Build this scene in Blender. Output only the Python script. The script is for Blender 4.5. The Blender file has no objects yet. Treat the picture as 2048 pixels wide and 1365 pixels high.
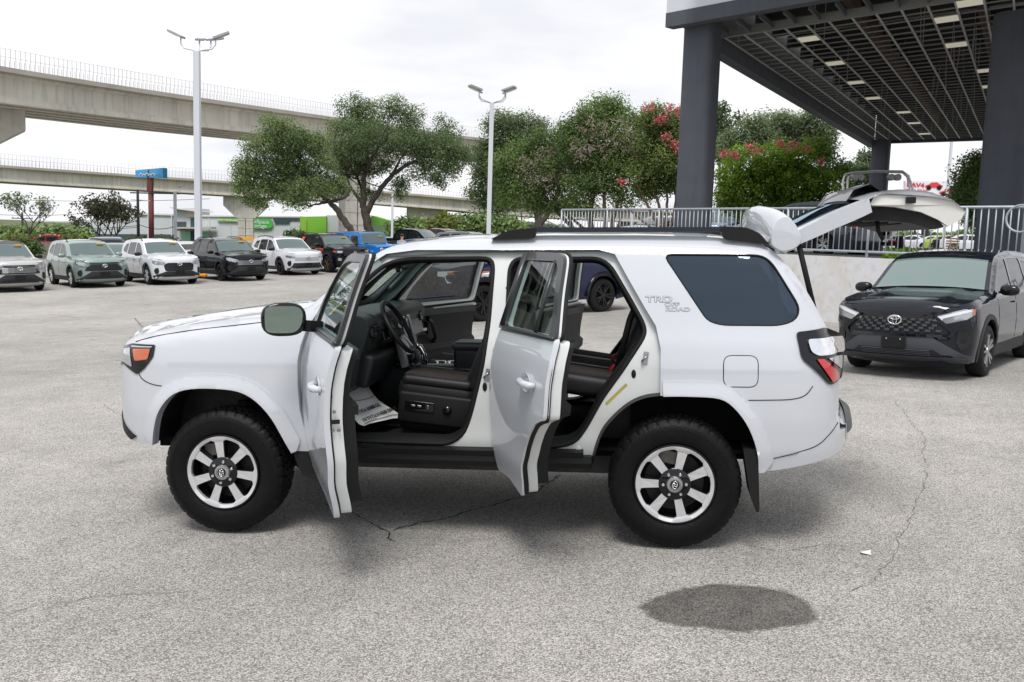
import bpy, bmesh, math, random
import numpy as np
from math import radians as RD, pi, sin, cos
from mathutils import Vector, Matrix
from mathutils.geometry import delaunay_2d_cdt
random.seed(7); RNG = np.random.default_rng(7)
sc = bpy.context.scene
COL = sc.collection

# ---------------------------------------------------------------- camera
F_, TP, ROLL, H = 1850., .116, .03, 1.943
_p = math.atan(TP)
_R = np.array([1, 0, 0.]); _F = np.array([0, cos(_p), -sin(_p)]); _U = np.array([0, sin(_p), cos(_p)])
_c, _s = cos(ROLL), sin(ROLL)
CAMP = np.array([0, 0, H])
cam = bpy.data.cameras.new('camera'); co = bpy.data.objects.new('camera', cam); COL.objects.link(co)
_x = _c*_R+_s*_U; _y = -_s*_R+_c*_U; _z = -_F
co.matrix_world = Matrix(((_x[0], _y[0], _z[0], 0), (_x[1], _y[1], _z[1], 0), (_x[2], _y[2], _z[2], H), (0, 0, 0, 1)))
cam.sensor_width = 36; cam.lens = F_/2048*36; cam.clip_start = .1; cam.clip_end = 6000
sc.camera = co

# ---------------------------------------------------------------- sky and sun
SUN_EL, SUN_AZ = RD(62), RD(190)       # azimuth clockwise from +Y: behind the camera, a little to the left
w = bpy.data.worlds.new('World'); sc.world = w; w.use_nodes = True
nt = w.node_tree; nt.nodes.clear()
N = nt.nodes.new; LK = nt.links.new
out = N('ShaderNodeOutputWorld'); bg = N('ShaderNodeBackground'); bg.inputs[1].default_value = .1
sky = N('ShaderNodeTexSky'); sky.sky_type = 'NISHITA'; sky.sun_disc = False
sky.sun_elevation = SUN_EL; sky.sun_rotation = SUN_AZ; sky.dust_density = 1.5
tc = N('ShaderNodeTexCoord'); sep = N('ShaderNodeSeparateXYZ'); LK(tc.outputs['Generated'], sep.inputs[0])
# project directions on a cloud plane so that clouds flatten toward the horizon
mx = N('ShaderNodeMath'); mx.operation = 'MAXIMUM'; mx.inputs[1].default_value = .06; LK(sep.outputs[2], mx.inputs[0])
ad = N('ShaderNodeMath'); ad.operation = 'ADD'; ad.inputs[1].default_value = .12; LK(mx.outputs[0], ad.inputs[0])
dv = N('ShaderNodeVectorMath'); dv.operation = 'DIVIDE'; LK(tc.outputs['Generated'], dv.inputs[0]); LK(ad.outputs[0], dv.inputs[1])
n1 = N('ShaderNodeTexNoise'); n1.inputs['Scale'].default_value = .9; n1.inputs['Detail'].default_value = 7; n1.inputs['Roughness'].default_value = .55; LK(dv.outputs[0], n1.inputs['Vector'])
cr = N('ShaderNodeValToRGB'); cr.color_ramp.elements[0].position = .35; cr.color_ramp.elements[0].color = (4.9, 5.0, 5.3, 1)
cr.color_ramp.elements[1].position = .62; cr.color_ramp.elements[1].color = (6.3, 6.3, 6.35, 1); LK(n1.outputs[0], cr.inputs[0])
# cover: full deck ahead, broken with blue gaps behind the camera
n2 = N('ShaderNodeTexNoise'); n2.inputs['Scale'].default_value = 1.3; n2.inputs['Detail'].default_value = 6; LK(dv.outputs[0], n2.inputs['Vector'])
mr = N('ShaderNodeMapRange'); mr.inputs['From Min'].default_value = -.25; mr.inputs['From Max'].default_value = .15; mr.inputs['To Min'].default_value = -.2; mr.inputs['To Max'].default_value = .65; LK(sep.outputs[1], mr.inputs[0])
sm = N('ShaderNodeMath'); sm.operation = 'ADD'; LK(n2.outputs[0], sm.inputs[0]); LK(mr.outputs[0], sm.inputs[1])
cv = N('ShaderNodeMapRange'); cv.interpolation_type = 'SMOOTHSTEP'; cv.inputs['From Min'].default_value = .32; cv.inputs['From Max'].default_value = .62; cv.inputs['To Min'].default_value = .74; LK(sm.outputs[0], cv.inputs[0])
mixc = N('ShaderNodeMix'); mixc.data_type = 'RGBA'; LK(cv.outputs[0], mixc.inputs[0]); LK(sky.outputs[0], mixc.inputs[6]); LK(cr.outputs[0], mixc.inputs[7])
LK(mixc.outputs[2], bg.inputs[0]); LK(bg.outputs[0], out.inputs[0])
sun = bpy.data.lights.new('sun', 'SUN'); sun.energy = 1.5; sun.angle = RD(22); sun.color = (1, .965, .92)
so = bpy.data.objects.new('sun', sun); COL.objects.link(so)
sd = Vector((sin(SUN_AZ)*cos(SUN_EL), cos(SUN_AZ)*cos(SUN_EL), sin(SUN_EL)))
so.rotation_euler = sd.to_track_quat('Z', 'Y').to_euler(); so.location = (0, 0, 60)
sc.view_settings.view_transform = 'Standard'; sc.view_settings.look = 'None'; sc.view_settings.exposure = .84; sc.view_settings.gamma = 1
sc.cycles.max_bounces = 8; sc.cycles.transparent_max_bounces = 16; sc.cycles.caustics_reflective = False; sc.cycles.caustics_refractive = False

# ---------------------------------------------------------------- helpers
def ray(px, py):
    u = (px-1024)/F_; v = (py-682.5)/F_
    return _R*(_c*u+_s*v)-_U*(-_s*u+_c*v)+_F
def at(px, py, d): return Vector(CAMP+ray(px, py)*d)
def gz(X, Y):
    X = max(-60., min(60., X)); Y = min(Y, 75.); z = .034*(X+1.661)-.0122*(Y-6.565)
    t = max(0., Y-14.); return z+.022*t*t/(t+5.)
def gnorm(X, Y):
    return Vector((-(gz(X+.5, Y)-gz(X-.5, Y)), -(gz(X, Y+.5)-gz(X, Y-.5)), 1)).normalized()

MATS = {}
def mat(name, col=(.5, .5, .5), rough=.5, metal=0., coat=0., bump=0., bscale=40., var=0., vscale=3., spec=.5, emis=None, streak=0.):
    if name in MATS: return MATS[name]
    m = bpy.data.materials.new(name); m.use_nodes = True; nt = m.node_tree
    b = nt.nodes['Principled BSDF']; b.inputs['Base Color'].default_value = (*col, 1); b.inputs['Roughness'].default_value = rough
    b.inputs['Metallic'].default_value = metal; b.inputs['Coat Weight'].default_value = coat; b.inputs['Coat Roughness'].default_value = .03
    b.inputs['Specular IOR Level'].default_value = spec
    tcn = nt.nodes.new('ShaderNodeTexCoord')
    if var > 0:
        n = nt.nodes.new('ShaderNodeTexNoise'); n.inputs['Scale'].default_value = vscale; n.inputs['Detail'].default_value = 6
        nt.links.new(tcn.outputs['Object'], n.inputs['Vector'])
        r = nt.nodes.new('ShaderNodeValToRGB'); r.color_ramp.elements[0].position = .3; r.color_ramp.elements[1].position = .7
        r.color_ramp.elements[0].color = (*[c*(1-var) for c in col], 1); r.color_ramp.elements[1].color = (*[min(1, c*(1+var)) for c in col], 1)
        nt.links.new(n.outputs[0], r.inputs[0]); nt.links.new(r.outputs[0], b.inputs['Base Color'])
    if streak > 0:
        mp = nt.nodes.new('ShaderNodeMapping'); mp.inputs['Scale'].default_value = (1.6, 1.6, .09); nt.links.new(tcn.outputs['Object'], mp.inputs[0]); n = nt.nodes.new('ShaderNodeTexNoise'); n.inputs['Scale'].default_value = 1.4; n.inputs['Detail'].default_value = 8; n.inputs['Roughness'].default_value = .7
        nt.links.new(mp.outputs[0], n.inputs['Vector']); r = nt.nodes.new('ShaderNodeValToRGB'); r.color_ramp.elements[0].position = .34; r.color_ramp.elements[0].color = (1-streak, 1-streak*1.05, 1-streak*1.15, 1); r.color_ramp.elements[1].position = .52; nt.links.new(n.outputs[0], r.inputs[0])
        x = nt.nodes.new('ShaderNodeMix'); x.data_type = 'RGBA'; x.blend_type = 'MULTIPLY'; x.inputs[0].default_value = 1; nt.links.new(r.outputs[0], x.inputs[7])
        if b.inputs['Base Color'].is_linked: nt.links.new(b.inputs['Base Color'].links[0].from_socket, x.inputs[6])
        else: x.inputs[6].default_value = (*col, 1)
        nt.links.new(x.outputs[2], b.inputs['Base Color'])
    if bump > 0:
        n = nt.nodes.new('ShaderNodeTexNoise'); n.inputs['Scale'].default_value = bscale; n.inputs['Detail'].default_value = 4
        nt.links.new(tcn.outputs['Object'], n.inputs['Vector'])
        bp = nt.nodes.new('ShaderNodeBump'); bp.inputs['Strength'].default_value = bump; bp.inputs['Distance'].default_value = .01
        nt.links.new(n.outputs[0], bp.inputs['Height']); nt.links.new(bp.outputs[0], b.inputs['Normal'])
    if emis: b.inputs['Emission Color'].default_value = (*emis, 1); b.inputs['Emission Strength'].default_value = 1
    MATS[name] = m; return m
def glass(name, tint=(.7, .8, .78), refl=1.0, rough=.01, gcol=(1, 1, 1)):
    if name in MATS: return MATS[name]
    m = bpy.data.materials.new(name); m.use_nodes = True; nt = m.node_tree; nt.nodes.clear()
    o = nt.nodes.new('ShaderNodeOutputMaterial'); t = nt.nodes.new('ShaderNodeBsdfTransparent'); t.inputs[0].default_value = (*tint, 1)
    g = nt.nodes.new('ShaderNodeBsdfGlossy'); g.inputs['Roughness'].default_value = rough; g.inputs[0].default_value = (*gcol, 1)
    f = nt.nodes.new('ShaderNodeFresnel'); ge = nt.nodes.new('ShaderNodeNewGeometry'); mi = nt.nodes.new('ShaderNodeMix'); mi.inputs[2].default_value = 1.52*refl; mi.inputs[3].default_value = 1/(1.52*refl); nt.links.new(ge.outputs['Backfacing'], mi.inputs[0]); nt.links.new(mi.outputs[0], f.inputs[0])
    mx = nt.nodes.new('ShaderNodeMixShader'); nt.links.new(f.outputs[0], mx.inputs[0]); nt.links.new(t.outputs[0], mx.inputs[1]); nt.links.new(g.outputs[0], mx.inputs[2])
    nt.links.new(mx.outputs[0], o.inputs[0]); MATS[name] = m; return m

def tag(o, label=None, cat=None, group=None, kind=None):
    if label: o['label'] = label
    if cat: o['category'] = cat
    if group: o['group'] = group
    if kind: o['kind'] = kind
    return o
def empty(name, loc=(0, 0, 0), rz=0, label=None, cat=None, group=None, parent=None, kind=None):
    o = bpy.data.objects.new(name, None); COL.objects.link(o); o.empty_display_size = .2
    o.location = loc; o.rotation_euler = (0, 0, rz); o.parent = parent
    return tag(o, label, cat, group, kind)
def link(name, me, m, parent=None, loc=None):
    o = bpy.data.objects.new(name, me); COL.objects.link(o); o.parent = parent
    if m is not None:
        for mm in (m if isinstance(m, (list, tuple)) else [m]): me.materials.append(mm)
    if loc is not None: o.location = loc
    return o
def copy_tree(o, parent=None):
    c = o.copy(); COL.objects.link(c); c.parent = parent
    for ch in list(o.children): copy_tree(ch, c)
    return c

class MB:
    def __init__(s): s.v = []; s.f = []; s.mi = []; s.cur = 0
    def add(s, vs, fs):
        b = len(s.v); s.v += [tuple(v) for v in vs]; s.f += [tuple(b+i for i in f) for f in fs]; s.mi += [s.cur]*len(fs); return s
    def box(s, c, d, R=None, taper=1.):
        x, y, z = d[0]/2, d[1]/2, d[2]/2; t = taper
        vs = [(-x, -y, -z), (x, -y, -z), (x, y, -z), (-x, y, -z), (-x*t, -y*t, z), (x*t, -y*t, z), (x*t, y*t, z), (-x*t, y*t, z)]
        M_ = Matrix.Identity(3) if R is None else (Matrix.Rotation(R, 3, 'Z') if isinstance(R, (int, float)) else R)
        c = Vector(c); return s.add([M_@Vector(v)+c for v in vs], [(0, 3, 2, 1), (4, 5, 6, 7), (0, 1, 5, 4), (1, 2, 6, 5), (2, 3, 7, 6), (3, 0, 4, 7)])
    def bar(s, a, b, w_, h_, up=(0, 0, 1)):
        a, b = Vector(a), Vector(b); d = (b-a); L = d.length; d.normalize(); u = Vector(up); x = d.cross(u)
        if x.length < 1e-4: u = Vector((1, 0, 0)); x = d.cross(u)
        x.normalize(); u = x.cross(d)
        vs = []
        for p in (a, b):
            for i, j in ((-1, -1), (1, -1), (1, 1), (-1, 1)): vs.append(p+x*i*w_/2+u*j*h_/2)
        return s.add(vs, [(0, 3, 2, 1), (4, 5, 6, 7), (0, 1, 5, 4), (1, 2, 6, 5), (2, 3, 7, 6), (3, 0, 4, 7)])
    def tube(s, pts, r, n=8, cap=True, closed=False):
        pts = [Vector(p) for p in pts]; m = len(pts); rs = r if isinstance(r, (list, tuple)) else [r]*m
        vs = []; fs = []; prev = None
        for i, p in enumerate(pts):
            if closed: d = pts[(i+1) % m]-pts[i-1]
            else: d = pts[min(i+1, m-1)]-pts[max(i-1, 0)]
            if d.length < 1e-9: d = Vector((0, 0, 1))
            d.normalize()
            if prev is None:
                u = d.orthogonal().normalized()
            else:
                u = (prev-d*prev.dot(d))
                u = u.normalized() if u.length > 1e-6 else d.orthogonal().normalized()
            prev = u; v = d.cross(u)
            for k in range(n):
                a = 2*pi*k/n; vs.append(p+(u*cos(a)+v*sin(a))*rs[i])
        mm = m if closed else m-1
        for i in range(mm):
            j = (i+1) % m
            for k in range(n): fs.append((i*n+k, i*n+(k+1) % n, j*n+(k+1) % n, j*n+k))
        if cap and not closed: fs.append(tuple(range(n-1, -1, -1))); fs.append(tuple((m-1)*n+k for k in range(n)))
        return s.add(vs, fs)
    def lathe(s, prof, n=32, axis='Y', c=(0, 0, 0), closed=False):
        # prof: list of (radius, along)
        vs = []; fs = []; m = len(prof)
        for r, h in prof:
            for k in range(n):
                a = 2*pi*k/n
                if axis == 'Y': vs.append((c[0]+r*cos(a), c[1]+h, c[2]+r*sin(a)))
                elif axis == 'Z': vs.append((c[0]+r*cos(a), c[1]+r*sin(a), c[2]+h))
                else: vs.append((c[0]+h, c[1]+r*cos(a), c[2]+r*sin(a)))
        for i in range(m if closed else m-1):
            j = (i+1) % m
            for k in range(n): fs.append((i*n+k, i*n+(k+1) % n, j*n+(k+1) % n, j*n+k))
        return s.add(vs, fs)
    def prism(s, poly, f0, f1):
        # poly 2D points; f0,f1 map (a,b)->3D for the two faces
        n = len(poly); vs = [f0(*p) for p in poly]+[f1(*p) for p in poly]
        tris = tess(poly)
        fs = [tuple(t) for t in tris]+[tuple(n+i for i in reversed(t)) for t in tris]
        fs += [(i, (i+1) % n, n+(i+1) % n, n+i) for i in range(n)]
        return s.add(vs, fs)
    def build(s, name, m, parent=None, smooth=False, loc=None, fixn=True):
        me = bpy.data.meshes.new(name); me.from_pydata([tuple(v) for v in s.v], [], s.f)
        if fixn:
            bm = bmesh.new(); bm.from_mesh(me)
            bmesh.ops.recalc_face_normals(bm, faces=bm.faces); bm.to_mesh(me); bm.free()
        if len(set(s.mi)) > 1: me.polygons.foreach_set('material_index', s.mi)
        if smooth is True: me.shade_smooth()
        elif smooth: 
            me.shade_smooth(); me.set_sharp_from_angle(angle=RD(smooth))
        return link(name, me, m, parent, loc)
def tess(poly):
    from mathutils.geometry import tessellate_polygon
    return tessellate_polygon([[Vector((p[0], p[1], 0)) for p in poly]])
def rnd(pts, r=.03, n=3, closed=True):
    res = []; m = len(pts); P = [Vector((p[0], p[1])) for p in pts]
    for i in range(m):
        if not closed and i in (0, m-1): res.append(tuple(P[i])); continue
        a, b, c = P[i-1], P[i], P[(i+1) % m]; la, lc = (a-b).length, (c-b).length
        rr = r if not isinstance(r, (list, tuple)) else r[i]
        ra = min(rr, la*.48); rc = min(rr, lc*.48)
        if ra < 1e-4 or rc < 1e-4: res.append(tuple(b)); continue
        p0 = b+(a-b).normalized()*ra; p1 = b+(c-b).normalized()*rc
        for k in range(n+1):
            t = k/n; res.append(tuple(p0*(1-t)**2+b*2*t*(1-t)+p1*t*t))
    return res
def resamp(pts, step, closed=True):
    res = []; m = len(pts)
    for i in range(m if closed else m-1):
        a, b = Vector(pts[i]), Vector(pts[(i+1) % m]); L = (b-a).length
        if L < 1e-6: continue
        k = max(1, int(math.ceil(L/step)))
        for j in range(k): res.append(tuple(a+(b-a)*j/k))
    if not closed: res.append(tuple(pts[-1]))
    out_ = [res[0]]
    for p in res[1:]:
        if (Vector(p)-Vector(out_[-1])).length > 1e-4: out_.append(p)
    if closed and (Vector(out_[0])-Vector(out_[-1])).length < 1e-4: out_.pop()
    return out_
def inside(P, loop):
    x, y = P[:, 0], P[:, 1]; r = np.zeros(len(P), bool); L = np.array(loop); n = len(L)
    for i in range(n):
        x0, y0 = L[i-1]; x1, y1 = L[i]
        if y0 == y1: continue
        c = ((y0 > y) != (y1 > y)) & (x < (x1-x0)*(y-y0)/(y1-y0)+x0); r ^= c
    return r
def segdist(P, loop, closed=True):
    P = np.asarray(P, float).reshape(-1, 2); L = np.array(loop, float); A = L if closed else L[:-1]; B = np.roll(L, -1, 0) if closed else L[1:]
    D = np.full(len(P), 1e9)
    for a, b in zip(A, B):
        d = b-a; l2 = d@d
        if l2 < 1e-12: continue
        t = np.clip(((P-a)@d)/l2, 0, 1); q = P-(a+t[:, None]*d); D = np.minimum(D, np.hypot(q[:, 0], q[:, 1]))
    return D
def cdt(outer, holes, step):
    loops = [outer]+list(holes); V = []; E = []
    for lp in loops:
        b = len(V); V += [Vector((p[0], p[1])) for p in lp]; E += [(b+i, b+(i+1) % len(lp)) for i in range(len(lp))]
    nb = len(V); L = np.array(outer); x0, z0 = L.min(0); x1, z1 = L.max(0)
    gx = np.arange(x0+step*.5, x1, step); gz_ = np.arange(z0+step*.5, z1, step)
    if len(gx) and len(gz_):
        G = np.array([(x, z+0*x) for z in gz_ for x in gx]); ok = inside(G, outer)
        for h in holes: ok &= ~inside(G, h)
        G = G[ok]
        if len(G):
            D = np.full(len(G), 1e9)
            for lp in loops: D = np.minimum(D, segdist(G, lp))
            V += [Vector(p) for p in G[D > step*.45]]
    r = delaunay_2d_cdt(V, E, [], 0, 1e-6)
    v2 = np.array([tuple(v) for v in r[0]]); T = np.array([f for f in r[2] if len(f) == 3])
    cen = v2[T].mean(1); ok = inside(cen, outer)
    for h in holes: ok &= ~inside(cen, h)
    return v2, T[ok]
def panel(name, outer, surf, m, parent, holes=(), step=.05, depth=None, side=-1, back=False, off=0., normals=True):
    """sheet over the (x,z) outline at y = side*(surf(x,z)+off), edges folded inward by depth; back closes it into a slab"""
    outer = resamp(outer, step); holes = [resamp(h, step) for h in holes]
    v2, T = cdt(outer, holes, step); n = len(v2)
    W = surf(v2[:, 0], v2[:, 1])+off; V = [(x, side*y, z) for (x, z), y in zip(v2, W)]
    e = .004; wx = (surf(v2[:, 0]+e, v2[:, 1])-surf(v2[:, 0]-e, v2[:, 1]))/(2*e); wz = (surf(v2[:, 0], v2[:, 1]+e)-surf(v2[:, 0], v2[:, 1]-e))/(2*e)
    NN = np.stack([-wx, side*np.ones(n), -wz], 1); NN /= np.linalg.norm(NN, axis=1)[:, None]; NN = [tuple(a) for a in NN]
    F = []
    for t in T:
        a, b, c = v2[t]; cr_ = (b[0]-a[0])*(c[1]-a[1])-(b[1]-a[1])*(c[0]-a[0])
        t = tuple(int(i) for i in t)
        F.append(t if (cr_ > 0) == (side < 0) else t[::-1])
    nrm = {}
    if depth is not None:
        dfun = depth if callable(depth) else (lambda x, z: depth)
        for lp in [outer]+holes:
            lp = np.array(lp); W0 = surf(lp[:, 0], lp[:, 1])+off; b = len(V); k = len(lp)
            V += [(x, side*y, z) for (x, z), y in zip(lp, W0)]; V += [(x, side*(y-dfun(x, z)), z) for (x, z), y in zip(lp, W0)]
            cen = lp.mean(0)
            for i in range(k):
                j = (i+1) % k; F.append((b+i, b+j, b+k+j, b+k+i))
            NN += [None]*(2*k)
        if back:
            b = len(V); V += [(x, side*(y-dfun(x, z)), z) for (x, z), y in zip(v2, W)]; F += [tuple(b+i for i in t[::-1]) for t in [tuple(int(q) for q in t) for t in T]]
            NN += [None]*n
    me = bpy.data.meshes.new(name); me.from_pydata(V, [], F); me.shade_smooth()
    if normals:
        z = [nn if nn is not None else (0, 0, 0) for nn in NN]
        me.normals_split_custom_set_from_vertices(z)
    return link(name, me, m, parent)
def grid(name, rows, m, parent, smooth=True, closeu=False, thick=0, keep=None):
    """rows: list of lists of 3D points"""
    nr, nc = len(rows), len(rows[0]); V = [tuple(p) for r in rows for p in r]; F = []
    for i in range(nr-1):
        for j in range(nc if closeu else nc-1):
            if keep and not keep(i, j): continue
            k = (j+1) % nc; F.append((i*nc+j, i*nc+k, (i+1)*nc+k, (i+1)*nc+j))
    me = bpy.data.meshes.new(name); me.from_pydata(V, [], F)
    if thick:
        bm = bmesh.new(); bm.from_mesh(me); bmesh.ops.recalc_face_normals(bm, faces=bm.faces)
        bmesh.ops.solidify(bm, geom=bm.faces[:], thickness=thick); bm.to_mesh(me); bm.free()
    if smooth: me.shade_smooth(); me.set_sharp_from_angle(angle=RD(50))
    return link(name, me, m, parent)
def rbox(name, c, d, m, parent=None, bev=.03, rot=(0, 0, 0), taper=None, seg=3, shear=None, fn=None, cuts=0):
    bm = bmesh.new(); bmesh.ops.create_cube(bm, size=1)
    for v in bm.verts:
        t = 1
        if taper and v.co.z > 0: v.co.x *= taper[0]; v.co.y *= taper[1]
        v.co = Vector((v.co.x*d[0], v.co.y*d[1], v.co.z*d[2]))
        if shear: v.co.x += shear*v.co.z
    if cuts: bmesh.ops.subdivide_edges(bm, edges=bm.edges[:], cuts=cuts, use_grid_fill=True)
    if bev and not cuts: bmesh.ops.bevel(bm, geom=bm.edges[:], offset=min(bev, min(d)*.49), segments=seg, affect='EDGES', profile=.5, clamp_overlap=True)
    if fn:
        for v in bm.verts: v.co = Vector(fn(*v.co))
    me = bpy.data.meshes.new(name); bm.to_mesh(me); bm.free(); me.shade_smooth(); me.set_sharp_from_angle(angle=RD(40))
    o = link(name, me, m, parent); o.location = c; o.rotation_euler = rot; return o
def ell(name, c, d, m, parent=None, rot=(0, 0, 0), seg=20, power=2.):
    bm = bmesh.new(); bmesh.ops.create_uvsphere(bm, u_segments=seg, v_segments=seg//2+2, radius=1)
    for v in bm.verts:
        q = v.co; L = (abs(q.x)**power+abs(q.y)**power+abs(q.z)**power)**(1/power); v.co = Vector((q.x/L*d[0], q.y/L*d[1], q.z/L*d[2]))
    me = bpy.data.meshes.new(name); bm.to_mesh(me); bm.free(); me.shade_smooth()
    o = link(name, me, m, parent); o.location = c; o.rotation_euler = rot; return o
FONT_CACHE = {}
def text_mesh(s, size, extrude=.002, bold=0., shear=0., sx=1.):
    cu = bpy.data.curves.new('t', 'FONT'); cu.body = s; cu.size = size; cu.extrude = extrude; cu.offset = bold; cu.shear = shear; cu.align_x = 'CENTER'; cu.align_y = 'CENTER'
    cu.resolution_u = 3
    o = bpy.data.objects.new('t', cu); COL.objects.link(o)
    dg = bpy.context.evaluated_depsgraph_get(); me = bpy.data.meshes.new_from_object(o.evaluated_get(dg))
    bpy.data.objects.remove(o); bpy.data.curves.remove(cu)
    if sx != 1:
        for v in me.vertices: v.co.x *= sx
    return me
def place_text(name, s, size, m, parent, loc, right, up, extrude=.002, bold=0., shear=0., sx=1.):
    me = text_mesh(s, size, extrude, bold, shear, sx); r = Vector(right).normalized(); u = Vector(up); u = (u-r*u.dot(r)).normalized(); n = r.cross(u)
    M_ = Matrix((r, u, n)).transposed()
    for v in me.vertices: v.co = M_@v.co
    me.name = name; o = link(name, me, m, parent); o.location = loc; return o
# ================================================================ materials
WHITE = mat('white_paint', (.55, .57, .605), .4, coat=1., spec=.1); WHITE.node_tree.nodes['Principled BSDF'].inputs['Coat IOR'].default_value = 1.7
JAMB = mat('jamb_white_paint', (.62, .64, .63), .4, coat=.4, spec=.4)
BLKP = mat('black_plastic', (.008, .008, .009), .55, spec=.3, bump=.15, bscale=400)
GLOSSB = mat('gloss_black', (.006, .006, .007), .12, coat=.5, spec=.2)
RUB = mat('black_rubber', (.008, .008, .008), .7, spec=.3)
TYRE = mat('tyre_rubber', (.0035, .0035, .004), .5, bump=.35, bscale=90, var=.25, vscale=12, spec=.2)
ALU = mat('machined_aluminium', (.66, .66, .67), .36, metal=.5, bump=.02, bscale=300)
SILV = mat('silver_paint', (.42, .43, .44), .3, metal=.8, coat=.6)
CHROME = mat('chrome', (.85, .85, .86), .07, metal=1.)
DARKM = mat('dark_metal', (.03, .03, .032), .5, metal=.5, var=.4, vscale=9, bump=.2, bscale=30)
STEEL = mat('brushed_steel', (.33, .33, .33), .35, metal=1.)
LEATH = mat('black_seat_leather', (.010, .010, .012), .5, spec=.35, bump=.12, bscale=260)
CLOTH = mat('brown_grey_seat_fabric', (.05, .043, .04), .95, spec=.1, bump=.6, bscale=500, var=.3, vscale=120)
CARPET = mat('black_carpet', (.007, .007, .008), .95, spec=.1, bump=.4, bscale=300)
LINER = mat('grey_headliner', (.40, .43, .42), .9)
TRIMG = mat('grey_green_pillar_trim', (.30, .36, .35), .7)
DASHM = mat('dark_dashboard', (.015, .018, .019), .5, spec=.35, bump=.1, bscale=300)
RED = mat('red_lens', (.55, .01, .012), .12, coat=1.)
AMBER = mat('amber_lens', (.50, .11, .03), .15, coat=1.)
LENS = mat('clear_lens', (.50, .52, .54), .08, metal=.6, coat=1.)
PAPER = mat('white_floor_paper', (.68, .69, .68), .8, var=.04, vscale=6)
INK = mat('black_print', (.02, .02, .025), .8)
G_WS = glass('windshield_glass', (.68, .82, .77))
G_SIDE = glass('side_glass', (.60, .72, .69))
G_TINT = glass('tinted_glass', (.22, .26, .24), 1.04)
G_PRIV = glass('privacy_glass', (.022, .027, .04), 1.22, gcol=(.62, .80, 1))  # blue gloss colour paints a blue sky into its reflections
MIRG = mat('mirror_glass', (.30, .38, .35), .03, metal=1.)

# ================================================================ hero vehicle (local: x rearwards, y away from the camera, z up)
HR = empty('open_suv', label='large white off-road SUV in the foreground with its doors and tailgate open', cat='car')
YAW, PIT, ROL_ = -.1198, -.0353, -.008
HR.matrix_world = Matrix.Translation((-1.6609, 6.5646, 0))@Matrix.Rotation(YAW, 4, 'Z')@Matrix.Rotation(PIT, 4, 'Y')@Matrix.Rotation(ROL_, 4, 'X')
_zs = np.linspace(.2, 2.0, 361)
_wl = np.interp(_zs, [.3, .48, .60, .78, .95, 1.10, 1.22, 1.30, 1.36, 1.55, 1.72, 1.79, 1.86], [.86, .885, .915, .93, .928, .92, .895, .865, .845, .785, .72, .69, .66])
_k = np.exp(-.5*(np.arange(-12, 13)*.005/.022)**2); _k /= _k.sum()
_wl = np.convolve(np.pad(_wl, 12, 'edge'), _k, 'valid')
HTOP = [(-.86, 1.00), (-.84, 1.10), (-.77, 1.185), (-.60, 1.245), (-.3, 1.305), (0, 1.345), (.25, 1.37), (.44, 1.385), (.52, 1.42), (.88, 1.715), (.98, 1.785), (1.12, 1.822), (1.4, 1.85), (2.0, 1.865), (2.6, 1.862), (3.0, 1.85), (3.27, 1.82), (3.36, 1.775), (3.46, 1.665), (3.56, 1.52), (3.64, 1.38), (3.70, 1.27), (3.76, 1.16), (3.775, 1.0), (3.775, .78)]
HTOPR = rnd(HTOP, .06, 3, closed=False)
ARCH1 = [(-.46, .56), (-.44, .66), (-.405, .77), (-.33, .87), (-.24, .92), (-.10, .935), (.12, .925), (.23, .875), (.33, .775), (.40, .64), (.45, .53)]
ARCH2 = [(2.31, .50), (2.33, .60), (2.37, .71), (2.45, .81), (2.54, .885), (2.64, .922), (2.8, .93), (3.03, .925), (3.10, .89), (3.18, .80), (3.235, .69), (3.265, .58), (3.27, .48)]
A1R, A2R = rnd(ARCH1, .08, 3, False), rnd(ARCH2, .08, 3, False)
def sst(x): x = np.clip(x, 0, 1); return x*x*(3-2*x)
def hbase(x, z):
    x = np.asarray(x, float); z = np.asarray(z, float)
    W = np.interp(z, _zs, _wl)
    q = np.clip((-.25-x)/.70, 0, .985); W = W*np.sqrt(1-q**3)
    q = np.clip((x-3.28)/.64, 0, .985); W = W*np.sqrt(1-q**3)
    # soft door concavity
    W = W-.012*np.exp(-((z-.74)/.13)**2)*sst((x-.55)/.2)*sst((2.6-x)/.3)
    return W
def hw(x, z):
    x = np.asarray(x, float); z = np.asarray(z, float); sh = np.broadcast(x, z).shape
    x, z = np.broadcast_to(x, sh).ravel(), np.broadcast_to(z, sh).ravel(); W = hbase(x, z)
    P = np.stack([x, z], 1); d = segdist(P, HTOPR, False); W = W-.06*np.clip(1-d/.10, 0, 1)**2
    W = np.where((z < .60) & (x > 3.2), W+.01, W)
    return W.reshape(sh)
def hinner(x, z): return hbase(x, z)-.055-.05*np.clip(1-segdist(np.stack([np.ravel(x), np.ravel(z)], 1), HTOPR, False)/.12, 0, 1).reshape(np.shape(x))**2

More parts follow.
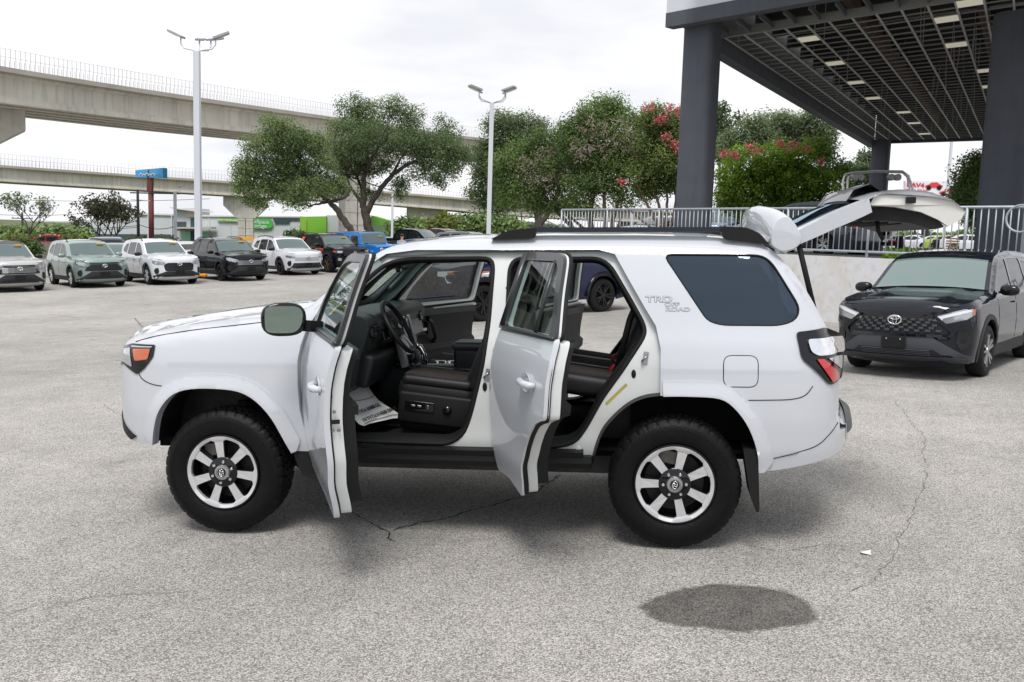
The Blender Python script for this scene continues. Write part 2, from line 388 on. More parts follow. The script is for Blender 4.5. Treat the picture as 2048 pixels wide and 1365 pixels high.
BELT = 1.305
D1L = [(.60, .46), (.585, .55), (.555, .66), (.525, .80), (.515, .95), (.515, 1.11), (.53, 1.20), (.56, 1.29), (1.735, BELT+.01), (1.718, .95), (1.715, .72), (1.675, .56), (1.62, .405), (1.2, .44)]
D2L = [(1.752, .46), (1.736, .72), (1.730, .95), (1.738, 1.18), (1.748, 1.315), (2.655, 1.335), (2.685, 1.20), (2.69, 1.05), (2.685, .925), (2.64, .918), (2.54, .88), (2.45, .81), (2.35, .72), (2.27, .60), (2.19, .40), (1.98, .46)]
D1F = [(.56, 1.29), (.62, 1.385), (.93, 1.685), (1.02, 1.742), (1.20, 1.765), (1.735, 1.768), (1.735, BELT)]
D2F = [(1.748, BELT), (1.748, 1.768), (2.33, 1.762), (2.42, 1.735), (2.49, 1.615), (2.60, 1.42), (2.66, 1.32)]
outer = ([(-.46, .56), (-.66, .565), (-.80, .62), (-.86, .74), (-.86, .90)]+HTOPR+[(3.775, .70), (3.84, .68), (3.85, .60), (3.79, .565), (3.60, .535), (3.27, .475)]
         + [p for p in A2R[::-1] if p[0] > 2.70]+[(2.70, .928), (2.70, 1.20), (2.672, 1.33), (2.61, 1.43), (2.50, 1.62), (2.428, 1.748), (2.335, 1.775), (1.20, 1.778), (1.01, 1.755), (.92, 1.697), (.61, 1.40), (.548, 1.30), (.518, 1.20), (.503, 1.11), (.503, .95), (.513, .80), (.543, .66), (.575, .53)]+A1R[::-1][:-1])
QWIN = rnd([(2.715, 1.745), (3.285, 1.74), (3.345, 1.70), (3.50, 1.435), (3.475, 1.365), (3.38, 1.335), (3.05, 1.335), (2.97, 1.36), (2.93, 1.42)], .05)
TAILP = rnd([(3.47, 1.30), (3.66, 1.318), (3.78, 1.27), (3.80, 1.14), (3.79, 1.0), (3.68, .985), (3.595, 1.07), (3.50, 1.15)], .025)
FUEL = rnd([(3.06, 1.165), (3.255, 1.165), (3.255, .985), (3.06, .985)], .05, 4)
AP1 = rnd([(.72, .60), (.66, .74), (.63, .95), (.63, 1.25), (.68, 1.37), (.93, 1.635), (1.02, 1.70), (1.15, 1.722), (1.66, 1.725), (1.685, 1.68), (1.67, 1.33), (1.64, 1.08), (1.57, .80), (1.52, .66), (1.43, .595)], .06)
AP2 = rnd([(1.79, .62), (1.775, 1.0), (1.785, 1.67), (1.82, 1.722), (2.33, 1.722), (2.40, 1.68), (2.52, 1.48), (2.605, 1.33), (2.61, 1.27), (2.48, 1.07), (2.36, .90), (2.26, .71), (2.20, .625), (2.10, .595), (1.83, .595)], .05)
JO = [(.46, .50), (.46, 1.30), (.60, 1.43), (.90, 1.72), (1.02, 1.79), (2.36, 1.80), (2.47, 1.74), (2.72, 1.36), (2.74, 1.20), (2.74, .935), (2.64, .925), (2.54, .89), (2.45, .815), (2.37, .715), (2.33, .60), (2.31, .50)]
def hero_sides():
    for s in (-1, 1):
        b = panel('body_side', outer, hw, WHITE, HR, holes=[QWIN], step=.04, depth=.05, side=s)
        jm = panel('door_jamb', JO, lambda x, z: hinner(x, z), JAMB, HR, holes=[AP1, AP2], step=.06, depth=.075, side=s)
        # rubber seals round both apertures
        for A in (AP1, AP2):
            A_ = resamp(A, .03); y = hinner(np.array(A_)[:, 0], np.array(A_)[:, 1])
            MB().tube([(p[0], s*(yy-.004), p[1]) for p, yy in zip(A_, y)], .014, 8, closed=True).build('door_seal', RUB, jm, True)
            sm_ = MB(); c_ = np.array(A_).mean(0)
            ins = [(p[0]+(c_[0]-p[0])*.0, p[1]) for p in A_]
            V = [(p[0], s*(yy-.012), p[1]) for p, yy in zip(A_, y)]; k = len(V)
            V2 = []
            for p, yy in zip(A_, y):
                d = np.array(c_)-np.array(p); d = d/np.linalg.norm(d); V2.append((p[0]+d[0]*.028, s*(yy-.05), p[1]+d[1]*.028))
            V3 = [(a[0], s*(abs(a[1])-.12), a[2]) for a in V2]
            MB().add(V+V2+V3, [(i, (i+1) % k, k+(i+1) % k, k+i) for i in range(k)]+[(k+i, k+(i+1) % k, 2*k+(i+1) % k, 2*k+i) for i in range(k)]).build('aperture_trim', BLKP, jm, True)
        panel('quarter_window', QWIN, hw, G_PRIV, HR, step=.06, side=s, off=-.006)
        lp = resamp(QWIN, .03); y = hw(np.array(lp)[:, 0], np.array(lp)[:, 1])
        MB().tube([(p[0], s*(yy-.003), p[1]) for p, yy in zip(lp, y)], .006, 6, closed=True).build('window_seal', RUB, HR, True)
        # tail lamp: black housing, chrome bar, red triangle, clear lens
        th = panel('tail_light', TAILP, hw, GLOSSB, HR, step=.03, side=s, off=.012, depth=.03)
        panel('clear_lens', rnd([(3.535, 1.262), (3.79, 1.262), (3.80, 1.165), (3.60, 1.165), (3.555, 1.19)], .02), hw, CHROME, th, step=.03, side=s, off=.028, depth=.03)
        panel('red_lens', rnd([(3.59, 1.145), (3.635, 1.145), (3.77, 1.035), (3.765, 1.005), (3.70, 1.002)], .01), hw, RED, th, step=.03, side=s, off=.024, depth=.03)
        panel('reverse_lens', rnd([(3.665, 1.145), (3.785, 1.145), (3.785, 1.06)], .01), hw, LENS, th, step=.03, side=s, off=.024, depth=.03)
        # seams and fuel door
        if s < 0:
            lp = resamp(FUEL, .02); y = hw(np.array(lp)[:, 0], np.array(lp)[:, 1])
            fd = panel('fuel_door', FUEL, hw, WHITE, HR, step=.05, side=s, off=.0015)
            MB().tube([(p[0], s*(yy-.001), p[1]) for p, yy in zip(lp, y)], .0035, 6, closed=True).build('seam', RUB, fd, True)
        for sn, lp in (('bumper_seam', [(3.07, .905), (3.45, .915), (3.53, .935), (3.57, .99)]), ('bumper_seam', [(3.345, .565), (3.62, .635), (3.70, .70), (3.76, .745)]),
                   ('bumper_seam', [(-.25, .935), (-.42, .94), (-.52, .97), (-.56, 1.03)]), ('hood_seam', [(-.60, 1.205), (-.45, 1.245), (-.2, 1.285), (.1, 1.318), (.34, 1.345), (.47, 1.352)])):
            lp = resamp(rnd(lp, .06, 4, False), .03, False); y = hw(np.array(lp)[:, 0], np.array(lp)[:, 1])
            MB().tube([(p[0], s*(yy+.0006), p[1]) for p, yy in zip(lp, y)], .0028, 5).build(sn, RUB, HR, True)
        # headlamp
        hp = rnd([(-.86, 1.10), (-.80, 1.155), (-.62, 1.195), (-.425, 1.195), (-.435, 1.12), (-.50, 1.045), (-.56, 1.005), (-.62, 1.03), (-.70, 1.06), (-.84, 1.02)], .015)
        hl = panel('headlight', hp, hw, GLOSSB, HR, step=.03, side=s, off=.008, depth=.03)
        panel('amber_reflector', rnd([(-.60, 1.165), (-.455, 1.172), (-.47, 1.105), (-.575, 1.09)], .012), hw, AMBER, hl, step=.03, side=s, off=.014, depth=.01)
        panel('lens', rnd([(-.84, 1.11), (-.78, 1.14), (-.63, 1.17), (-.60, 1.05), (-.70, 1.075), (-.82, 1.05)], .012), hw, LENS, hl, step=.03, side=s, off=.013, depth=.01)
        panel('lens', rnd([(-.62, 1.183), (-.44, 1.186), (-.45, 1.178), (-.62, 1.174)], .002), hw, LENS, hl, step=.03, side=s, off=.013, depth=.01)
        # dark chin at the front corner and grey pad on the rear step
        panel('chin_trim', [(-.60, .60), (-.78, .68), (-.83, .72), (-.80, .63), (-.66, .57)], hw, BLKP, HR, step=.04, side=s, off=.012, depth=.03)
        # flares: a lip of their own round each arch
        for A, lo_, hi_ in ((A1R, -9, .60), (A2R, 2.702, 9)):
            A_ = [p for p in A if lo_ <= p[0] <= hi_]; L0 = np.array(resamp(A_, .03, False)); d_ = np.gradient(L0, axis=0); d_ /= np.linalg.norm(d_, axis=1)[:, None]; nn_ = np.stack([-d_[:, 1], d_[:, 0]], 1)
            k_ = np.minimum(1, np.minimum(np.arange(len(L0))/4+ (1 if lo_ > 0 else .35), (len(L0)-1-np.arange(len(L0)))/4+.4)); O_ = L0+nn_*(.088*k_)[:, None]
            if lo_ > 0: O_[:, 0] = np.maximum(O_[:, 0], 2.702)
            po = [tuple(p) for p in L0]+[tuple(p) for p in O_[::-1]]
            panel('fender_flare', po, lambda x, z, A=A: hw(x, z)+.010+.020*np.clip(1-segdist(np.stack([np.ravel(x), np.ravel(z)], 1), A, False)/.085, 0, 1).reshape(np.shape(x)), WHITE, HR, step=.025, depth=.05, side=s)
        # wheel wells
        for A, nm in ((A1R, 'wheel_well'), (A2R, 'wheel_well')):
            pts = resamp(A, .06, False); rows = []
            c_ = np.array([np.mean([p[0] for p in A]), .45])
            rows = []
            for yy, sc_ in ((None, 1.0), (.86, 1.03), (.52, 1.05)):
                r_ = []
                for p in pts:
                    q = c_+(np.array(p)-c_)*sc_; Y_ = float(hw(np.array([p[0]]), np.array([p[1]]))[0])-.005 if yy is None else yy
                    r_.append((q[0], s*Y_, q[1]))
                rows.append(r_)
            g_ = grid(nm, rows, DARKM, HR)
            lo = [(p[0], s*.52, p[1]*1.0) for p in pts]
            mbk = MB(); mbk.add([(pts[0][0]+.02, s*.525, .52)]+[(c_[0]+(p[0]-c_[0])*1.05, s*.525, c_[1]+(p[1]-c_[1])*1.05) for p in pts]+[(pts[-1][0]-.02, s*.525, .52)], [tuple(range(len(pts)+2))]); mbk.build('liner', DARKM, g_)
    # roof rails
    for s in (-1, 1):
        rl = MB()
        xs = np.linspace(1.72, 3.27, 30); y = .645
        rl.bar((1.93, s*y, 1.898), (3.06, s*y, 1.893), .042, .030); r0 = rl.build('roof_rail', mat('dark_rail', (.012, .017, .03), .28, coat=.5), HR)
        for poly in ([(1.66, 1.838), (1.74, 1.880), (1.80, 1.900), (1.95, 1.912), (1.945, 1.868), (1.93, 1.845)], [(3.05, 1.912), (3.20, 1.905), (3.28, 1.87), (3.34, 1.80), (3.08, 1.835), (3.06, 1.86)]):
            po = rnd(poly, .02); MB().prism(po, lambda a, b: (a, s*(y-.03), b), lambda a, b: (a, s*(y+.03), b)).build('rail_foot', BLKP, r0)
hero_sides()

# ---- centre skin strips
def crown(x):    # extra height at the centre line
    return .045
def strip(name, prof, m, side_w=None, cr=.045, t0=-1, t1=1, n=15, step=.05, parent=HR, off=0., sgn=1, dome=None):
    pr = resamp(prof, step, False); P = np.array(pr); W = hw(P[:, 0], P[:, 1]); rows = []
    for i, (x, z) in enumerate(pr):
        a = P[max(i-1, 0)]; b = P[min(i+1, len(pr)-1)]; d = b-a; d = d/np.linalg.norm(d); nx, nz = -d[1], d[0]
        pass
        r_ = []
        for k in range(n):
            t = t0+(t1-t0)*k/(n-1); c_ = (cr(x) if callable(cr) else cr)*(1-abs(t)**2.4)+off
            if dome: c_ += dome(x, t)
            r_.append((x+nx*c_, t*W[i], z+nz*c_))
        rows.append(r_)
    return grid(name, rows, m, parent)
fr = [(-.66, .565), (-.80, .62), (-.86, .74), (-.86, .90)]+[p for p in HTOPR if p[0] < -.76]
strip('front_bumper', fr, WHITE, cr=.11, n=21)
def hooddome(x, t): return .018*sst(np.array((.62-abs(t))/.12))*sst(np.array((x+.78)/.3))
hp_ = [p for p in HTOPR if -.775 <= p[0] <= .47]
strip('hood', hp_, WHITE, cr=lambda x: .035+.075*max(0, 1-(x+.775)/.38)**2, n=41, dome=hooddome, step=.04)
gr = MB(); gr.box((-.945, 0, .98), (.06, .62, .2)); go = gr.build('grille', BLKP, HR)
for k in range(4):
    MB().box((-.98, 0, .91+k*.045), (.012, .58, .012)).build('grille_bar', DARKM, go)
ws = [(.49, 1.41), (.52, 1.422), (.88, 1.715), (.93, 1.75)]
strip('windshield', ws, G_WS, cr=.04, t0=-.93, t1=.93, n=17)
strip('cowl', [(.43, 1.375), (.50, 1.412)], BLKP, cr=.035, n=9)
for a, b in ((-1, -.92), (.92, 1)): strip('windshield_pillar', [p for p in HTOPR if .46 <= p[0] <= .97], WHITE, cr=.04, t0=a, t1=b, n=4)
for a, b in ((-.99, -.90), (.90, .99)): strip('pillar_trim', [(.47, 1.39), (.52, 1.40), (.88, 1.695), (.97, 1.755)], TRIMG, cr=.0, t0=a, t1=b, n=4, off=-.035)
rf = [p for p in HTOPR if .90 <= p[0] <= 3.34]
strip('roof', rf, WHITE, cr=.028, n=21)
strip('headliner', [(.98, 1.765), (1.4, 1.79), (2.6, 1.80), (3.25, 1.765)], LINER, cr=.02, n=9, off=-.03)
strip('rear_bumper', [(3.775, .80), (3.775, .74), (3.80, .72), (3.85, .70), (3.86, .60), (3.79, .565), (3.6, .535)], WHITE, cr=lambda x: .09 if x > 3.7 else .0, n=15)
strip('bumper_pad', [(3.835, .712), (3.862, .70), (3.868, .63)], mat('grey_plastic', (.07, .072, .075), .5), cr=.095, t0=-1.02, t1=1.02, n=13, off=.008)
strip('rear_sill', [(3.70, .80), (3.775, .80)], WHITE, cr=.0, n=5)
for a, b in ((-1, -.90), (.90, 1)): strip('rear_pillar', [p for p in HTOPR if p[0] >= 3.30], WHITE, cr=.0, t0=a, t1=b, n=3)
for s in (-1, 1):
    pts = [(x, s*(float(hw(np.array([x]), np.array([z]))[0])-.05), z) for x, z in ((3.34, 1.765), (3.44, 1.66), (3.54, 1.50), (3.62, 1.36), (3.69, 1.24), (3.74, 1.12), (3.75, .84))]
    MB().tube(pts, .014, 6).build('tailgate_seal', RUB, HR, True)
MB().tube([(3.36, -.62, 1.76), (3.37, 0, 1.79), (3.36, .62, 1.76)], .014, 6).build('tailgate_seal', RUB, HR, True)

# ---- underside, sills, flaps
MB().box((1.45, 0, .55), (3.9, 1.5, .06)).build('floor_pan', CARPET, HR)
for s in (-1, 1):
    MB().box((1.45, s*.60, .44), (3.4, .08, .11)).build('frame_rail', DARKM, HR)
    so_ = MB(); so_.prism([(.83, .595), (.925, .585), (.90, .545), (.80, .54)], lambda a, b: (.62, s*a, b-.01), lambda a, b: (2.25, s*a, b-.01)); so_.build('sill_step', BLKP, HR)
    rk = MB(); rk.prism([(.70, .55), (.90, .545), (.905, .505), (.88, .47), (.72, .46)], lambda a, b: (.55, s*a, b), lambda a, b: (2.30, s*a, b)); rk.build('rocker_trim', BLKP, HR)
    MB().prism(rnd([(.44, .56), (.60, .56), (.60, .40), (.54, .375), (.49, .42)], .02), lambda a, b: (a, s*.90, b), lambda a, b: (a+.02, s*.74, b)).build('mud_flap', RUB, HR)
    MB().prism(rnd([(3.18, .62), (3.265, .62), (3.28, .25), (3.262, .245), (3.225, .34)], .01), lambda a, b: (a, s*.93, b), lambda a, b: (a+.01, s*.70, b)).build('mud_flap', RUB, HR)
    MB().tube([(0, s*.30, .46), (0, s*.72, .40)], .035, 10).tube([(.02, s*.60, .42), (.02, s*.60, .80)], .045, 10).build('suspension', DARKM, HR, True)
    MB().tube([(2.79, 0, .40), (2.79, s*.72, .40)], .05, 10).tube([(2.72, s*.56, .42), (2.62, s*.5, .78)], .03, 10).build('rear_axle', DARKM, HR, True)
MB().tube([(1.0, .25, .42), (2.3, .25, .40), (2.9, .45, .48), (3.7, .45, .46)], .035, 10).tube([(1.3, .25, .41), (1.8, .25, .40)], .09, 14).build('exhaust', DARKM, HR, True)
MB().box((1.6, -.25, .44), (.9, .5, .14)).build('fuel_tank', DARKM, HR)
MB().box((.2, 0, .57), (.8, .9, .06)).build('skid_plate', DARKM, HR)
MB().box((.05, 0, .85), (.8, .95, .52)).build('engine_bay', DARKM, HR)

# ---- wheels
def hero_wheel():
    root = MB()
    barrel = [(.205, .045), (.212, .02), (.226, .006), (.222, .0), (.214, .004), (.206, .03), (.198, .12), (.205, .24), (.224, .25)]
    rim = root.lathe(barrel, 56).lathe([(.001, .075), (.078, .075), (.082, .09), (.10, .12), (.20, .13)], 56).build('wheel', RUB, None, True)
    # outer machined lip ring with notches
    r = MB(); n = 112; seg = 16
    vs = []; fs = []
    for k in range(n):
        a = 2*pi*k/n; ph = (k % seg)
        ri = .196 if ph in (0, 1, 2, 3, 4, 5, 15, 14, 13, 12, 11, 10) else .205
        ri = .188 if (ph < 4 or ph > 12) else .196
        for rr, h in ((ri, .035), (ri, .012), (.214, .003), (.224, .006)): vs.append((rr*cos(a), h, rr*sin(a)))
    for k in range(n):
        j = (k+1) % n
        for i in range(3): fs.append((k*4+i, k*4+i+1, j*4+i+1, j*4+i))
    r.add(vs, fs).build('rim_ring', ALU, rim, 40)
    # tyre
    R_ = .392; n = 216; prof = [(.236, .030, 0), (.242, .012, 0), (.256, .004, 0), (.285, -.002, 0), (.318, -.004, 0), (.345, .000, 0), (.358, .006, 0), (.366, .012, 1), (.380, .022, 1), (.388, .034, 1), (R_, .050, 2), (R_, .072, 2), (R_-.012, .075, 3), (R_-.012, .083, 3), (R_, .086, 4), (R_+.001, .108, 4), (R_-.012, .111, 3), (R_-.012, .118, 3), (R_+.001, .121, 4), (R_+.001, .139, 4),
            (R_-.012, .142, 3), (R_-.012, .149, 3), (R_+.001, .152, 4), (R_, .174, 4), (R_-.012, .177, 3), (R_-.012, .185, 3), (R_, .188, 2), (R_, .210, 2), (.388, .226, 1), (.380, .238, 1), (.366, .248, 1), (.345, .258, 0), (.30, .262, 0), (.25, .256, 0), (.238, .235, 0)]
    V = []; Fc = []; m = len(prof)
    for k in range(n):
        a = 2*pi*k/n
        for r0, h, c_ in prof:
            d = 0
            if c_ == 2: d = .009 if k % 6 == 0 else (.003 if k % 6 == 3 else 0)
            if c_ == 1: d = .007 if k % 6 == 0 else 0
            if c_ == 4: d = .006 if (k+int(h*300)) % 4 == 0 else 0
            V.append(((r0-d)*cos(a), h, (r0-d)*sin(a)))
    for k in range(n):
        j = (k+1) % n
        for i in range(m-1): Fc.append((k*m+i, k*m+i+1, j*m+i+1, j*m+i))
    ty = MB().add(V, Fc).build('tyre', TYRE, rim, 35)
    MB().lathe([(.3275, -.0048), (.3295, -.0052), (.3315, -.0042)], 90).build('sidewall_ring', TYRE, ty, True)
    txt = 'A/T  TRAIL  P265/70R17'
    # spokes
    def spoke():
        po = [(.080, -.0205), (.125, -.0225), (.170, -.0255), (.199, -.030), (.199, .030), (.170, .0255), (.125, .0225), (.080, .0205)]
        b = MB(); b.prism([(r_, t_*1.16) for r_, t_ in po], lambda a, c: (a, .020-.0*a, c), lambda a, c: (a, .075, c)); return po, b
    po, b = spoke()
    bo = b.build('spoke', GLOSSB, rim); f = MB(); f.prism(po, lambda a, c: (a, .0155+(.10-min(a, .10))*.12, c), lambda a, c: (a, .024, c)); fo = f.build('spoke_face', ALU, bo)
    bo.rotation_euler = (0, 0, 0); sp = [bo]
    for k in range(1, 7):
        c_ = copy_tree(bo, rim); c_.rotation_euler = (0, 2*pi*k/7, 0)
    MB().lathe([(.001, .012), (.083, .012), (.089, .017), (.091, .06)], 40).build('hub', GLOSSB, rim, 40)
    cp = MB().lathe([(.001, -.004), (.029, -.004), (.031, -.008), (.042, -.006), (.046, .002), (.047, .02)], 36).build('centre_cap', SILV, rim, 40)
    def ring(a, b, cz=0, t=.0028): return [(a*cos(q), -.0085, cz+b*sin(q)) for q in np.linspace(0, 2*pi, 24, endpoint=False)]
    MB().lathe([(.001, -.0045), (.0255, -.0045), (.026, -.003)], 30).build('cap_disc', GLOSSB, cp)
    e_ = MB()
    e_.tube(ring(.021, .014), .0022, 5, closed=True); e_.tube(ring(.0065, .0135), .0019, 5, closed=True); e_.tube(ring(.014, .0055, .0065), .0019, 5, closed=True); e_.build('emblem', CHROME, cp, True)
    ln = MB().lathe([(.001, -.004), (.007, -.004), (.0095, .0), (.0095, .018)], 8, c=(.063, 0, 0)).build('lug_nut', CHROME, rim, 40)
    for k in range(6):
        c_ = ln if k == 0 else copy_tree(ln, rim); c_.rotation_euler = (0, 2*pi*k/6+.26, 0)
    MB().lathe([(.03, .10), (.165, .10), (.165, .125), (.03, .125)], 48).build('brake_disc', DARKM, rim, 40)
    MB().box((.13, .10, .05), (.07, .05, .14)).build('brake_caliper', mat('cast_iron', (.22, .2, .18), .6, metal=.5, var=.3, vscale=30), rim)
    S_ = Matrix.Diagonal((1.062, 1, 1.062, 1)); seen = set()
    def rs(o):
        if o.name.startswith('tyre'): return
        if o.data and o.data.name not in seen: seen.add(o.data.name); o.data.transform(S_)
        for c_ in o.children: rs(c_)
    rs(rim)
    return rim
wh = hero_wheel(); wh.parent = HR; wh.location = (0, -.937, .40); wh.rotation_euler = (0, RD(-96), 0)
w2 = copy_tree(wh, HR); w2.location = (2.79, -.937, .40); w2.rotation_euler = (0, RD(-77), 0)
w3 = copy_tree(wh, HR); w3.location = (0, .937, .40); w3.rotation_euler = (0, RD(-60), pi)
w4 = copy_tree(wh, HR); w4.location = (2.79, .937, .40); w4.rotation_euler = (0, RD(-20), pi)

# ---- doors
def shift(o, h):
    if o.data and abs(o.location.length) < 1e-9 and o.rotation_euler.to_quaternion().angle < 1e-6: o.data.transform(Matrix.Translation(-Vector(h)))
    else: o.location = o.location-Vector(h)
def door(which, s, ang):
    low, frm = (D1L, D1F) if which == 1 else (D2L, D2F)
    hx = .56 if which == 1 else 1.722
    hinge = (hx, s*.885, 0)
    low = rnd(low, .03, 3); ff = frm
    dep = lambda x, z: .085
    nm = 'front_door' if which == 1 else 'rear_door'
    d = panel(nm, low, hw, WHITE, HR, step=.04, depth=.03, side=s)
    kids = []
    # inner shell (white flange) set in from the skin edge
    c_ = np.array(low).mean(0)
    inn = [tuple(c_+(np.array(p)-c_)*.962) for p in low]
    kids.append(panel('inner_shell', inn, lambda x, z: hbase(x, z)-.030, JAMB, d, step=.08, depth=lambda x, z: .066, side=s, back=True, normals=False))
    tr = [tuple(c_+(np.array(p)-c_)*.90+np.array((0, .015))) for p in low]
    kids.append(panel('trim_card', rnd([p for p in tr], .04, 2), lambda x, z: hbase(x, z)-.09, BLKP, d, step=.08, depth=lambda x, z: .045+.03*(z < 1.0), side=s, back=True, normals=False))
    # rubber strip round the inner shell edge
    lp = resamp([tuple(c_+(np.array(p)-c_)*.968) for p in low], .04); y = hbase(np.array(lp)[:, 0], np.array(lp)[:, 1])
    kids.append(MB().tube([(p[0], s*(yy-.026), p[1]) for p, yy in zip(lp, y)], .016, 6, closed=True).build('weather_strip', RUB, d, True))
    # window frame
    fo = rnd(ff, .05, 4)
    if which == 1:
        wi = rnd([(.72, 1.335), (.78, 1.46), (.965, 1.645), (1.06, 1.70), (1.22, 1.722), (1.665, 1.725), (1.675, 1.335)], .05, 4)
        gl = G_SIDE
    else:
        wi = rnd([(1.80, 1.335), (1.80, 1.72), (2.31, 1.718), (2.375, 1.69), (2.44, 1.59), (2.545, 1.41), (2.575, 1.34)], .045, 4)
        gl = G_SIDE
    FR = mat('window_frame_black', (.022, .024, .026), .35, coat=.3)
    kids.append(panel('window_frame', fo, hw, FR, d, holes=[wi], step=.05, depth=.02, side=s, back=True, off=.001))
    cf = np.array(fo).mean(0); fo2 = [tuple(cf+(np.array(p)-cf)*.985) for p in fo]
    kids.append(panel('frame_inner', fo2, lambda x, z: hw(x, z)-.0215, JAMB, d, holes=[[tuple(np.array(wi).mean(0)+(np.array(p)-np.array(wi).mean(0))*1.02) for p in wi]], step=.05, depth=.03, side=s, back=True, normals=False))
    kids.append(panel('window_glass', wi, lambda x, z: hw(x, z)-.012, (G_SIDE if s < 0 else G_TINT), d, step=.06, side=s))
    lp = resamp(fo2, .04); y = hw(np.array(lp)[:, 0], np.array(lp)[:, 1])
    kids.append(MB().tube([(p[0], s*(yy-.045), p[1]) for p, yy in zip(lp, y)], .011, 6, closed=True).build('weather_strip', RUB, d, True))
    # belt moulding
    xs = np.linspace(.60 if which == 1 else 1.75, 1.73 if which == 1 else 2.65, 14); z_ = np.full(14, 1.325)
    kids.append(MB().tube([(x, s*(float(hw(np.array([x]), np.array([1.325]))[0])+.004), 1.325+(.01 if which == 2 else 0)*(x-1.7)) for x in xs], .012, 6).build('belt_moulding', FR, d, True))
    if which == 2:
        kids.append(MB().tube([(2.34, s*(float(hw(np.array([2.34]), np.array([1.34]))[0])-.004), 1.34), (2.30, s*(float(hw(np.array([2.3]), np.array([1.72]))[0])-.004), 1.722)], .012, 6).build('division_bar', FR, d, True))
        kids.append(MB().tube([(x, s*(float(hw(np.array([x]), np.array([z]))[0])-.002), z) for x, z in ((1.775, 1.33), (1.775, 1.76))], .026, 6).build('pillar_cover', FR, d, True))
        # flare piece on the door's rear corner
    # handle
    hx_, hz_ = (1.50, 1.08) if which == 1 else (2.44, 1.085)
    Y = float(hw(np.array([hx_]), np.array([hz_]))[0])
    cup = MB().lathe([(.001, .004), (.045, .004), (.058, -.004), (.062, -.012)], 28, c=(0, 0, 0)).build('handle_cup', mat('white_shade_cup', (.62, .64, .66), .3, coat=.8), d, True)
    cup.location = (hx_-hinge[0]-.03, s*(Y-.002)-hinge[1], hz_); cup.scale = (1.25, -s*1, .8)
    hd = MB().tube([(-.095, 0, 0), (-.08, s*.028, .002), (-.03, s*.040, .003), (.05, s*.040, 0), (.085, s*.028, 0), (.10, 0, 0)], [.014, .019, .021, .021, .019, .014], 10).build('door_handle', WHITE, d, True)
    hd.location = (hx_-hinge[0], s*Y-hinge[1], hz_)
    # latch, striker plate, bolts on the rear edge
    lx = 1.722 if which == 1 else None
    if which == 1: ex, ez, ey = 1.705, .93, float(hbase(np.array([1.7]), np.array([.93]))[0])
    else: ex, ez, ey = 2.652, 1.05, float(hbase(np.array([2.65]), np.array([1.05]))[0])
    l_ = MB(); l_.box((ex+.004, s*(ey-.055), ez), (.006, .05, .022)); kids.append(l_.build('latch', BLKP, d))
    for dz, dy in ((.05, .055), (-.045, .045), (-.045, .075)):
        l_ = MB().lathe([(.001, .0), (.007, .0), (.009, -.004)], 10, axis='X', c=(ex+.006, s*(ey-dy), ez+dz)); kids.append(l_.build('bolt', STEEL, d))
    if which == 1:
        l_ = MB().lathe([(.001, .0), (.018, .0), (.019, -.004)], 18, axis='X', c=(ex+.008, s*(ey-.028), ez+.13)); kids.append(l_.build('rubber_plug', RUB, d))
        # mirror: arm, housing, glass
        arm = MB(); arm.bar((.80, s*.85, 1.335), (.86, s*.93, 1.345), .10, .065); kids.append(arm.build('mirror_arm', BLKP, d))
        hs = ell('mirror_housing', (.84, s*1.045, 1.385), (.075, .128, .098), GLOSSB, d, power=2.8, seg=28)
        for v in hs.data.vertices:
            if v.co.x > .03: v.co.x = .03+(v.co.x-.03)*.2
        shift(hs, hinge)
        mg = MB(); po = rnd([(-.108, .045), (-.075, .078), (.085, .080), (.108, .06), (.108, -.055), (.085, -.074), (-.06, -.078), (-.10, -.03)], .04, 4)
        po = [((-a if s < 0 else a)*1., b) for a, b in po]
        mg.prism([(a, b) for a, b in po], lambda a, b: (.888, s*1.045+a*1., 1.385+b), lambda a, b: (.868, s*1.045+a*1., 1.385+b)); mg = mg.build('mirror_glass', MIRG, d); kids.append(mg)
    # inside details on the trim card: armrest, pull, handle, speaker, switch panel
    yi = lambda z: s*(float(hbase(np.array([1.2]), np.array([z]))[0])-.15)
    x0, x1 = (.70, 1.60) if which == 1 else (1.85, 2.45)
    ar = MB(); ar.box(((x0+x1)/2, yi(.98)-s*.015, .965), (x1-x0, .05, .05)); kids.append(ar.build('armrest', LEATH, d))
    uc = MB(); uc.box(((x0+x1)/2+.02, yi(1.25)+s*.01, 1.255), (x1-x0, .03, .05)); kids.append(uc.build('trim_top', DASHM, d))
    if which == 1:
        pu = MB(); pu.tube([(.98, yi(1.0), 1.22), (1.0, yi(1.0)-s*.05, 1.16), (1.04, yi(1.0)-s*.05, 1.04), (1.05, yi(1.0), .99)], .018, 8); kids.append(pu.build('grab_handle', BLKP, d, True))
        ih = MB(); ih.box((.90, yi(1.1)-s*.012, 1.115), (.10, .02, .022)); kids.append(ih.build('inner_handle', CHROME, d))
        ih = MB(); ih.box((.90, yi(1.1)+s*.004, 1.12), (.17, .02, .10)); kids.append(ih.build('handle_bezel', GLOSSB, d))
        sp_ = MB().lathe([(.001, -.006), (.085, -.006), (.09, .01)], 24, c=(0, 0, 0)).build('speaker', DARKM, d, True); sp_.location = (.80-hinge[0], yi(.75)-hinge[1], .75)
        l_ = MB(); l_.box((.92, yi(1.2)-s*.0, 1.285), (.20, .04, .012)); kids.append(l_.build('window_switch_panel', GLOSSB, d))
    for k in kids: shift(k, hinge)
    d.data.transform(Matrix.Translation(-Vector(hinge))); d.location = hinge; d.rotation_euler = (0, 0, s*RD(ang))
    return d
door(1, -1, 65); door(2, -1, 65); door(1, 1, 64); door(2, 1, 72)

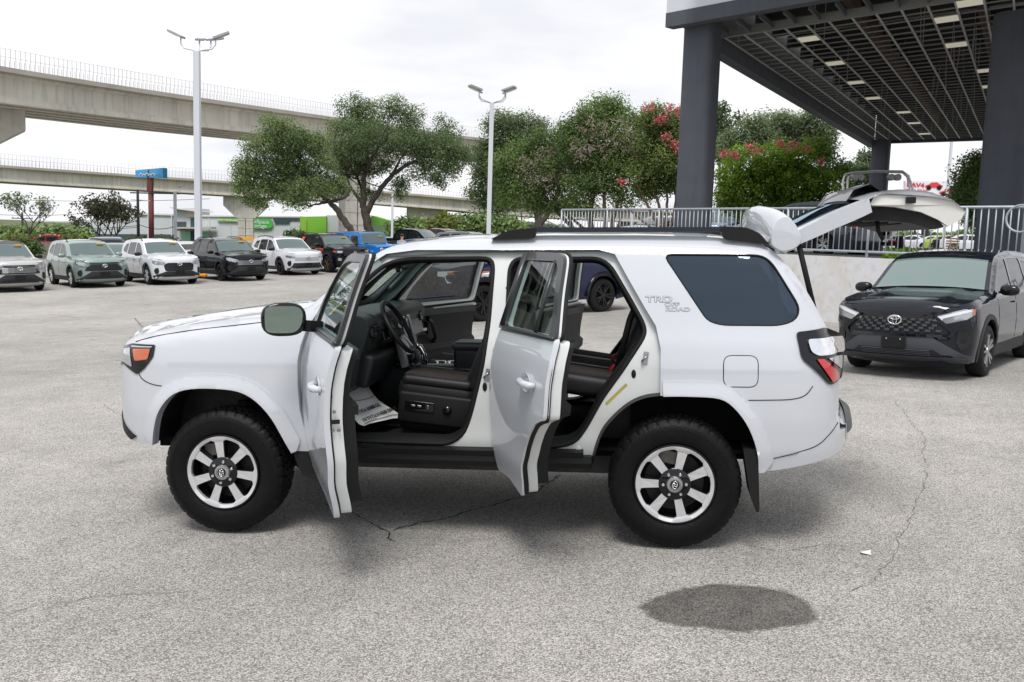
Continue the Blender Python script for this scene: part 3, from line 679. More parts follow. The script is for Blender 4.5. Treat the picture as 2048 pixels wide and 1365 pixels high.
# ---- tailgate, raised
def tailgate():
    cen = [(3.35, 1.845), (3.50, 1.93), (3.70, 2.03), (3.85, 2.09), (4.0, 2.13), (4.2, 2.15), (4.35, 2.135), (4.46, 2.085), (4.515, 1.99)]
    sid = [(3.36, 1.80), (3.48, 1.875), (3.70, 1.985), (3.885, 2.06), (3.97, 2.095), (4.15, 2.085), (4.26, 2.075), (4.38, 2.05), (4.455, 1.99)]
    hwd = [.655, .675, .70, .71, .675, .66, .655, .645, .62]
    N_ = 33; S_ = np.linspace(0, 8, N_)
    def at_(arr, u): return np.interp(u, range(9), arr)
    C0, C1, S0, S1 = [a[0] for a in cen], [a[1] for a in cen], [a[0] for a in sid], [a[1] for a in sid]
    def surf(u, t, dz=0.):
        k = 1-abs(t)**2.3; return (at_(S0, u)+(at_(C0, u)-at_(S0, u))*k, t*at_(hwd, u), at_(S1, u)+(at_(C1, u)-at_(S1, u))*k+dz)
    ts = np.linspace(-1, 1, 25)
    g = grid('tailgate', [[surf(u, t) for t in ts] for u in np.linspace(2.9, 8, 22)], WHITE, HR)
    for s in (-1, 1):
        grid('frame_strip', [[surf(u, s*t) for t in np.linspace(.88, 1, 4)] for u in np.linspace(0, 2.95, 12)], WHITE, g)
        # arm: white side face of the window part
        up = [surf(u, s) for u in np.linspace(0, 3.05, 12)]; lo = [(p[0]+.02, p[1]-s*.004, p[2]-.055-.03*math.sin(min(1, i/11)*pi/1.3)) for i, p in enumerate(up)]; inn_ = [(p[0], p[1]-s*.07, p[2]+.012) for p in lo]
        grid('arm_face', [up, lo, inn_], WHITE, g)
        pts = [tuple(Vector(surf(u, s*.87))+Vector((0, 0, -.022))) for u in np.linspace(.1, 2.9, 10)]; MB().tube(pts, .017, 6).build('glass_seal', RUB, g, True)
        # cream side flange of the lower gate
        fl = [(3.90, 2.03), (3.93, 2.085)]+[(at_(S0, u), at_(S1, u)) for u in np.linspace(4.0, 8, 13)]+[(4.43, 1.945), (4.36, 1.905), (4.30, 1.945), (4.2, 1.99), (4.05, 2.02)]
        yy = lambda a: float(np.interp(a, [3.9, 3.97, 4.46], [.675, .655, .615]))
        MB().prism(fl, lambda a, b: (a, s*yy(a), b-.002), lambda a, b: (a, s*(yy(a)-.03), b-.004)).build('edge_flange', mat('cream_primer', (.66, .655, .61), .45, coat=.3), g)
        MB().box((4.13, s*.672, 2.055), (.05, .03, .035)).build('side_wedge', BLKP, g)
    grid('rear_glass', [[surf(u, t, -.006) for t in np.linspace(-.89, .89, 19)] for u in np.linspace(.3, 2.95, 10)], G_PRIV, g)
    grid('top_strip', [[surf(u, t, .0015) for t in np.linspace(-.9, .9, 19)] for u in np.linspace(0, .35, 3)], WHITE, g)
    grid('inner_panel', [[tuple(Vector(surf(u, t*.96))+Vector((0, 0, -.05))) for t in np.linspace(-1, 1, 13)] for u in np.linspace(2.9, 8, 12)], JAMB, g)
    tp = [(3.80, 1.975), (3.95, 2.022), (4.1, 2.018), (4.2, 1.99), (4.30, 1.945), (4.345, 1.90), (4.28, 1.885), (4.15, 1.925), (4.0, 1.94), (3.82, 1.94)]
    tcd = MB().prism(rnd(tp, .02), lambda a, b: (a, -.612, b), lambda a, b: (a, .612, b)).build('trim_card', BLKP, g, 40)
    for k in range(5): MB().box((3.90+.075*k, 0, 1.934-.003*k), (.012, 1.0, .012)).build('trim_rib', DASHM, tcd)
    MB().tube([(3.99, -.50, 1.95), (4.0, -.50, 1.88), (4.03, -.49, 1.83)], .012, 6).build('pull_strap', RUB, g, True)
    ga = [[surf(u, t, o_) for t in np.linspace(-.62, .62, 9)] for u, o_ in ((2.75, .0), (3.0, .05), (3.8, .055), (4.2, .0))]
    grid('garnish', ga, mat('dark_grey_trim', (.05, .055, .065), .3, coat=.5), g)
    # spoiler standing up behind the roof
    prof = [(3.33, 1.80), (3.325, 1.86), (3.335, 1.95), (3.36, 2.02), (3.40, 2.055), (3.435, 2.035), (3.475, 1.96), (3.50, 1.88), (3.505, 1.82), (3.47, 1.77), (3.40, 1.745), (3.36, 1.77)]
    prof = rnd(prof, .02, 2); rows = []
    for t in np.linspace(-1, 1, 41):
        k = 1-.26*abs(t)**3-.06*abs(t)**14; rows.append([(px_+(.012*abs(t)**4)-.35*(1-abs(t)**2)*(pz_-1.8), t*(.705-.0*pz_), 1.80+(pz_-1.80)*(k if pz_ > 1.8 else 1-.2*abs(t)**14)) for px_, pz_ in prof])
    sp = grid('spoiler', rows, WHITE, g, closeu=True)
    for s, row in ((-1, rows[0]), (1, rows[-1])):
        c0 = np.mean(np.array(row), 0); R1 = [tuple(c0+(np.array(p)-c0)*.94+np.array((0, s*.010, 0))) for p in row]; R2 = [tuple(c0+(np.array(p)-c0)*.5+np.array((0, s*.013, 0))) for p in row]
        grid('end_cap', [row, R1, R2, [(c0[0], c0[1]+s*.0135, c0[2])]*len(row)], WHITE, sp, closeu=True)
    return g
tailgate()
for s in (-1, 1):
    a = Vector((3.505, s*.64, 1.83)); b = Vector((3.62, s*.66, 1.37)); mid = a.lerp(b, .93)
    st_ = MB().tube([a, mid], .017, 10).tube([mid, b], .007, 8).build('gas_strut', RUB, HR, True)

# ---- jamb hardware on the camera side
def jp(x, z, o=.004): return (x, -(float(hinner(np.array([x]), np.array([z]))[0])+o), z)
for x, z in ((2.605, 1.14), (1.665, 1.03)):
    MB().tube([jp(x-.012, z-.02), jp(x-.012, z-.015, .03), jp(x+.012, z+.01, .03), jp(x+.016, z+.02)], .006, 6).build('door_striker', STEEL, HR, True); MB().bar(jp(x+.004, z-.035), jp(x+.014, z+.035), .03, .004, up=(0, 1, 0)).build('striker_plate', STEEL, HR)
for x, z in ((2.545, 1.045), (1.655, .955)): ell('grommet', jp(x, z, .002), (.014, .008, .026), RUB, HR, seg=12)
MB().bar(jp(2.385, .865, .002), jp(2.505, .985, .002), .015, .003, up=(0, 1, 0)).build('yellow_label', mat('yellow_label', (.40, .34, .06), .6), HR)
for z in (.74, 1.16):
    hp2 = rbox('door_hinge', jp(1.735, z, .012), (.06, .03, .075), JAMB, HR, .006)
    for dz in (-.02, .02): MB().lathe([(.001, -.018), (.008, -.018), (.009, -.012)], 8, c=(-.01, 0, dz)).build('bolt', STEEL, hp2)
    MB().box((.575, -.845, z), (.06, .05, .07)).build('door_hinge', JAMB, HR)
MB().lathe([(.001, -.004), (.014, -.004), (.016, .0)], 14, c=jp(2.22, .585)).build('plug', JAMB, HR)
# ---- interior
MB().box((1.9, 0, .575), (2.9, 1.62, .02)).build('cabin_floor', CARPET, HR)
MB().box((2.98, 0, .83), (.9, 1.30, .42)).build('cargo_floor', CARPET, HR)
MB().box((.50, 0, .95), (.05, 1.60, .80)).build('firewall', CARPET, HR)
dp = [(.50, 1.355), (.72, 1.385), (.88, 1.37), (.93, 1.32), (.90, 1.22), (.86, 1.10), (.83, .95), (.74, .86), (.55, .86)]
dash = MB().prism(rnd(dp, .03), lambda a, b: (a, -.80, b), lambda a, b: (a, .80, b)).build('dashboard', DASHM, HR)
MB().prism(rnd([(.95, 1.36), (1.05, 1.345), (1.09, 1.25), (1.04, 1.16), (.95, 1.14)], .03), lambda a, b: (a-.14, -.60, b+.02), lambda a, b: (a-.14, -.16, b+.02)).build('instrument_hood', DASHM, dash)
rbox('gauge_face', (.935, -.37, 1.255), (.02, .34, .12), GLOSSB, dash, .01, (0, RD(-14), 0))
rbox('centre_stack', (.91, 0, 1.15), (.10, .30, .36), GLOSSB, dash, .02, (0, RD(-14), 0))
rbox('touch_screen', (.965, 0, 1.235), (.01, .21, .13), mat('screen_glass', (.012, .015, .02), .06), dash, .004, (0, RD(-14), 0))
rbox('silver_bezel', (.96, -.185, 1.14), (.06, .022, .34), SILV, dash, .008, (0, RD(-14), 0))
rbox('silver_bezel', (.96, .185, 1.14), (.06, .022, .34), SILV, dash, .008, (0, RD(-14), 0))
rbox('silver_trim_panel', (.915, .45, 1.20), (.03, .46, .12), mat('satin_silver', (.20, .23, .22), .4, metal=.4), dash, .012, (0, RD(-10), 0))
for y in (-.66, .66):
    v_ = rbox('air_vent', (.91, y, 1.27), (.04, .13, .085), GLOSSB, dash, .02, (0, RD(-14), 0))
    for k in range(4): MB().box((.935, y, 1.24+k*.02), (.012, .11, .005)).build('vent_slat', DASHM, dash)
rbox('knee_panel', (.86, -.42, 1.02), (.10, .62, .22), DASHM, dash, .03, (0, RD(16), 0))
# steering wheel
sw = MB(); ring = [(0, .185*cos(a), .185*sin(a)) for a in np.linspace(0, 2*pi, 40, endpoint=False)]
sw.tube(ring, .0165, 10, closed=True); sw_ = sw.build('steering_wheel', LEATH, HR, True)
rbox('airbag_cover', (-.015, 0, 0), (.045, .15, .13), BLKP, sw_, .02)
for a in (8, 172, 248, 292):
    b = MB(); r_ = RD(a); b.bar((-.008, .05*cos(r_), .05*sin(r_)), (0, .18*cos(r_), .18*sin(r_)), .03 if a < 200 else .02, .015, up=(1, 0, 0)); b.build('spoke', SILV if a > 200 else GLOSSB, sw_)
em = MB(); em.tube([(.012, .022*cos(q), .015*sin(q)) for q in np.linspace(0, 2*pi, 18, endpoint=False)], .002, 5, closed=True).tube([(.012, .007*cos(q), .014*sin(q)) for q in np.linspace(0, 2*pi, 18, endpoint=False)], .0018, 5, closed=True).tube([(.012, .014*cos(q), .006+.005*sin(q)) for q in np.linspace(0, 2*pi, 18, endpoint=False)], .0018, 5, closed=True); em.build('emblem', CHROME, sw_, True)
sw_.location = (1.0, -.37, 1.27); sw_.rotation_euler = (0, RD(-30), 0)
MB().tube([(.98, -.37, 1.26), (.82, -.37, 1.14)], .05, 12).build('steering_column', DASHM, HR, True)
MB().tube([(.93, -.37, 1.25), (.94, -.55, 1.28)], .008, 8).build('stalk', BLKP, HR, True)
# console
rbox('centre_console', (1.15, 0, .80), (.75, .27, .36), DASHM, HR, .04)
rbox('console_top', (1.10, 0, .975), (.42, .22, .02), GLOSSB, HR, .008)
rbox('armrest_box', (1.50, 0, .97), (.36, .25, .26), LEATH, HR, .03)
rbox('armrest_lid', (1.50, 0, 1.115), (.38, .26, .06), mat('armrest_leather', (.035, .042, .043), .45, bump=.1, bscale=200), HR, .028)
MB().tube([(1.08, 0, .98), (1.075, 0, 1.07)], .009, 8).build('shifter_rod', CHROME, HR, True)
sk = MB().tube([(1.11, -.03, .985), (1.10, -.03, 1.05), (1.07, -.03, 1.10), (1.03, -.03, 1.11)], [.013, .014, .021, .018], 10).build('shift_lever', CHROME, HR, True)
MB().tube([(1.0, -.06, .985), (1.0, -.06, 1.05)], [.012, .02], 10).build('transfer_lever', BLKP, HR, True)
for k, x in enumerate((1.20, 1.29)): MB().lathe([(.035, .0), (.042, .004), (.042, -.02)], 20, axis='Z', c=(x, .04, .99)).build('cup_holder', CHROME, HR, True)
# front seats
def seat(y):
    r = rbox('front_seat', (1.30, y, .865), (.52, .50, .17), LEATH, HR, .075, (0, RD(6), 0), seg=5)
    rbox('cushion_insert', (-.02, 0, .082), (.44, .27, .03), CLOTH, r, .014)
    rbox('side_bolster', (0, -.205, .07), (.46, .10, .07), LEATH, r, .034, seg=4); rbox('side_bolster', (0, .205, .07), (.46, .10, .07), LEATH, r, .034, seg=4)
    rbox('seat_base', (.02, 0, -.165), (.50, .46, .20), BLKP, r, .04)
    sh = rbox('side_shield', (.02, -.262, -.10), (.50, .04, .20), BLKP, r, .018)
    rbox('switch_bezel', (-.09, -.285, -.085), (.19, .012, .065), GLOSSB, r, .005)
    for dx in (-.13, -.09): rbox('seat_switch', (dx, -.293, -.083), (.028, .01, .014), STEEL, r, .003)
    rbox('seat_switch', (-.035, -.293, -.083), (.012, .01, .026), STEEL, r, .003)
    MB().lathe([(.001, -.012), (.026, -.012), (.029, .0)], 18, c=(.09, -.285, -.09)).build('lumbar_knob', GLOSSB, r, True)
    bk = rbox('seat_back', (.33, 0, .33), (.16, .50, .66), LEATH, r, .07, (0, RD(16), 0), seg=5)
    rbox('back_insert', (.27, 0, .33), (.07, .27, .54), CLOTH, r, .03, (0, RD(16), 0))
    rbox('headrest', (.44, 0, .74), (.11, .26, .18), LEATH, r, .05, (0, RD(12), 0), seg=4)
    rbox('buckle', (.14, .26, .10), (.02, .03, .05), mat('red_button', (.6, .02, .02), .4), r, .004, (0, RD(20), 0))
    for dy in (-.16, .16): MB().box((.0, dy, -.29), (.42, .03, .05)).build('seat_rail', DARKM, r)
    return r
seat(-.37); seat(.37)
# rear bench
for y in (-.45, 0, .45):
    r = rbox('rear_seat', (2.26, y, .935), (.50, .44, .14), LEATH, HR, .05, (0, RD(8), 0), seg=4)
    rbox('cushion_insert', (-.02, 0, .066), (.40, .28, .02), CLOTH, r, .009)
    bk = rbox('seat_back', (.285, 0, .30), (.15, .44, .62), LEATH, r, .06, (0, RD(12), 0), seg=4)
    rbox('headrest', (.34, 0, .66), (.09, .26, .14), LEATH, r, .04, (0, RD(10), 0))
    if y: rbox('buckle', (.14, .16 if y < 0 else -.16, .09), (.02, .03, .045), MATS['red_button'], r, .004, (0, RD(30), 0))
MB().tube([(2.60, -.70, 1.55), (2.52, -.66, 1.35), (2.44, -.66, 1.02)], .02, 6).build('seat_belt', RUB, HR, True)
MB().tube([(1.78, -.72, 1.55), (1.74, -.70, 1.2), (1.72, -.70, .7)], .018, 6).build('seat_belt', RUB, HR, True)
# grab handles, inner mirror, visors
for s in (-1, 1):
    gh = [(.66, s*.70, 1.47), (.69, s*.665, 1.49), (.78, s*.64, 1.58), (.80, s*.64, 1.61), (.83, s*.66, 1.62)]
    MB().tube(gh, .017, 8).build('grab_handle', TRIMG, HR, True)
    vi = rbox('sun_visor', (1.08, s*.36, 1.765), (.17, .38, .02), LINER, HR, .008, (0, RD(8), 0))
    MB().bar((1.72, s*.75, .62), (1.72, s*.75, 1.30), .10, .04, up=(0, 1, 0)).bar((1.73, s*.75, 1.28), (1.73, s*.58, 1.76), .09, .03, up=(0, 1, 0)).build('inner_pillar', TRIMG if s > 0 else BLKP, HR)
    MB().bar((.60, s*.775, 1.38), (.97, s*.655, 1.70), .05, .09).build('pillar_cover', TRIMG, HR)
rbox('rear_view_mirror', (.93, -.03, 1.655), (.035, .25, .065), GLOSSB, HR, .015, (0, RD(-10), RD(8)))
MB().tube([(.93, -.03, 1.665), (.87, -.03, 1.71)], .012, 6).build('mirror_stem', BLKP, HR, True)
# rubber mat and printed floor paper (a loose sheet: a thing of its own)
rows = []
for i in range(9):
    rows.append([(.72+.055*i, -.66+.05*j, .592+.004*((i) % 2)) for j in range(9)])
grid('floor_mat', rows, RUB, HR, thick=.006)
MB().box((1.04, -.72, .588), (.76, .10, .012)).build('scuff_plate', BLKP, HR)
# Side badge lettering
def side_text(s_, size, x, z, bold=.0, sx=1.0):
    me_o = place_text('badge_letters', s_, size, mat('badge_silver', (.60, .61, .63), .3, metal=.7), HR, (x, -(float(hw(np.array([x]), np.array([z]))[0])+.0015), z), (1, 0, 0), (0, .25, 1), .0015, bold, .0, sx)
    return me_o
DKO = mat('badge_outline', (.05, .05, .055), .4)
def badge(s_, size, x, z, sx):
    y = -(float(hw(np.array([x]), np.array([z]))[0])+.0012); up = (0, .3, 1)
    place_text('badge_letters', s_, size, DKO, HR, (x, y, z), (1, 0, 0), up, .0008, size*.03, 0, sx)
    place_text('badge_letters', s_, size, mat('badge_silver', (.60, .61, .63), .3, metal=.7), HR, (x, y-.0012, z), (1, 0, 0), up, .0008, 0, 0, sx)
badge('TRD', .052, 2.69, 1.482, 1.55); badge('OFF', .034, 2.765, 1.452, 1.45); badge('ROAD', .034, 2.80, 1.424, 1.5)
# ================================================================ ground
def ground():
    xs = np.unique(np.concatenate([np.linspace(-60, 60, 61), np.array([-2500, -900, -400, -200, -120, -80, 80, 120, 200, 400, 900, 2500])]))
    ys = np.unique(np.concatenate([np.linspace(-20, 80, 51), np.array([-400, -120, -50, 100, 130, 180, 260, 400, 800, 1600, 3000])]))
    V = [(x, y, gz(x, y)) for y in ys for x in xs]; nx = len(xs); F = [(j*nx+i, j*nx+i+1, (j+1)*nx+i+1, (j+1)*nx+i) for j in range(len(ys)-1) for i in range(nx-1)]
    me = bpy.data.meshes.new('ground'); me.from_pydata(V, [], F); me.shade_smooth()
    m = bpy.data.materials.new('asphalt'); m.use_nodes = True; nt = m.node_tree; b = nt.nodes['Principled BSDF']; A = nt.nodes.new; L = nt.links.new
    tc = A('ShaderNodeTexCoord'); P = tc.outputs['Object']
    def noise(sc_, det=4, rough=.5):
        n = A('ShaderNodeTexNoise'); n.inputs['Scale'].default_value = sc_; n.inputs['Detail'].default_value = det; n.inputs['Roughness'].default_value = rough; L(P, n.inputs['Vector']); return n.outputs[0]
    def ramp(x, p0, c0, p1, c1):
        r = A('ShaderNodeValToRGB'); e = r.color_ramp.elements; e[0].position = p0; e[0].color = (*c0, 1); e[1].position = p1; e[1].color = (*c1, 1); L(x, r.inputs[0]); return r.outputs[0]
    def mix(mode, f, a, b_):
        x = A('ShaderNodeMix'); x.data_type = 'RGBA'; x.blend_type = mode
        if isinstance(f, float): x.inputs[0].default_value = f
        else: L(f, x.inputs[0])
        for i, q in ((6, a), (7, b_)):
            if isinstance(q, tuple): x.inputs[i].default_value = (*q, 1)
            else: L(q, x.inputs[i])
        return x.outputs[2]
    vo = A('ShaderNodeTexVoronoi'); vo.inputs['Scale'].default_value = 130; L(P, vo.inputs['Vector'])
    vs = A('ShaderNodeSeparateColor'); L(vo.outputs['Color'], vs.inputs[0])
    stone = ramp(vs.outputs[0], .0, (.265, .257, .244), 1., (.68, .658, .62))
    gap = ramp(vo.outputs['Distance'], .30, (1, 1, 1), .8, (.42, .42, .42))
    c = mix('MULTIPLY', 1., stone, gap)
    big = ramp(noise(.35, 6, .6), .3, (.82, .82, .83), .7, (1.12, 1.11, 1.10)); c = mix('MULTIPLY', 1., c, big)
    med = ramp(noise(2.3, 6, .65), .25, (.84, .84, .84), .75, (1.1, 1.1, 1.1)); c = mix('MULTIPLY', 1., c, med)
    drip = ramp(noise(1.9, 3, .5), .66, (1, 1, 1), .74, (.80, .79, .78)); c = mix('MULTIPLY', 1., c, drip)
    lane = ramp(noise(.11, 3, .6), .38, (.90, .895, .885), .60, (1.05, 1.045, 1.03)); c = mix('MULTIPLY', 1., c, lane)
    # wet stain
    mp = A('ShaderNodeMapping'); sx, sy = STAIN; mp.inputs['Location'].default_value = (-sx[0]/sy[0], -sx[1]/sy[1], 0); mp.inputs['Scale'].default_value = (1/sy[0], 1/sy[1], 0); L(P, mp.inputs['Vector'])
    ln = A('ShaderNodeVectorMath'); ln.operation = 'LENGTH'; L(mp.outputs[0], ln.inputs[0])
    nn = A('ShaderNodeMath'); nn.operation = 'MULTIPLY_ADD'; L(noise(2.4, 4, .55), nn.inputs[0]); nn.inputs[1].default_value = .8; L(ln.outputs['Value'], nn.inputs[2])
    sm_ = ramp(nn.outputs[0], .0, (1, 1, 1), 1., (0, 0, 0))
    mr = A('ShaderNodeMapRange'); mr.inputs['From Min'].default_value = 1.33; mr.inputs['From Max'].default_value = 1.43; mr.inputs['To Min'].default_value = 1; mr.inputs['To Max'].default_value = 0; L(nn.outputs[0], mr.inputs[0])
    f_ = A('ShaderNodeMath'); f_.operation = 'MULTIPLY'; L(mr.outputs[0], f_.inputs[0]); f_.inputs[1].default_value = 1.
    wetc = ramp(noise(4.5, 5, .6), .3, (.27, .265, .27), .7, (.46, .45, .44)); c = mix('MULTIPLY', f_.outputs[0], c, wetc)
    # far away the land is scrub, not asphalt
    sp = A('ShaderNodeSeparateXYZ'); L(P, sp.inputs[0])
    far = A('ShaderNodeMapRange'); far.inputs['From Min'].default_value = 95; far.inputs['From Max'].default_value = 130; L(sp.outputs[1], far.inputs[0])
    scrub = ramp(noise(.06, 5), .35, (.05, .075, .03), .65, (.14, .15, .07)); c = mix('MIX', far.outputs[0], c, scrub)
    L(c, b.inputs['Base Color']); b.inputs['Roughness'].default_value = .92; b.inputs['Specular IOR Level'].default_value = .3
    bp = A('ShaderNodeBump'); bp.inputs['Strength'].default_value = .5; bp.inputs['Distance'].default_value = .006; L(vo.outputs['Distance'], bp.inputs['Height']); L(bp.outputs[0], b.inputs['Normal'])
    o = link('ground', me, m); o['kind'] = 'structure'; return o
def onground(px, py):
    r = ray(px, py); t = 5.
    for _ in range(60):
        q = CAMP+r*t; e = q[2]-gz(q[0], q[1]); t += e/(-r[2]+.0)*.7 if r[2] < 0 else 0
    return Vector((q[0], q[1], gz(q[0], q[1])))
_c0 = onground(1470, 1216); _l = onground(1295, 1212); _t = onground(1460, 1171); _b = onground(1460, 1262)
STAIN = ((_c0.x, (_t.y+_b.y)/2), ((_c0.x-_l.x)*1.02, (_t.y-_b.y)/2*1.05))
GROUND = ground()
CRACK = mat('crack_dark', (.11, .10, .088), .95)
CRACKD = mat('crack_deep', (.04, .038, .035), .95)
def crack(pts, w0, name='pavement_crack'):
    P = [onground(*p) for p in pts]; Q = []
    for a, b in zip(P, P[1:]):
        n = max(2, int((b-a).length/.035)); 
        for k in range(n): Q.append(a.lerp(b, k/n))
    Q.append(P[-1]); V = []; F = []; off = 0
    for i, q in enumerate(Q):
        d = (Q[min(i+1, len(Q)-1)]-Q[max(i-1, 0)]); d.z = 0; d.normalize(); nrm = Vector((-d.y, d.x, 0)); off = off*.8+random.uniform(-.016, .016)
        ww = w0*1.0*random.uniform(.25, 1.3)*(.3 if i in (0, len(Q)-1) else 1)
        for s in (-1, 1):
            v = q+nrm*(off+s*ww/2); V.append((v.x, v.y, gz(v.x, v.y)+.004))
        if i: F.append((2*i-2, 2*i-1, 2*i+1, 2*i))
    o = MB().add(V, F).build(name, CRACKD if w0 > .0085 and pts[0][1] > 900 else CRACK, None, fixn=False); o['kind'] = 'structure'; return o
for pts, w0 in (([(640, 1005), (700, 1025), (735, 1040), (770, 1062), (787, 1085)], .012), ([(787, 1062), (830, 1050), (870, 1040), (935, 1022), (1030, 1000), (1060, 985), (1120, 950)], .017), ([(0, 1232), (120, 1205), (250, 1192), (380, 1186)], .004), ([(0, 752), (70, 745), (160, 736)], .01),
                ([(100, 629), (160, 636), (220, 637), (269, 637), (282, 652), (294, 658), (303, 668)], .022), ([(620, 560), (500, 572), (400, 585), (330, 590)], .02), ([(1690, 880), (1800, 895), (1990, 915), (2048, 925)], .004), ([(1790, 800), (1850, 880), (1855, 960), (1810, 1060), (1760, 1150), (1700, 1200)], .004),
                ([(1480, 1090), (1560, 1105), (1640, 1088), (1700, 1095)], .004), ([(130, 820), (200, 808), (248, 835)], .005), ([(1700, 770), (1830, 775), (1960, 800), (2048, 806)], .006)):
    crack(pts, w0)
st = MB(); rg = random.Random(3)
# ================================================================ other vehicles (local: front toward -x, z up)
WS = mat('car_windshield', (.060, .098, .10), .04, spec=.7, coat=.4)  # teal base colour paints in the sky that the glass would reflect
SG = mat('dark_side_window', (.012, .014, .015), .04, spec=.5)
CLAD = mat('grey_cladding', (.028, .031, .036), .6, spec=.3); CLAD2 = mat('charcoal_cladding', (.060, .064, .074), .55, spec=.3)
HEADL = mat('headlight_lens', (.42, .44, .46), .08, metal=.5, coat=1.)
YTAG = mat('yellow_sticker', (.80, .48, .05), .6)
VT = mat('vehicle_tyre', (.010, .010, .011), .7, spec=.3)
def paint(n, c, metal=.0, rough=.3, coat=1.): return mat(n+'_car_paint', c, rough, metal=metal, coat=coat, spec=.05)
KINDS = {
 'crossover': dict(L=(-2.28, 2.32), W=1.855, H=1.69, wb=2.69, r=.355, belt=1.06,
    top=[(-2.29, .62), (-2.285, .86), (-2.25, .965), (-2.13, 1.015), (-1.9, 1.05), (-1.5, 1.10), (-1.05, 1.135), (-.98, 1.15), (-.42, 1.535), (-.22, 1.61), (.1, 1.66), (.7, 1.69), (1.3, 1.675), (1.80, 1.63), (1.95, 1.58), (2.14, 1.28), (2.22, 1.06), (2.31, .95), (2.32, .60)],
    win=[[(-.80, 1.10), (-.74, 1.20), (-.32, 1.49), (-.12, 1.555), (.12, 1.575), (.15, 1.09)], [(.22, 1.09), (.19, 1.58), (.95, 1.575), (1.02, 1.54), (1.12, 1.12)], [(1.20, 1.16), (1.10, 1.54), (1.48, 1.50), (1.74, 1.27), (1.66, 1.20)]], ws=(-.97, -.40), rw=(1.97, 2.15), seams=(-.86, .18, 1.12)),
 'runner': dict(L=(-2.30, 2.48), W=1.925, H=1.80, wb=2.79, r=.40, belt=1.20,
    top=[(-2.34, .66), (-2.32, .95), (-2.24, 1.09), (-1.9, 1.17), (-1.4, 1.22), (-.98, 1.26), (-.90, 1.28), (-.46, 1.62), (-.30, 1.70), (.1, 1.76), (.8, 1.79), (1.5, 1.78), (2.0, 1.74), (2.12, 1.68), (2.34, 1.28), (2.42, 1.10), (2.46, .95), (2.47, .62)],
    win=[[(-.72, 1.24), (-.66, 1.34), (-.36, 1.58), (-.18, 1.66), (.28, 1.68), (.30, 1.23)], [(.38, 1.23), (.36, 1.68), (.95, 1.67), (1.03, 1.62), (1.22, 1.28), (1.2, 1.24)], [(1.34, 1.32), (1.14, 1.66), (1.80, 1.63), (2.05, 1.34), (2.0, 1.27), (1.5, 1.26)]], ws=(-.89, -.44), rw=(2.14, 2.36), seams=(-.82, .33, 1.25)),
 'jeep': dict(L=(-2.25, 2.10), W=1.70, H=1.86, wb=2.95, r=.42, belt=1.22,
    top=[(-2.15, .60), (-2.14, 1.10), (-2.08, 1.18), (-1.6, 1.22), (-.92, 1.25), (-.86, 1.27), (-.66, 1.70), (-.60, 1.80), (-.4, 1.85), (.6, 1.87), (1.9, 1.85), (2.02, 1.81), (2.12, 1.25), (2.14, .60)],
    win=[[(-.62, 1.26), (-.54, 1.62), (-.46, 1.68), (.12, 1.69), (.14, 1.26)], [(.28, 1.26), (.28, 1.69), (.84, 1.69), (.98, 1.60), (1.0, 1.26)], [(1.14, 1.26), (1.14, 1.69), (1.84, 1.67), (1.92, 1.28)]], ws=(-.85, -.65), rw=(2.03, 2.11), seams=(-.70, .20, 1.06)),
 'pickup': dict(L=(-2.95, 2.98), W=2.02, H=1.95, wb=3.70, r=.42, belt=1.30,
    top=[(-2.96, .62), (-2.95, 1.08), (-2.84, 1.20), (-2.4, 1.27), (-1.75, 1.31), (-1.42, 1.34), (-1.34, 1.36), (-.78, 1.78), (-.62, 1.86), (-.2, 1.93), (.5, 1.95), (.95, 1.90), (1.08, 1.82), (1.22, 1.40), (1.24, 1.36), (2.0, 1.36), (2.93, 1.37), (2.96, 1.33), (2.97, .62)],
    win=[[(-1.16, 1.34), (-1.08, 1.44), (-.70, 1.74), (-.50, 1.82), (-.08, 1.83), (-.06, 1.33)], [(.02, 1.33), (.02, 1.83), (.80, 1.82), (.93, 1.74), (1.0, 1.34)]], ws=(-1.33, -.76), rw=(1.09, 1.22), seams=(-1.24, -.02, 1.06)),
 'sedan': dict(L=(-2.35, 2.45), W=1.83, H=1.45, wb=2.82, r=.34, belt=.94,
    top=[(-2.36, .50), (-2.33, .68), (-2.22, .78), (-1.8, .88), (-1.2, .95), (-.98, .97), (-.30, 1.34), (-.1, 1.40), (.4, 1.45), (.95, 1.41), (1.2, 1.34), (1.80, 1.06), (2.2, 1.04), (2.38, .99), (2.44, .85), (2.44, .50)],
    win=[[(-.72, .99), (-.60, 1.07), (-.15, 1.30), (.12, 1.345), (.36, 1.35), (.38, .97)], [(.45, .97), (.43, 1.35), (.90, 1.32), (1.12, 1.25), (1.30, 1.02), (1.25, .98)]], ws=(-.96, -.28), rw=(1.22, 1.78), seams=(-.80, .41, 1.2)),
}
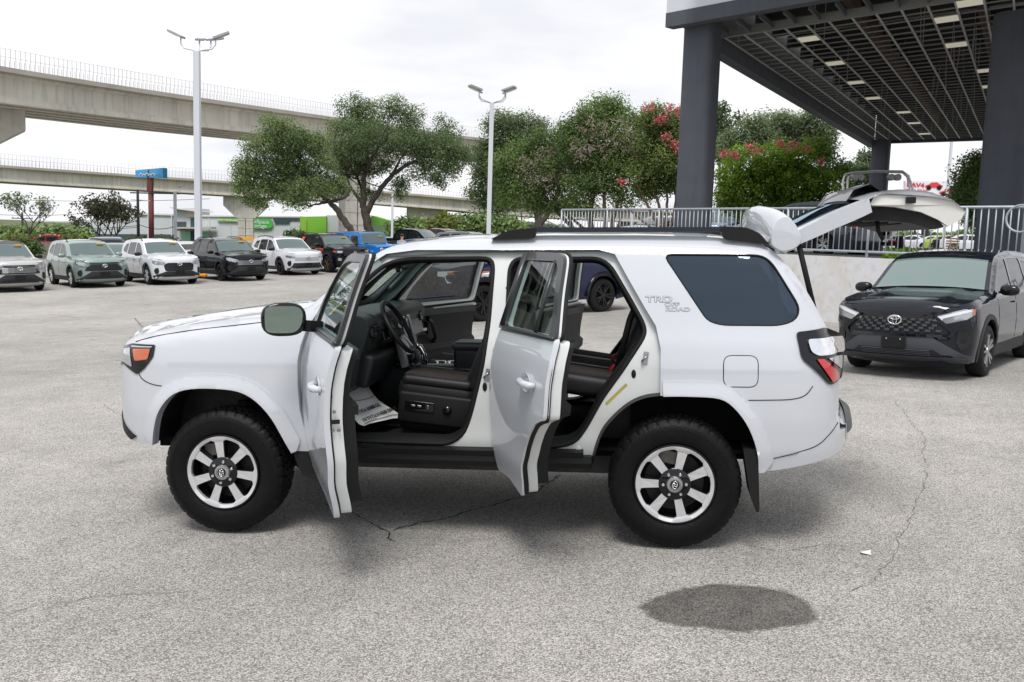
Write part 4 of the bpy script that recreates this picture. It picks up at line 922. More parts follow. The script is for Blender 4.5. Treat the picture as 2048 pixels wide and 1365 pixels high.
def vehicle(name, label, kind, col, group=None, cat='car', clad=True, rails=False, front='rav', rimc='silver', mirc=None, roofc=None, sticker=False, tail=False, step=.12, detail=1, skid=False, win_shade=None):
    K = KINDS[kind]; W2 = K['W']/2; Hh = K['H']; wb = K['wb']; r = K['r']; belt = K['belt']; x0, x1 = K['L']
    root = empty(name, label=label, cat=cat, group=group); P_ = col
    TOP = rnd(K['top'], .05, 2, False); TA = np.array(TOP)
    ax = (-wb/2, wb/2); ar = r+.075
    def arch(cx): return [(cx+ar*cos(a), r+ar*sin(a)) for a in np.linspace(pi+.25, -.25, 13)]
    AR = [arch(a) for a in ax]; low = .25 if kind in ('crossover', 'sedan') else .36
    zk = [0, low, .5, .75, belt-.12, belt, belt+.05, Hh-.12, Hh]; wk = [.90, .94, .985, 1.0, .985, .955, .925, .79, .74] if kind != 'jeep' else [.9, .95, 1, 1, 1, .99, .98, .92, .90]
    zz = np.linspace(0, 2.2, 111); wl = np.interp(zz, zk, wk); kk = np.array([1, 2, 3, 2, 1])/9; wl = np.convolve(np.pad(wl, 2, 'edge'), kk, 'valid')
    def wf(x, z):
        x = np.asarray(x, float); z = np.asarray(z, float); sh = np.broadcast(x, z).shape; x, z = np.broadcast_to(x, sh).ravel(), np.broadcast_to(z, sh).ravel()
        w_ = W2*np.interp(z, zz, wl)
        q = np.clip((x0+.50-x)/.585, 0, .97); w_ = w_*np.sqrt(1-q**3); q = np.clip((x-x1+.55)/.68, 0, .97); w_ = w_*np.sqrt(1-q**3)
        d = segdist(np.stack([x, z], 1), TOP, False); w_ = w_-.045*np.clip(1-d/.09, 0, 1)**2
        return w_.reshape(sh)
    xb, xe = TOP[0][0], TOP[-1][0]
    outl = [(xb+.30, low-.01), (xb+.08, low+.06), (xb+.0, low+.2)]+TOP+[(xe, low+.2), (xe-.06, low+.05), (xe-.25, low)]+AR[1][::-1]+[(ax[1]-ar-.05, low), (ax[0]+ar+.05, low)]+AR[0][::-1]
    for s in (-1, 1):
        b = panel('body_side', outl, wf, P_, root, holes=[rnd(w_, .04, 2) for w_ in K['win']], step=step, depth=.03, side=s)
        for w_ in K['win']: panel('window', rnd(w_, .04, 2), wf, SG, root, step=.2, side=s, off=-.008)
        # black pillars / surround between panes
        for i in range(len(K['win'])-1):
            a, c = K['win'][i], K['win'][i+1]
        if clad:
            for A in AR:
                o_ = [(ax[AR.index(A)]+(p[0]-ax[AR.index(A)])*1.16, r+(p[1]-r)*1.16) for p in A]
                panel('wheel_arch_trim', A+o_[::-1], wf, CLAD, root, step=.2, side=s, off=.012, depth=.03)
            panel('sill_cladding', [(ax[0]+ar, low-.01), (ax[1]-ar, low-.01), (ax[1]-ar+.01, low+.15), (ax[0]+ar-.01, low+.15)], wf, CLAD, root, step=.3, side=s, off=.010, depth=.03)
        if detail:
            for sx_ in K['seams']:
                pts = [(sx_+(.10*max(0, z-.8)*(1 if sx_ > 1 else 0)), z) for z in np.linspace(low+.18, belt-.02, 6)]; y = wf(np.array(pts)[:, 0], np.array(pts)[:, 1])
                MB().tube([(p[0], s*(yy+.0005), p[1]) for p, yy in zip(pts, y)], .004, 4).build('door_seam', RUB, root)
            for hx_ in K['seams'][1:]:
                MB().bar((hx_-.22, s*(float(wf(hx_-.15, belt-.10))+.018), belt-.10), (hx_-.06, s*(float(wf(hx_-.15, belt-.10))+.018), belt-.10), .022, .022).build('door_handle', P_, root)
        mx_ = K['win'][0][0][0]+.10
        ym = float(wf(mx_, belt+.08)); mm = ell('wing_mirror', (mx_-.02, s*(ym+.16), belt+.09), (.075, .125, .075), mirc or GLOSSB, root, seg=14, power=2.8)
        MB().bar((0, -s*.14, -.03), (0, -s*.04, -.02), .05, .03).build('mirror_arm', BLKP, mm)
        if rails:
            i0_, i1_ = (-.15, 1.75) if kind != 'jeep' else (0, 1.5); pts = []
            for x in np.linspace(i0_, i1_, 9):
                z = float(np.interp(x, TA[:, 0], TA[:, 1])) if True else 0; pts.append((x, s*(float(wf(x, z))-.05), z+(.055 if i0_+.1 < x < i1_-.1 else .0)))
            MB().tube(pts, .018, 6).build('roof_rail', BLKP, root, True)
    def strip_(nm, a, b, m_, cr=.035, t0=-1, t1=1, n=9, off=0., st_=.10, src=None):
        pr = src or [p for p in TOP if a <= p[0] <= b]
        pr = resamp(pr, st_, False); P = np.array(pr); Wd = wf(P[:, 0], P[:, 1]); rows = []
        for i, (x, z) in enumerate(pr):
            d = P[min(i+1, len(pr)-1)]-P[max(i-1, 0)]; d = d/np.linalg.norm(d); nx, nz = -d[1], d[0]
            c_ = [cr*(1-abs(t)**2.4)+off for t in np.linspace(t0, t1, n)]
            rows.append([(x+nx*k, t*Wd[i], z+nz*k) for k, t in zip(c_, np.linspace(t0, t1, n))])
        return grid(nm, rows, m_, root)
    wa, wb_ = K['ws']; ra, rb = K['rw']
    fr = [(xb+.30, low-.01), (xb+.08, low+.06), (xb+.0, low+.2)]+[p for p in TOP if p[0] < x0+.12 and p[1] < belt]
    CF = .08
    strip_('front_fascia', 0, 0, P_, cr=CF, src=fr, n=13)
    hood = [p for p in TOP if fr[-1][0] <= p[0] <= wa+.03]; hood = [fr[-1]]+hood if hood[0] != fr[-1] else hood
    # blend of the crown from the nose to the hood
    pr = resamp(hood, .1, False); P = np.array(pr); Wd = wf(P[:, 0], P[:, 1]); rows = []
    for i, (x, z) in enumerate(pr):
        d = P[min(i+1, len(pr)-1)]-P[max(i-1, 0)]; d = d/np.linalg.norm(d); nx, nz = -d[1], d[0]; cc = .03+(CF-.03)*max(0, 1-i*.1/.45)**2
        rows.append([(x+nx*cc*(1-abs(t)**2.4), t*Wd[i], z+nz*cc*(1-abs(t)**2.4)+.012*float(sst(np.array((.66-abs(t))/.1)))*float(sst(np.array(i/3)))) for t in np.linspace(-1, 1, 25)])
    grid('hood', rows, P_, root)
    wsp = [p for p in TOP if wa-.02 <= p[0] <= wb_+.06]
    strip_('windshield', 0, 0, WS if detail < 2 else mat('pale_windshield', (.13, .185, .175), .04, spec=.7, coat=.5), .05, -.93, .93, 9, src=wsp)  # paler base colour paints a brighter reflected sky into the close windshield
    for a, b in ((-1, -.925), (.925, 1)): strip_('windshield_pillar', 0, 0, P_, .05, a, b, 3, src=wsp)
    MB().bar((wa-.03, -W2*.72, belt+.075), (wa-.03, W2*.72, belt+.075), .10, .012).build('cowl', BLKP, root)
    strip_('roof', wb_+.0, ra+.06, roofc or P_, .03, n=9, src=[wsp[-1]]+[p for p in TOP if wb_+.06 < p[0] <= ra+.06])
    rwp = [p for p in TOP if ra+.0 <= p[0] <= rb+.03]
    strip_('rear_window', 0, 0, SG, .04, -.88, .88, 7, src=rwp)
    for a, b in ((-1, -.87), (.87, 1)): strip_('rear_pillar', 0, 0, P_, .04, a, b, 3, src=rwp)
    strip_('tail', 0, 0, P_, .05, src=[p for p in TOP if p[0] >= rb]+[(xe, low+.2), (xe-.06, low+.05), (xe-.25, low)], n=9)
    MB().box(((x0+x1)/2, 0, low+.02), (x1-x0-.5, K['W']*.80, .10)).build('underbody', DARKM, root)
    for a in ax: MB().box((a, 0, low+.28), (ar*1.9, K['W']*.68, .45)).build('wheel_well', RUB, root)
    # wheels
    rc = {'silver': SILV, 'black': GLOSSB, 'bright': ALU, 'bronze': mat('bronze_rim', (.20, .12, .07), .4, metal=.6)}[rimc]
    n = 40
    rim = MB().lathe([(r*.62, .18), (r*.60, .04), (r*.66, .0), (r*.69, .01)], n).lathe([(.001, .10), (r*.58, .10)], n).build('wheel', DARKM, root, 40)
    MB().lathe([(r*.66, .012), (r*.72, .0), (r*.86, -.006), (r*.95, .01), (r, .045), (r*1.003, .11), (r, .18), (r*.95, .22), (r*.7, .23)], n).build('tyre', VT, rim, 40)
    sp_ = MB()
    for k in range(5):
        for o_ in (-.16, .16):
            a = 2*pi*k/5+o_; b_ = 2*pi*k/5+o_*1.2
            sp_.bar((r*.10*cos(a), .02, r*.10*sin(a)), (r*.63*cos(b_), .006, r*.63*sin(b_)), r*.10, .03, up=(0, 1, 0))
    sp_.lathe([(.001, .0), (r*.15, .0), (r*.17, .03)], 14).build('spokes', rc, rim)
    first = True
    for a in ax:
        for s in (-1, 1):
            w_ = rim if first else copy_tree(rim, root); first = False
            w_.location = (a, s*(W2-.015), r); w_.rotation_euler = (0, random.uniform(0, 1), 0 if s < 0 else pi)
    # front and rear patches laid on the nose
    frp = np.array(sorted([(p[1], p[0]) for p in fr])); tlp = np.array(sorted([(p[1], p[0]) for p in [q for q in TOP if q[0] >= ra]+[(xe, low+.2), (xe-.06, low+.05)]]))
    def nose(y, z, rear=False):
        T_ = tlp if rear else frp; xp = np.interp(z, T_[:, 0], T_[:, 1]); wn = wf(xp, z); t = np.clip(np.abs(y)/np.maximum(wn, .01), 0, 1)
        xx = xp-(CF if not rear else -.05)*(1-t**2.4)
        out_ = np.abs(y) > wn
        if out_.any():
            sg = 1 if not rear else -1
            lo_ = np.zeros_like(xx); hi_ = np.full_like(xx, 1.2)
            for _ in range(12):
                mid = (lo_+hi_)/2; big_ = wf(xp+sg*mid, z) > np.abs(y); hi_ = np.where(big_, mid, hi_); lo_ = np.where(big_, lo_, mid)
            xx = np.where(out_, xp+sg*hi_, xx)
        return xx
    def fpatch(nm, poly, m_, off=.008, rear=False, st_=.08, par=None, dep=.03, mir=False):
        poly = [(-p[0], p[1]) for p in poly][::-1] if mir else poly
        ol = resamp(poly, st_); v2, T = cdt(ol, [], st_); X = nose(v2[:, 0], v2[:, 1], rear); sg = -1 if not rear else 1
        V = [(x+sg*off, y, z) for x, (y, z) in zip(X, v2)]; F = []
        for t in T:
            a, b, c = v2[t]; cr_ = (b[0]-a[0])*(c[1]-a[1])-(b[1]-a[1])*(c[0]-a[0]); t = tuple(int(i) for i in t); F.append(t if (cr_ > 0) == (sg > 0) else t[::-1])
        b0 = len(V); k = len(ol); Xo = nose(np.array(ol)[:, 0], np.array(ol)[:, 1], rear)
        V += [(x+sg*off, y, z) for x, (y, z) in zip(Xo, ol)]+[(x+sg*(off-dep), y, z) for x, (y, z) in zip(Xo, ol)]
        F += [(b0+i, b0+(i+1) % k, b0+k+(i+1) % k, b0+k+i) for i in range(k)]
        me = bpy.data.meshes.new(nm); me.from_pydata(V, [], F); me.shade_smooth(); me.set_sharp_from_angle(angle=RD(35)); return link(nm, me, m_, par or root)
    k = W2/.9275; zo = belt-1.06
    def S(poly, zs=1.): return [(p[0]*k, p[1]*zs+zo*.9) for p in poly]
    MESH = mat('grille_mesh', (.008, .008, .009), .45, bump=.8, bscale=60)
    if front in ('rav', 'cross', 'cross2'):
        lower = {'rav': [(-.44, .60), (.44, .60), (.80, .36), (.88, .33), (.84, .235), (-.84, .235), (-.88, .33), (-.80, .36)], 'cross': [(-.50, .52), (.50, .52), (.80, .40), (.88, .36), (.84, .235), (-.84, .235), (-.88, .36), (-.80, .40)], 'cross2': [(-.62, .56), (.62, .56), (.74, .36), (.86, .32), (.84, .235), (-.84, .235), (-.86, .32), (-.74, .36)]}[front]
        fpatch('lower_bumper', S(lower), CLAD if detail < 2 else CLAD2, .02 if detail < 2 else .035)
        if detail > 1: fpatch('bumper_lip', S([(-.62, .325), (.62, .325), (.86, .30), (.82, .235), (-.82, .235), (-.86, .30)]), CLAD2, .06, dep=.06)
        gp = {'rav': [(-.46, .86), (.46, .86), (.50, .82), (.66, .655), (.60, .62), (-.60, .62), (-.66, .655), (-.50, .82)], 'cross': [(-.42, .84), (.42, .84), (.56, .76), (.52, .56), (.44, .53), (-.44, .53), (-.52, .56), (-.56, .76)], 'cross2': [(-.55, .80), (.55, .80), (.58, .66), (-.58, .66)]}[front]
        g_ = fpatch('grille', S(rnd(gp, .03, 2)), MESH if front != 'cross2' else mat('pale_grille', (.42, .43, .45), .5, bump=1., bscale=40), .012)
        if front != 'cross2':
            zs = np.linspace(gp[0][1]-.045, gp[4][1]+.05, 5)
            for i, z in enumerate(zs):
                hw_ = float(np.interp(z, [p[1] for p in gp[3:5][::-1]]+[gp[0][1]], [.58, .62, .46]))*k*.92
                ys = np.linspace(-hw_, hw_, 19)
                for a, b in zip(ys[:-1][i % 2::2], ys[1:][i % 2::2]):
                    xa, xb_ = nose(np.array([a, b]), np.array([z+zo*.9]*2)); MB().bar((xa-.022, a, z+zo*.9), (xb_-.022, b, z+zo*.9), .035, .028).build('grille_bar', CLAD2 if front == 'rav' else GLOSSB, g_) if detail > 1 else None
            if detail <= 1:
                m1 = MB()
                for z in zs:
                    hw_ = .52*k; ys = np.linspace(-hw_, hw_, 7); X = nose(ys, np.full(7, z+zo*.9)); m1.tube([(x-.02, y, z+zo*.9) for x, y in zip(X, ys)], .008, 5)
                m1.build('grille_bars', SILV if skid and front == 'rav' else CLAD, g_)
        slot = fpatch('lower_intake', S([(-.48, .42), (.48, .42), (.60, .33), (-.60, .33)]), MESH, .026 if detail < 2 else .041, par=root)
        if front == 'rav': fpatch('trim_line', S([(-.52, .915), (.52, .915), (.47, .875), (-.47, .875)]), GLOSSB, .012)
        if skid: fpatch('skid_strip', S([(-.60, .315), (.60, .315), (.66, .265), (-.66, .265)]), SILV, .034)
        if detail > 1:
            fpatch('chin_band', S([(-.64, .622), (.64, .622), (.56, .588), (-.56, .588)]), P_, .045, st_=.05)
            for k_ in range(4):
                z_ = .345+.022*k_+zo*.9; ys = np.linspace(-.44*k, .44*k, 9); X = nose(ys, np.full(9, z_)); MB().tube([(x-.046, y, z_) for x, y in zip(X, ys)], .006, 5).build('intake_fin', CLAD2, slot)
        for mi in (False, True):
            if detail > 1: fpatch('grille_surround', S([(.47, .872), (.52, .85), (.735, .665), (.70, .60), (.63, .598), (.672, .655), (.48, .835)]), P_, .04, mir=mi, st_=.05)
            hlp = {'rav': [(.44, .80), (.50, .87), (.80, .962), (.885, .965), (.89, .865), (.82, .805), (.60, .755)], 'cross': [(.52, .83), (.56, .87), (.88, .93), (.92, .88), (.86, .80), (.60, .79)], 'cross2': [(.56, .84), (.88, .90), (.92, .86), (.86, .80), (.58, .79)]}[front]
            h_ = fpatch('headlight', S(hlp), GLOSSB, .014, mir=mi)
            fpatch('lens', S([(p[0]*.93+.05, p[1]*.93+.062) for p in hlp]), HEADL, .018, mir=mi, par=h_)
            if detail > 1:
                fpatch('daytime_light', S([(.50, .852), (.85, .952), (.875, .925), (.575, .832), (.555, .775), (.525, .785)]), mat('white_light_guide', (.75, .77, .80), .3, coat=.5), .024, mir=mi, par=h_)
                fpatch('amber_marker', S([(.872, .952), (.888, .952), (.890, .875), (.874, .87)]), AMBER, .023, mir=mi, par=h_)
            fpatch('fog_pocket', S([(.74, .66), (.83, .64), (.86, .55), (.83, .44), (.77, .42), (.72, .53)]), MESH, .010, mir=mi)
            if detail > 1: fpatch('body_crease', S([(.50, .80), (.62, .77), (.86, .83), (.88, .72), (.70, .66), (.67, .60), (.64, .70)]), P_, .022, mir=mi, st_=.05)
    elif front == 'runner':
        fpatch('grille', S([(-.55, .87), (.55, .87), (.50, .66), (-.50, .66)]), MESH, .015); fpatch('lower_intake', S([(-.55, .52), (.55, .52), (.48, .34), (-.48, .34)]), MESH, .014)
        for mi in (False, True):
            h_ = fpatch('headlight', S([(.52, .91), (.88, .93), (.93, .86), (.82, .77), (.56, .79)]), GLOSSB, .016, mir=mi); fpatch('lens', S([(.56, .90), (.80, .91), (.78, .81), (.60, .81)]), HEADL, .02, mir=mi, par=h_); fpatch('amber_marker', S([(.82, .91), (.90, .91), (.89, .85), (.82, .83)]), AMBER, .02, mir=mi, par=h_)
            fpatch('fog_light', S([(.62, .56), (.76, .58), (.76, .46), (.64, .44)]), HEADL, .014, mir=mi)
    elif front == 'pickup':
        fpatch('grille', S([(-.60, .92), (.60, .92), (.66, .70), (.56, .50), (-.56, .50), (-.66, .70)]), MESH, .02); fpatch('front_bumper', S([(-.92, .48), (.92, .48), (.90, .24), (-.90, .24)]), P_, .05)
        for mi in (False, True):
            h_ = fpatch('headlight', S([(.66, .94), (.90, .95), (.95, .86), (.92, .70), (.84, .68), (.80, .82), (.66, .84)]), mat('white_headlamp', (.75, .76, .78), .15, coat=1.), .02, mir=mi); fpatch('amber_marker', S([(.84, .925), (.93, .925), (.935, .87), (.86, .87)]), AMBER, .03, mir=mi, par=h_)
    elif front == 'jeep':
        fpatch('grille', S([(-.55, .92), (.55, .92), (.50, .55), (-.50, .55)]), P_, .03)
        for i in range(7): fpatch('grille_slot', S([(-.33+i*.1, .86), (-.27+i*.1, .86), (-.27+i*.1, .62), (-.33+i*.1, .62)]), MESH, .034)
        for s in (-1, 1):
            MB().lathe([(.001, 0), (.09, .0), (.10, .02)], 20, axis='X', c=(-2.30, s*.50, 1.0)).build('headlight', HEADL, root, True)
            for a in ax:
                po = [(a-.62, .78), (a-.50, .98), (a-.1, 1.02), (a+.36, .98), (a+.58, .78), (a+.50, .76), (a+.34, .92), (a-.1, .96), (a-.46, .92), (a-.56, .76)]
                MB().prism(po, lambda u, v: (u, s*.80, v), lambda u, v: (u, s*.97, v)).build('fender_flare', P_, root)
        MB().bar((-2.42, -.8, .60), (-2.42, .8, .60), .16, .14).build('front_bumper', BLKP, root)
    elif front == 'sedan':
        fpatch('grille', S([(-.5, .52), (.5, .52), (.58, .30), (-.58, .30)]), MESH, .012)
        for mi in (False, True): fpatch('headlight', S([(.52, .66), (.88, .74), (.90, .66), (.60, .58)]), HEADL, .014, mir=mi)
    if detail:
        zz_ = fr[-1][1]-.012; ys = np.linspace(-W2*.80, W2*.80, 21); X = nose(ys, np.full(21, zz_)); MB().tube([(x-.003, y, zz_) for x, y in zip(X, ys)], .006, 5).build('hood_gap', RUB, root, True)
    zp = (.50 if front != 'cross2' else .48)+zo*.9
    xx = float(nose(np.array([0.]), np.array([zp]))[0])
    if front in ('rav', 'cross', 'cross2', 'runner'):
        pb = MB().box((xx-.045, 0, zp), (.02, .31, .14)).build('plate_bracket', BLKP, root)
        if detail > 1:
            for y in (-.09, .09): MB().lathe([(.001, -.0), (.01, .0)], 10, axis='X', c=(xx-.058, y, zp+.05)).build('bolt', CHROME, pb)
            MB().box((xx-.057, 0, zp-.02), (.006, .24, .08)).build('plate_recess', RUB, pb)
        ez = (.80 if front == 'rav' else .79)+zo*.9; ex_ = float(nose(np.array([0.]), np.array([ez]))[0])-.034
        q_ = np.linspace(0, 2*pi, 28, endpoint=False); em = MB(); f_ = 1.
        em.tube([(ex_, .085*cos(a), ez+.058*sin(a)) for a in q_], .009, 6, closed=True).tube([(ex_, .026*cos(a), ez-.003+.052*sin(a)) for a in q_], .007, 6, closed=True).tube([(ex_, .058*cos(a), ez+.028+.022*sin(a)) for a in q_], .007, 6, closed=True)
        em.build('emblem', CHROME, root, True)
    if tail:
        for mi in (False, True): fpatch('tail_light', [(.48, belt-.10), (.90*k, belt-.04), (.93*k, belt-.16), (.55, belt-.22)], RED, .02, rear=True, mir=mi)
    if sticker:
        px_ = wb_-.05; pz_ = float(np.interp(px_, TA[:, 0], TA[:, 1])); MB().bar((px_-.07, -.52, pz_+.005), (px_-.07, -.28, pz_+.005), .10, .02, up=(.8, 0, .6)).build('price_sticker', YTAG, root)
    return root
def place(root, lp, px, py, d, deg):
    P = at(px, py, d); n = gnorm(P.x, P.y); z = Vector((P.x, P.y, gz(P.x, P.y)))
    return place_w(root, lp, z, deg, n)
def place_w(root, lp, z, deg, n=Vector((0, 0, 1))):
    f = Vector((cos(RD(deg)), sin(RD(deg)), 0)); f = (f-n*f.dot(n)).normalized(); ly = n.cross(f)
    R_ = Matrix((f, ly, n)).transposed(); root.matrix_world = Matrix.Translation(z-R_@Vector(lp))@R_.to_4x4(); return root

GR = 'cars parked in a slanted row across the lot'
SILVERP = paint('silver', (.50, .50, .49), .2); GREENP = paint('pale_green', (.25, .33, .30), .3); WHITEP = paint('plain_white', (.66, .68, .72)); BLACKP = paint('black', (.004, .005, .009), coat=.7); NAVYP = paint('navy', (.010, .014, .055), .1)
REDP = paint('red', (.30, .015, .02)); BLUEP = paint('bright_blue', (.015, .17, .50)); CHARP = paint('charcoal', (.05, .06, .075), .3); GREYP = paint('grey', (.16, .17, .19), .4); MAROONP = paint('maroon', (.14, .02, .025)); DBLUEP = paint('dark_blue', (.03, .05, .13), .2)
fw = (-1.345, .90, 0)
place(vehicle('parked_car', 'silver crossover with dark roof cut off by the left edge of the photo', 'crossover', SILVERP, GR, skid=True, roofc=BLACKP, rimc='black', sticker=True, rails=True), (-1.345, -.90, 0), 85, 597, 32.5, 131)
place(vehicle('parked_car', 'pale sage green crossover in the slanted row, beside the cut-off silver one', 'crossover', GREENP, GR, rimc='bright', mirc=GREENP, rails=True, sticker=True), fw, 143, 587, 33.5, 130)
place(vehicle('parked_car', 'white crossover with big black honeycomb grille, between the sage green and the black crossovers', 'crossover', WHITEP, GR, front='cross', skid=True, rimc='bright', rails=True, sticker=True), fw, 295, 577, 35.0, 129)
place(vehicle('parked_car', 'glossy black crossover in the slanted row between the two white ones', 'crossover', BLACKP, GR, rimc='black', skid=True, rails=True, sticker=True), fw, 440, 566, 37.2, 129)
place(vehicle('parked_car', 'white crossover with pale grille and black wheels, next to the orange-striped black SUV', 'crossover', WHITEP, GR, front='cross2', skid=True, rimc='black', rails=True), fw, 560, 556, 41.5, 128)
r6 = place(vehicle('parked_car', 'black off-road SUV with orange and red stripes at its rear pillar', 'runner', BLACKP, GR, front='runner', rimc='bronze', rails=True, sticker=True), (-1.395, .93, 0), 655, 547, 43.5, 129)
STR1 = mat('orange_stripe', (.85, .22, .03), .5); STR2 = mat('red_stripe', (.55, .03, .02), .5)
for k, m_ in enumerate((STR1, mat('dark_orange_stripe', (.7, .10, .02), .5), STR2)):
    o_ = -.10*k
    st_ = MB(); W_ = .965
    st_.add([(1.44+o_*1, .935, 1.25), (1.53+o_, .935, 1.25), (1.29+o_, .80, 1.66), (1.20+o_, .80, 1.66)], [(0, 1, 2, 3)]); st_.add([(-1.1, .968, 1.13-k*.05), (1.5, .968, 1.13-k*.05), (1.5, .968, 1.10-k*.05), (-1.1, .968, 1.10-k*.05)], [(0, 1, 2, 3)])
    st_.build('stripe', m_, r6)
place(vehicle('parked_jeep', 'bright blue boxy four-door off-roader with hard top', 'jeep', BLUEP, None, cat='car', clad=False, front='jeep', rimc='black', sticker=True), (-1.475, .85, 0), 735, 543, 46.5, 131)
# second rank and beyond
place(vehicle('parked_car', 'dark charcoal SUV seen from behind with red tail lights, beyond the pale green crossover', 'crossover', CHARP, None, tail=True, rimc='black', detail=0), (0, 0, 0), 212, 560, 46, -62)
place(vehicle('parked_car', 'silver sedan mostly hidden between the pale green and the white crossover', 'sedan', GREYP, None, clad=False, front='sedan', detail=0), (0, 0, 0), 232, 555, 41, 128)
place(vehicle('parked_car', 'red-tinged grey sedan mostly hidden between the white and black crossovers', 'sedan', SILVERP, None, clad=False, front='sedan', tail=True, detail=0), (0, 0, 0), 362, 546, 45, -50)
# navy pickup right behind the open SUV
pk = vehicle('navy_pickup', 'large dark navy pickup truck seen through the open doors of the white SUV', 'pickup', NAVYP, None, cat='pickup truck', front='pickup', clad=False, rimc='black', step=.08, detail=1)
place(pk, (1.85, -1.0, 0), 1207, 634, 23.2, 38)
for k_, s_ in enumerate((1,)):
    for A_ in (-1.85, 1.85):
        pts = [(A_+.56*cos(a), -1.015, .42+.56*sin(a)) for a in np.linspace(pi, 0, 15)]
        MB().tube(pts, .045, 8).build('fender_flare', GLOSSB, pk, True)
# black crossover by the wall
bk = vehicle('black_crossover', 'shiny black crossover facing the camera beside the white wall', 'crossover', paint('gloss_black_blue', (.004, .006, .013), rough=.2), None, front='rav', rimc='silver', step=.045, detail=2)
place(bk, (-1.345, -.90, 0), 1972, 752, 12.6, 50)
MB().bar((-1.02, -.62, 1.165), (-1.06, .05, 1.155), .02, .015).build('wiper', BLKP, bk); MB().bar((-1.02, .62, 1.165), (-1.06, .18, 1.155), .02, .015).build('wiper', BLKP, bk)
G2 = 'vehicles on the far side of the lot'
place(vehicle('parked_pickup', 'black pickup truck behind the man in blue, near the far trees', 'pickup', BLACKP, G2, cat='pickup truck', front='pickup', clad=False, detail=0), (0, 0, 0), 832, 500, 62, 150)
place(vehicle('parked_pickup', 'maroon pickup truck between the black pickup and the grey SUV far behind the roof', 'pickup', MAROONP, G2, cat='pickup truck', front='pickup', clad=False, detail=0), (0, 0, 0), 885, 496, 68, 150)
place(vehicle('parked_car', 'grey SUV with tinted windows below the second light pole', 'runner', GREYP, G2, cat='car', clad=False, detail=0, rails=True), (0, 0, 0), 945, 498, 58, 155)
place(vehicle('parked_car', 'dark blue sedan right of the man in the blue shirt', 'sedan', DBLUEP, G2, clad=False, front='sedan', detail=0), (0, 0, 0), 850, 510, 50, 150)
# ================================================================ walls, railing, canopy
def rect_mat(): pass
CONC = mat('pale_concrete', (.52, .50, .45), .9, streak=.18, var=.12, vscale=1.2, bump=.2, bscale=20)
def wallmat():
    m = bpy.data.materials.new('whitewashed_wall'); m.use_nodes = True; nt = m.node_tree; b = nt.nodes['Principled BSDF']; A = nt.nodes.new; L = nt.links.new
    tc = A('ShaderNodeTexCoord'); n = A('ShaderNodeTexNoise'); n.inputs['Scale'].default_value = 1.1; n.inputs['Detail'].default_value = 7; n.inputs['Roughness'].default_value = .65
    mp = A('ShaderNodeMapping'); mp.inputs['Scale'].default_value = (1, 1, .5); L(tc.outputs['Object'], mp.inputs[0]); L(mp.outputs[0], n.inputs['Vector'])
    r = A('ShaderNodeValToRGB'); e = r.color_ramp.elements; e[0].position = .30; e[0].color = (.58, .54, .46, 1); e[1].position = .46; e[1].color = (.66, .66, .67, 1); L(n.outputs[0], r.inputs[0])
    n2 = A('ShaderNodeTexNoise'); n2.inputs['Scale'].default_value = 7; n2.inputs['Detail'].default_value = 6; L(tc.outputs['Object'], n2.inputs['Vector'])
    r2 = A('ShaderNodeValToRGB'); r2.color_ramp.elements[0].position = .28; r2.color_ramp.elements[0].color = (.88, .85, .8, 1); r2.color_ramp.elements[1].position = .48; L(n2.outputs[0], r2.inputs[0])
    x = A('ShaderNodeMix'); x.data_type = 'RGBA'; x.blend_type = 'MULTIPLY'; x.inputs[0].default_value = 1; L(r.outputs[0], x.inputs[6]); L(r2.outputs[0], x.inputs[7]); L(x.outputs[2], b.inputs['Base Color']); b.inputs['Roughness'].default_value = .85; return m
WALLM = wallmat()
RL0 = Vector((1.41, 28.61, 0)); RL1 = Vector((9.33, 17.33, 0)); RD_ = (RL1-RL0).normalized(); RN = Vector((-RD_.y, RD_.x, 0))*-1   # RN points away from the lot
if RN.y < 0: RN = -RN
WT = 1.655
def rp(s, o=0., z=0.): p = RL0+RD_*s+RN*o; return Vector((p.x, p.y, z))
LEN = (RL1-RL0).length
w_ = MB(); a_ = rp(-2, -.06); b_ = rp(LEN+6, -.06)
N_ = 12
V = []; F = []
for i in range(N_+1):
    s = -2+(LEN+8)*i/N_
    for o, z in ((-.08, -.6), (-.08, WT), (.22, WT), (.22, -.6)): q = rp(s, o, z); V.append(q)
for i in range(N_):
    for k in range(3): F.append((i*4+k, i*4+k+1, i*4+4+k+1, i*4+4+k))
F += [(0, 1, 2, 3), (N_*4+3, N_*4+2, N_*4+1, N_*4)]
tag(w_.add(V, F).build('retaining_wall', WALLM), 'stained white retaining wall under the grey railing', 'wall')
# raised lot behind the wall
V = [rp(-2, .22, WT-.03), rp(LEN+6, .22, WT-.03), rp(LEN+60, 60, WT-.3), rp(20, 130, WT-.4), rp(-2, 40, WT-.1)]
o = MB().add(V, [(0, 1, 2, 3, 4)]).build('raised_lot', mat('lot_asphalt', (.20, .195, .19), .9, var=.2, vscale=.6), None); o['kind'] = 'structure'
GALV = mat('galvanised_grey', (.38, .42, .46), .45, metal=.3, var=.1, vscale=8)
RT = 2.715
rail = empty('railing', tuple(rp(0, 0, WT)), label='grey tubular steel railing along the top of the white wall', cat='railing')
def rpl(s, o, z): q = rp(s, o, z); return q-Vector(rail.location)
MB().tube([rpl(0, 0, RT), rpl(LEN+4, 0, RT)], .028, 8).build('top_rail', GALV, rail, True)
MB().tube([rpl(0, 0, WT+.13), rpl(LEN+4, 0, WT+.13)], .024, 8).build('bottom_rail', GALV, rail, True)
s = 0.; k = 0; bal = None; post = None
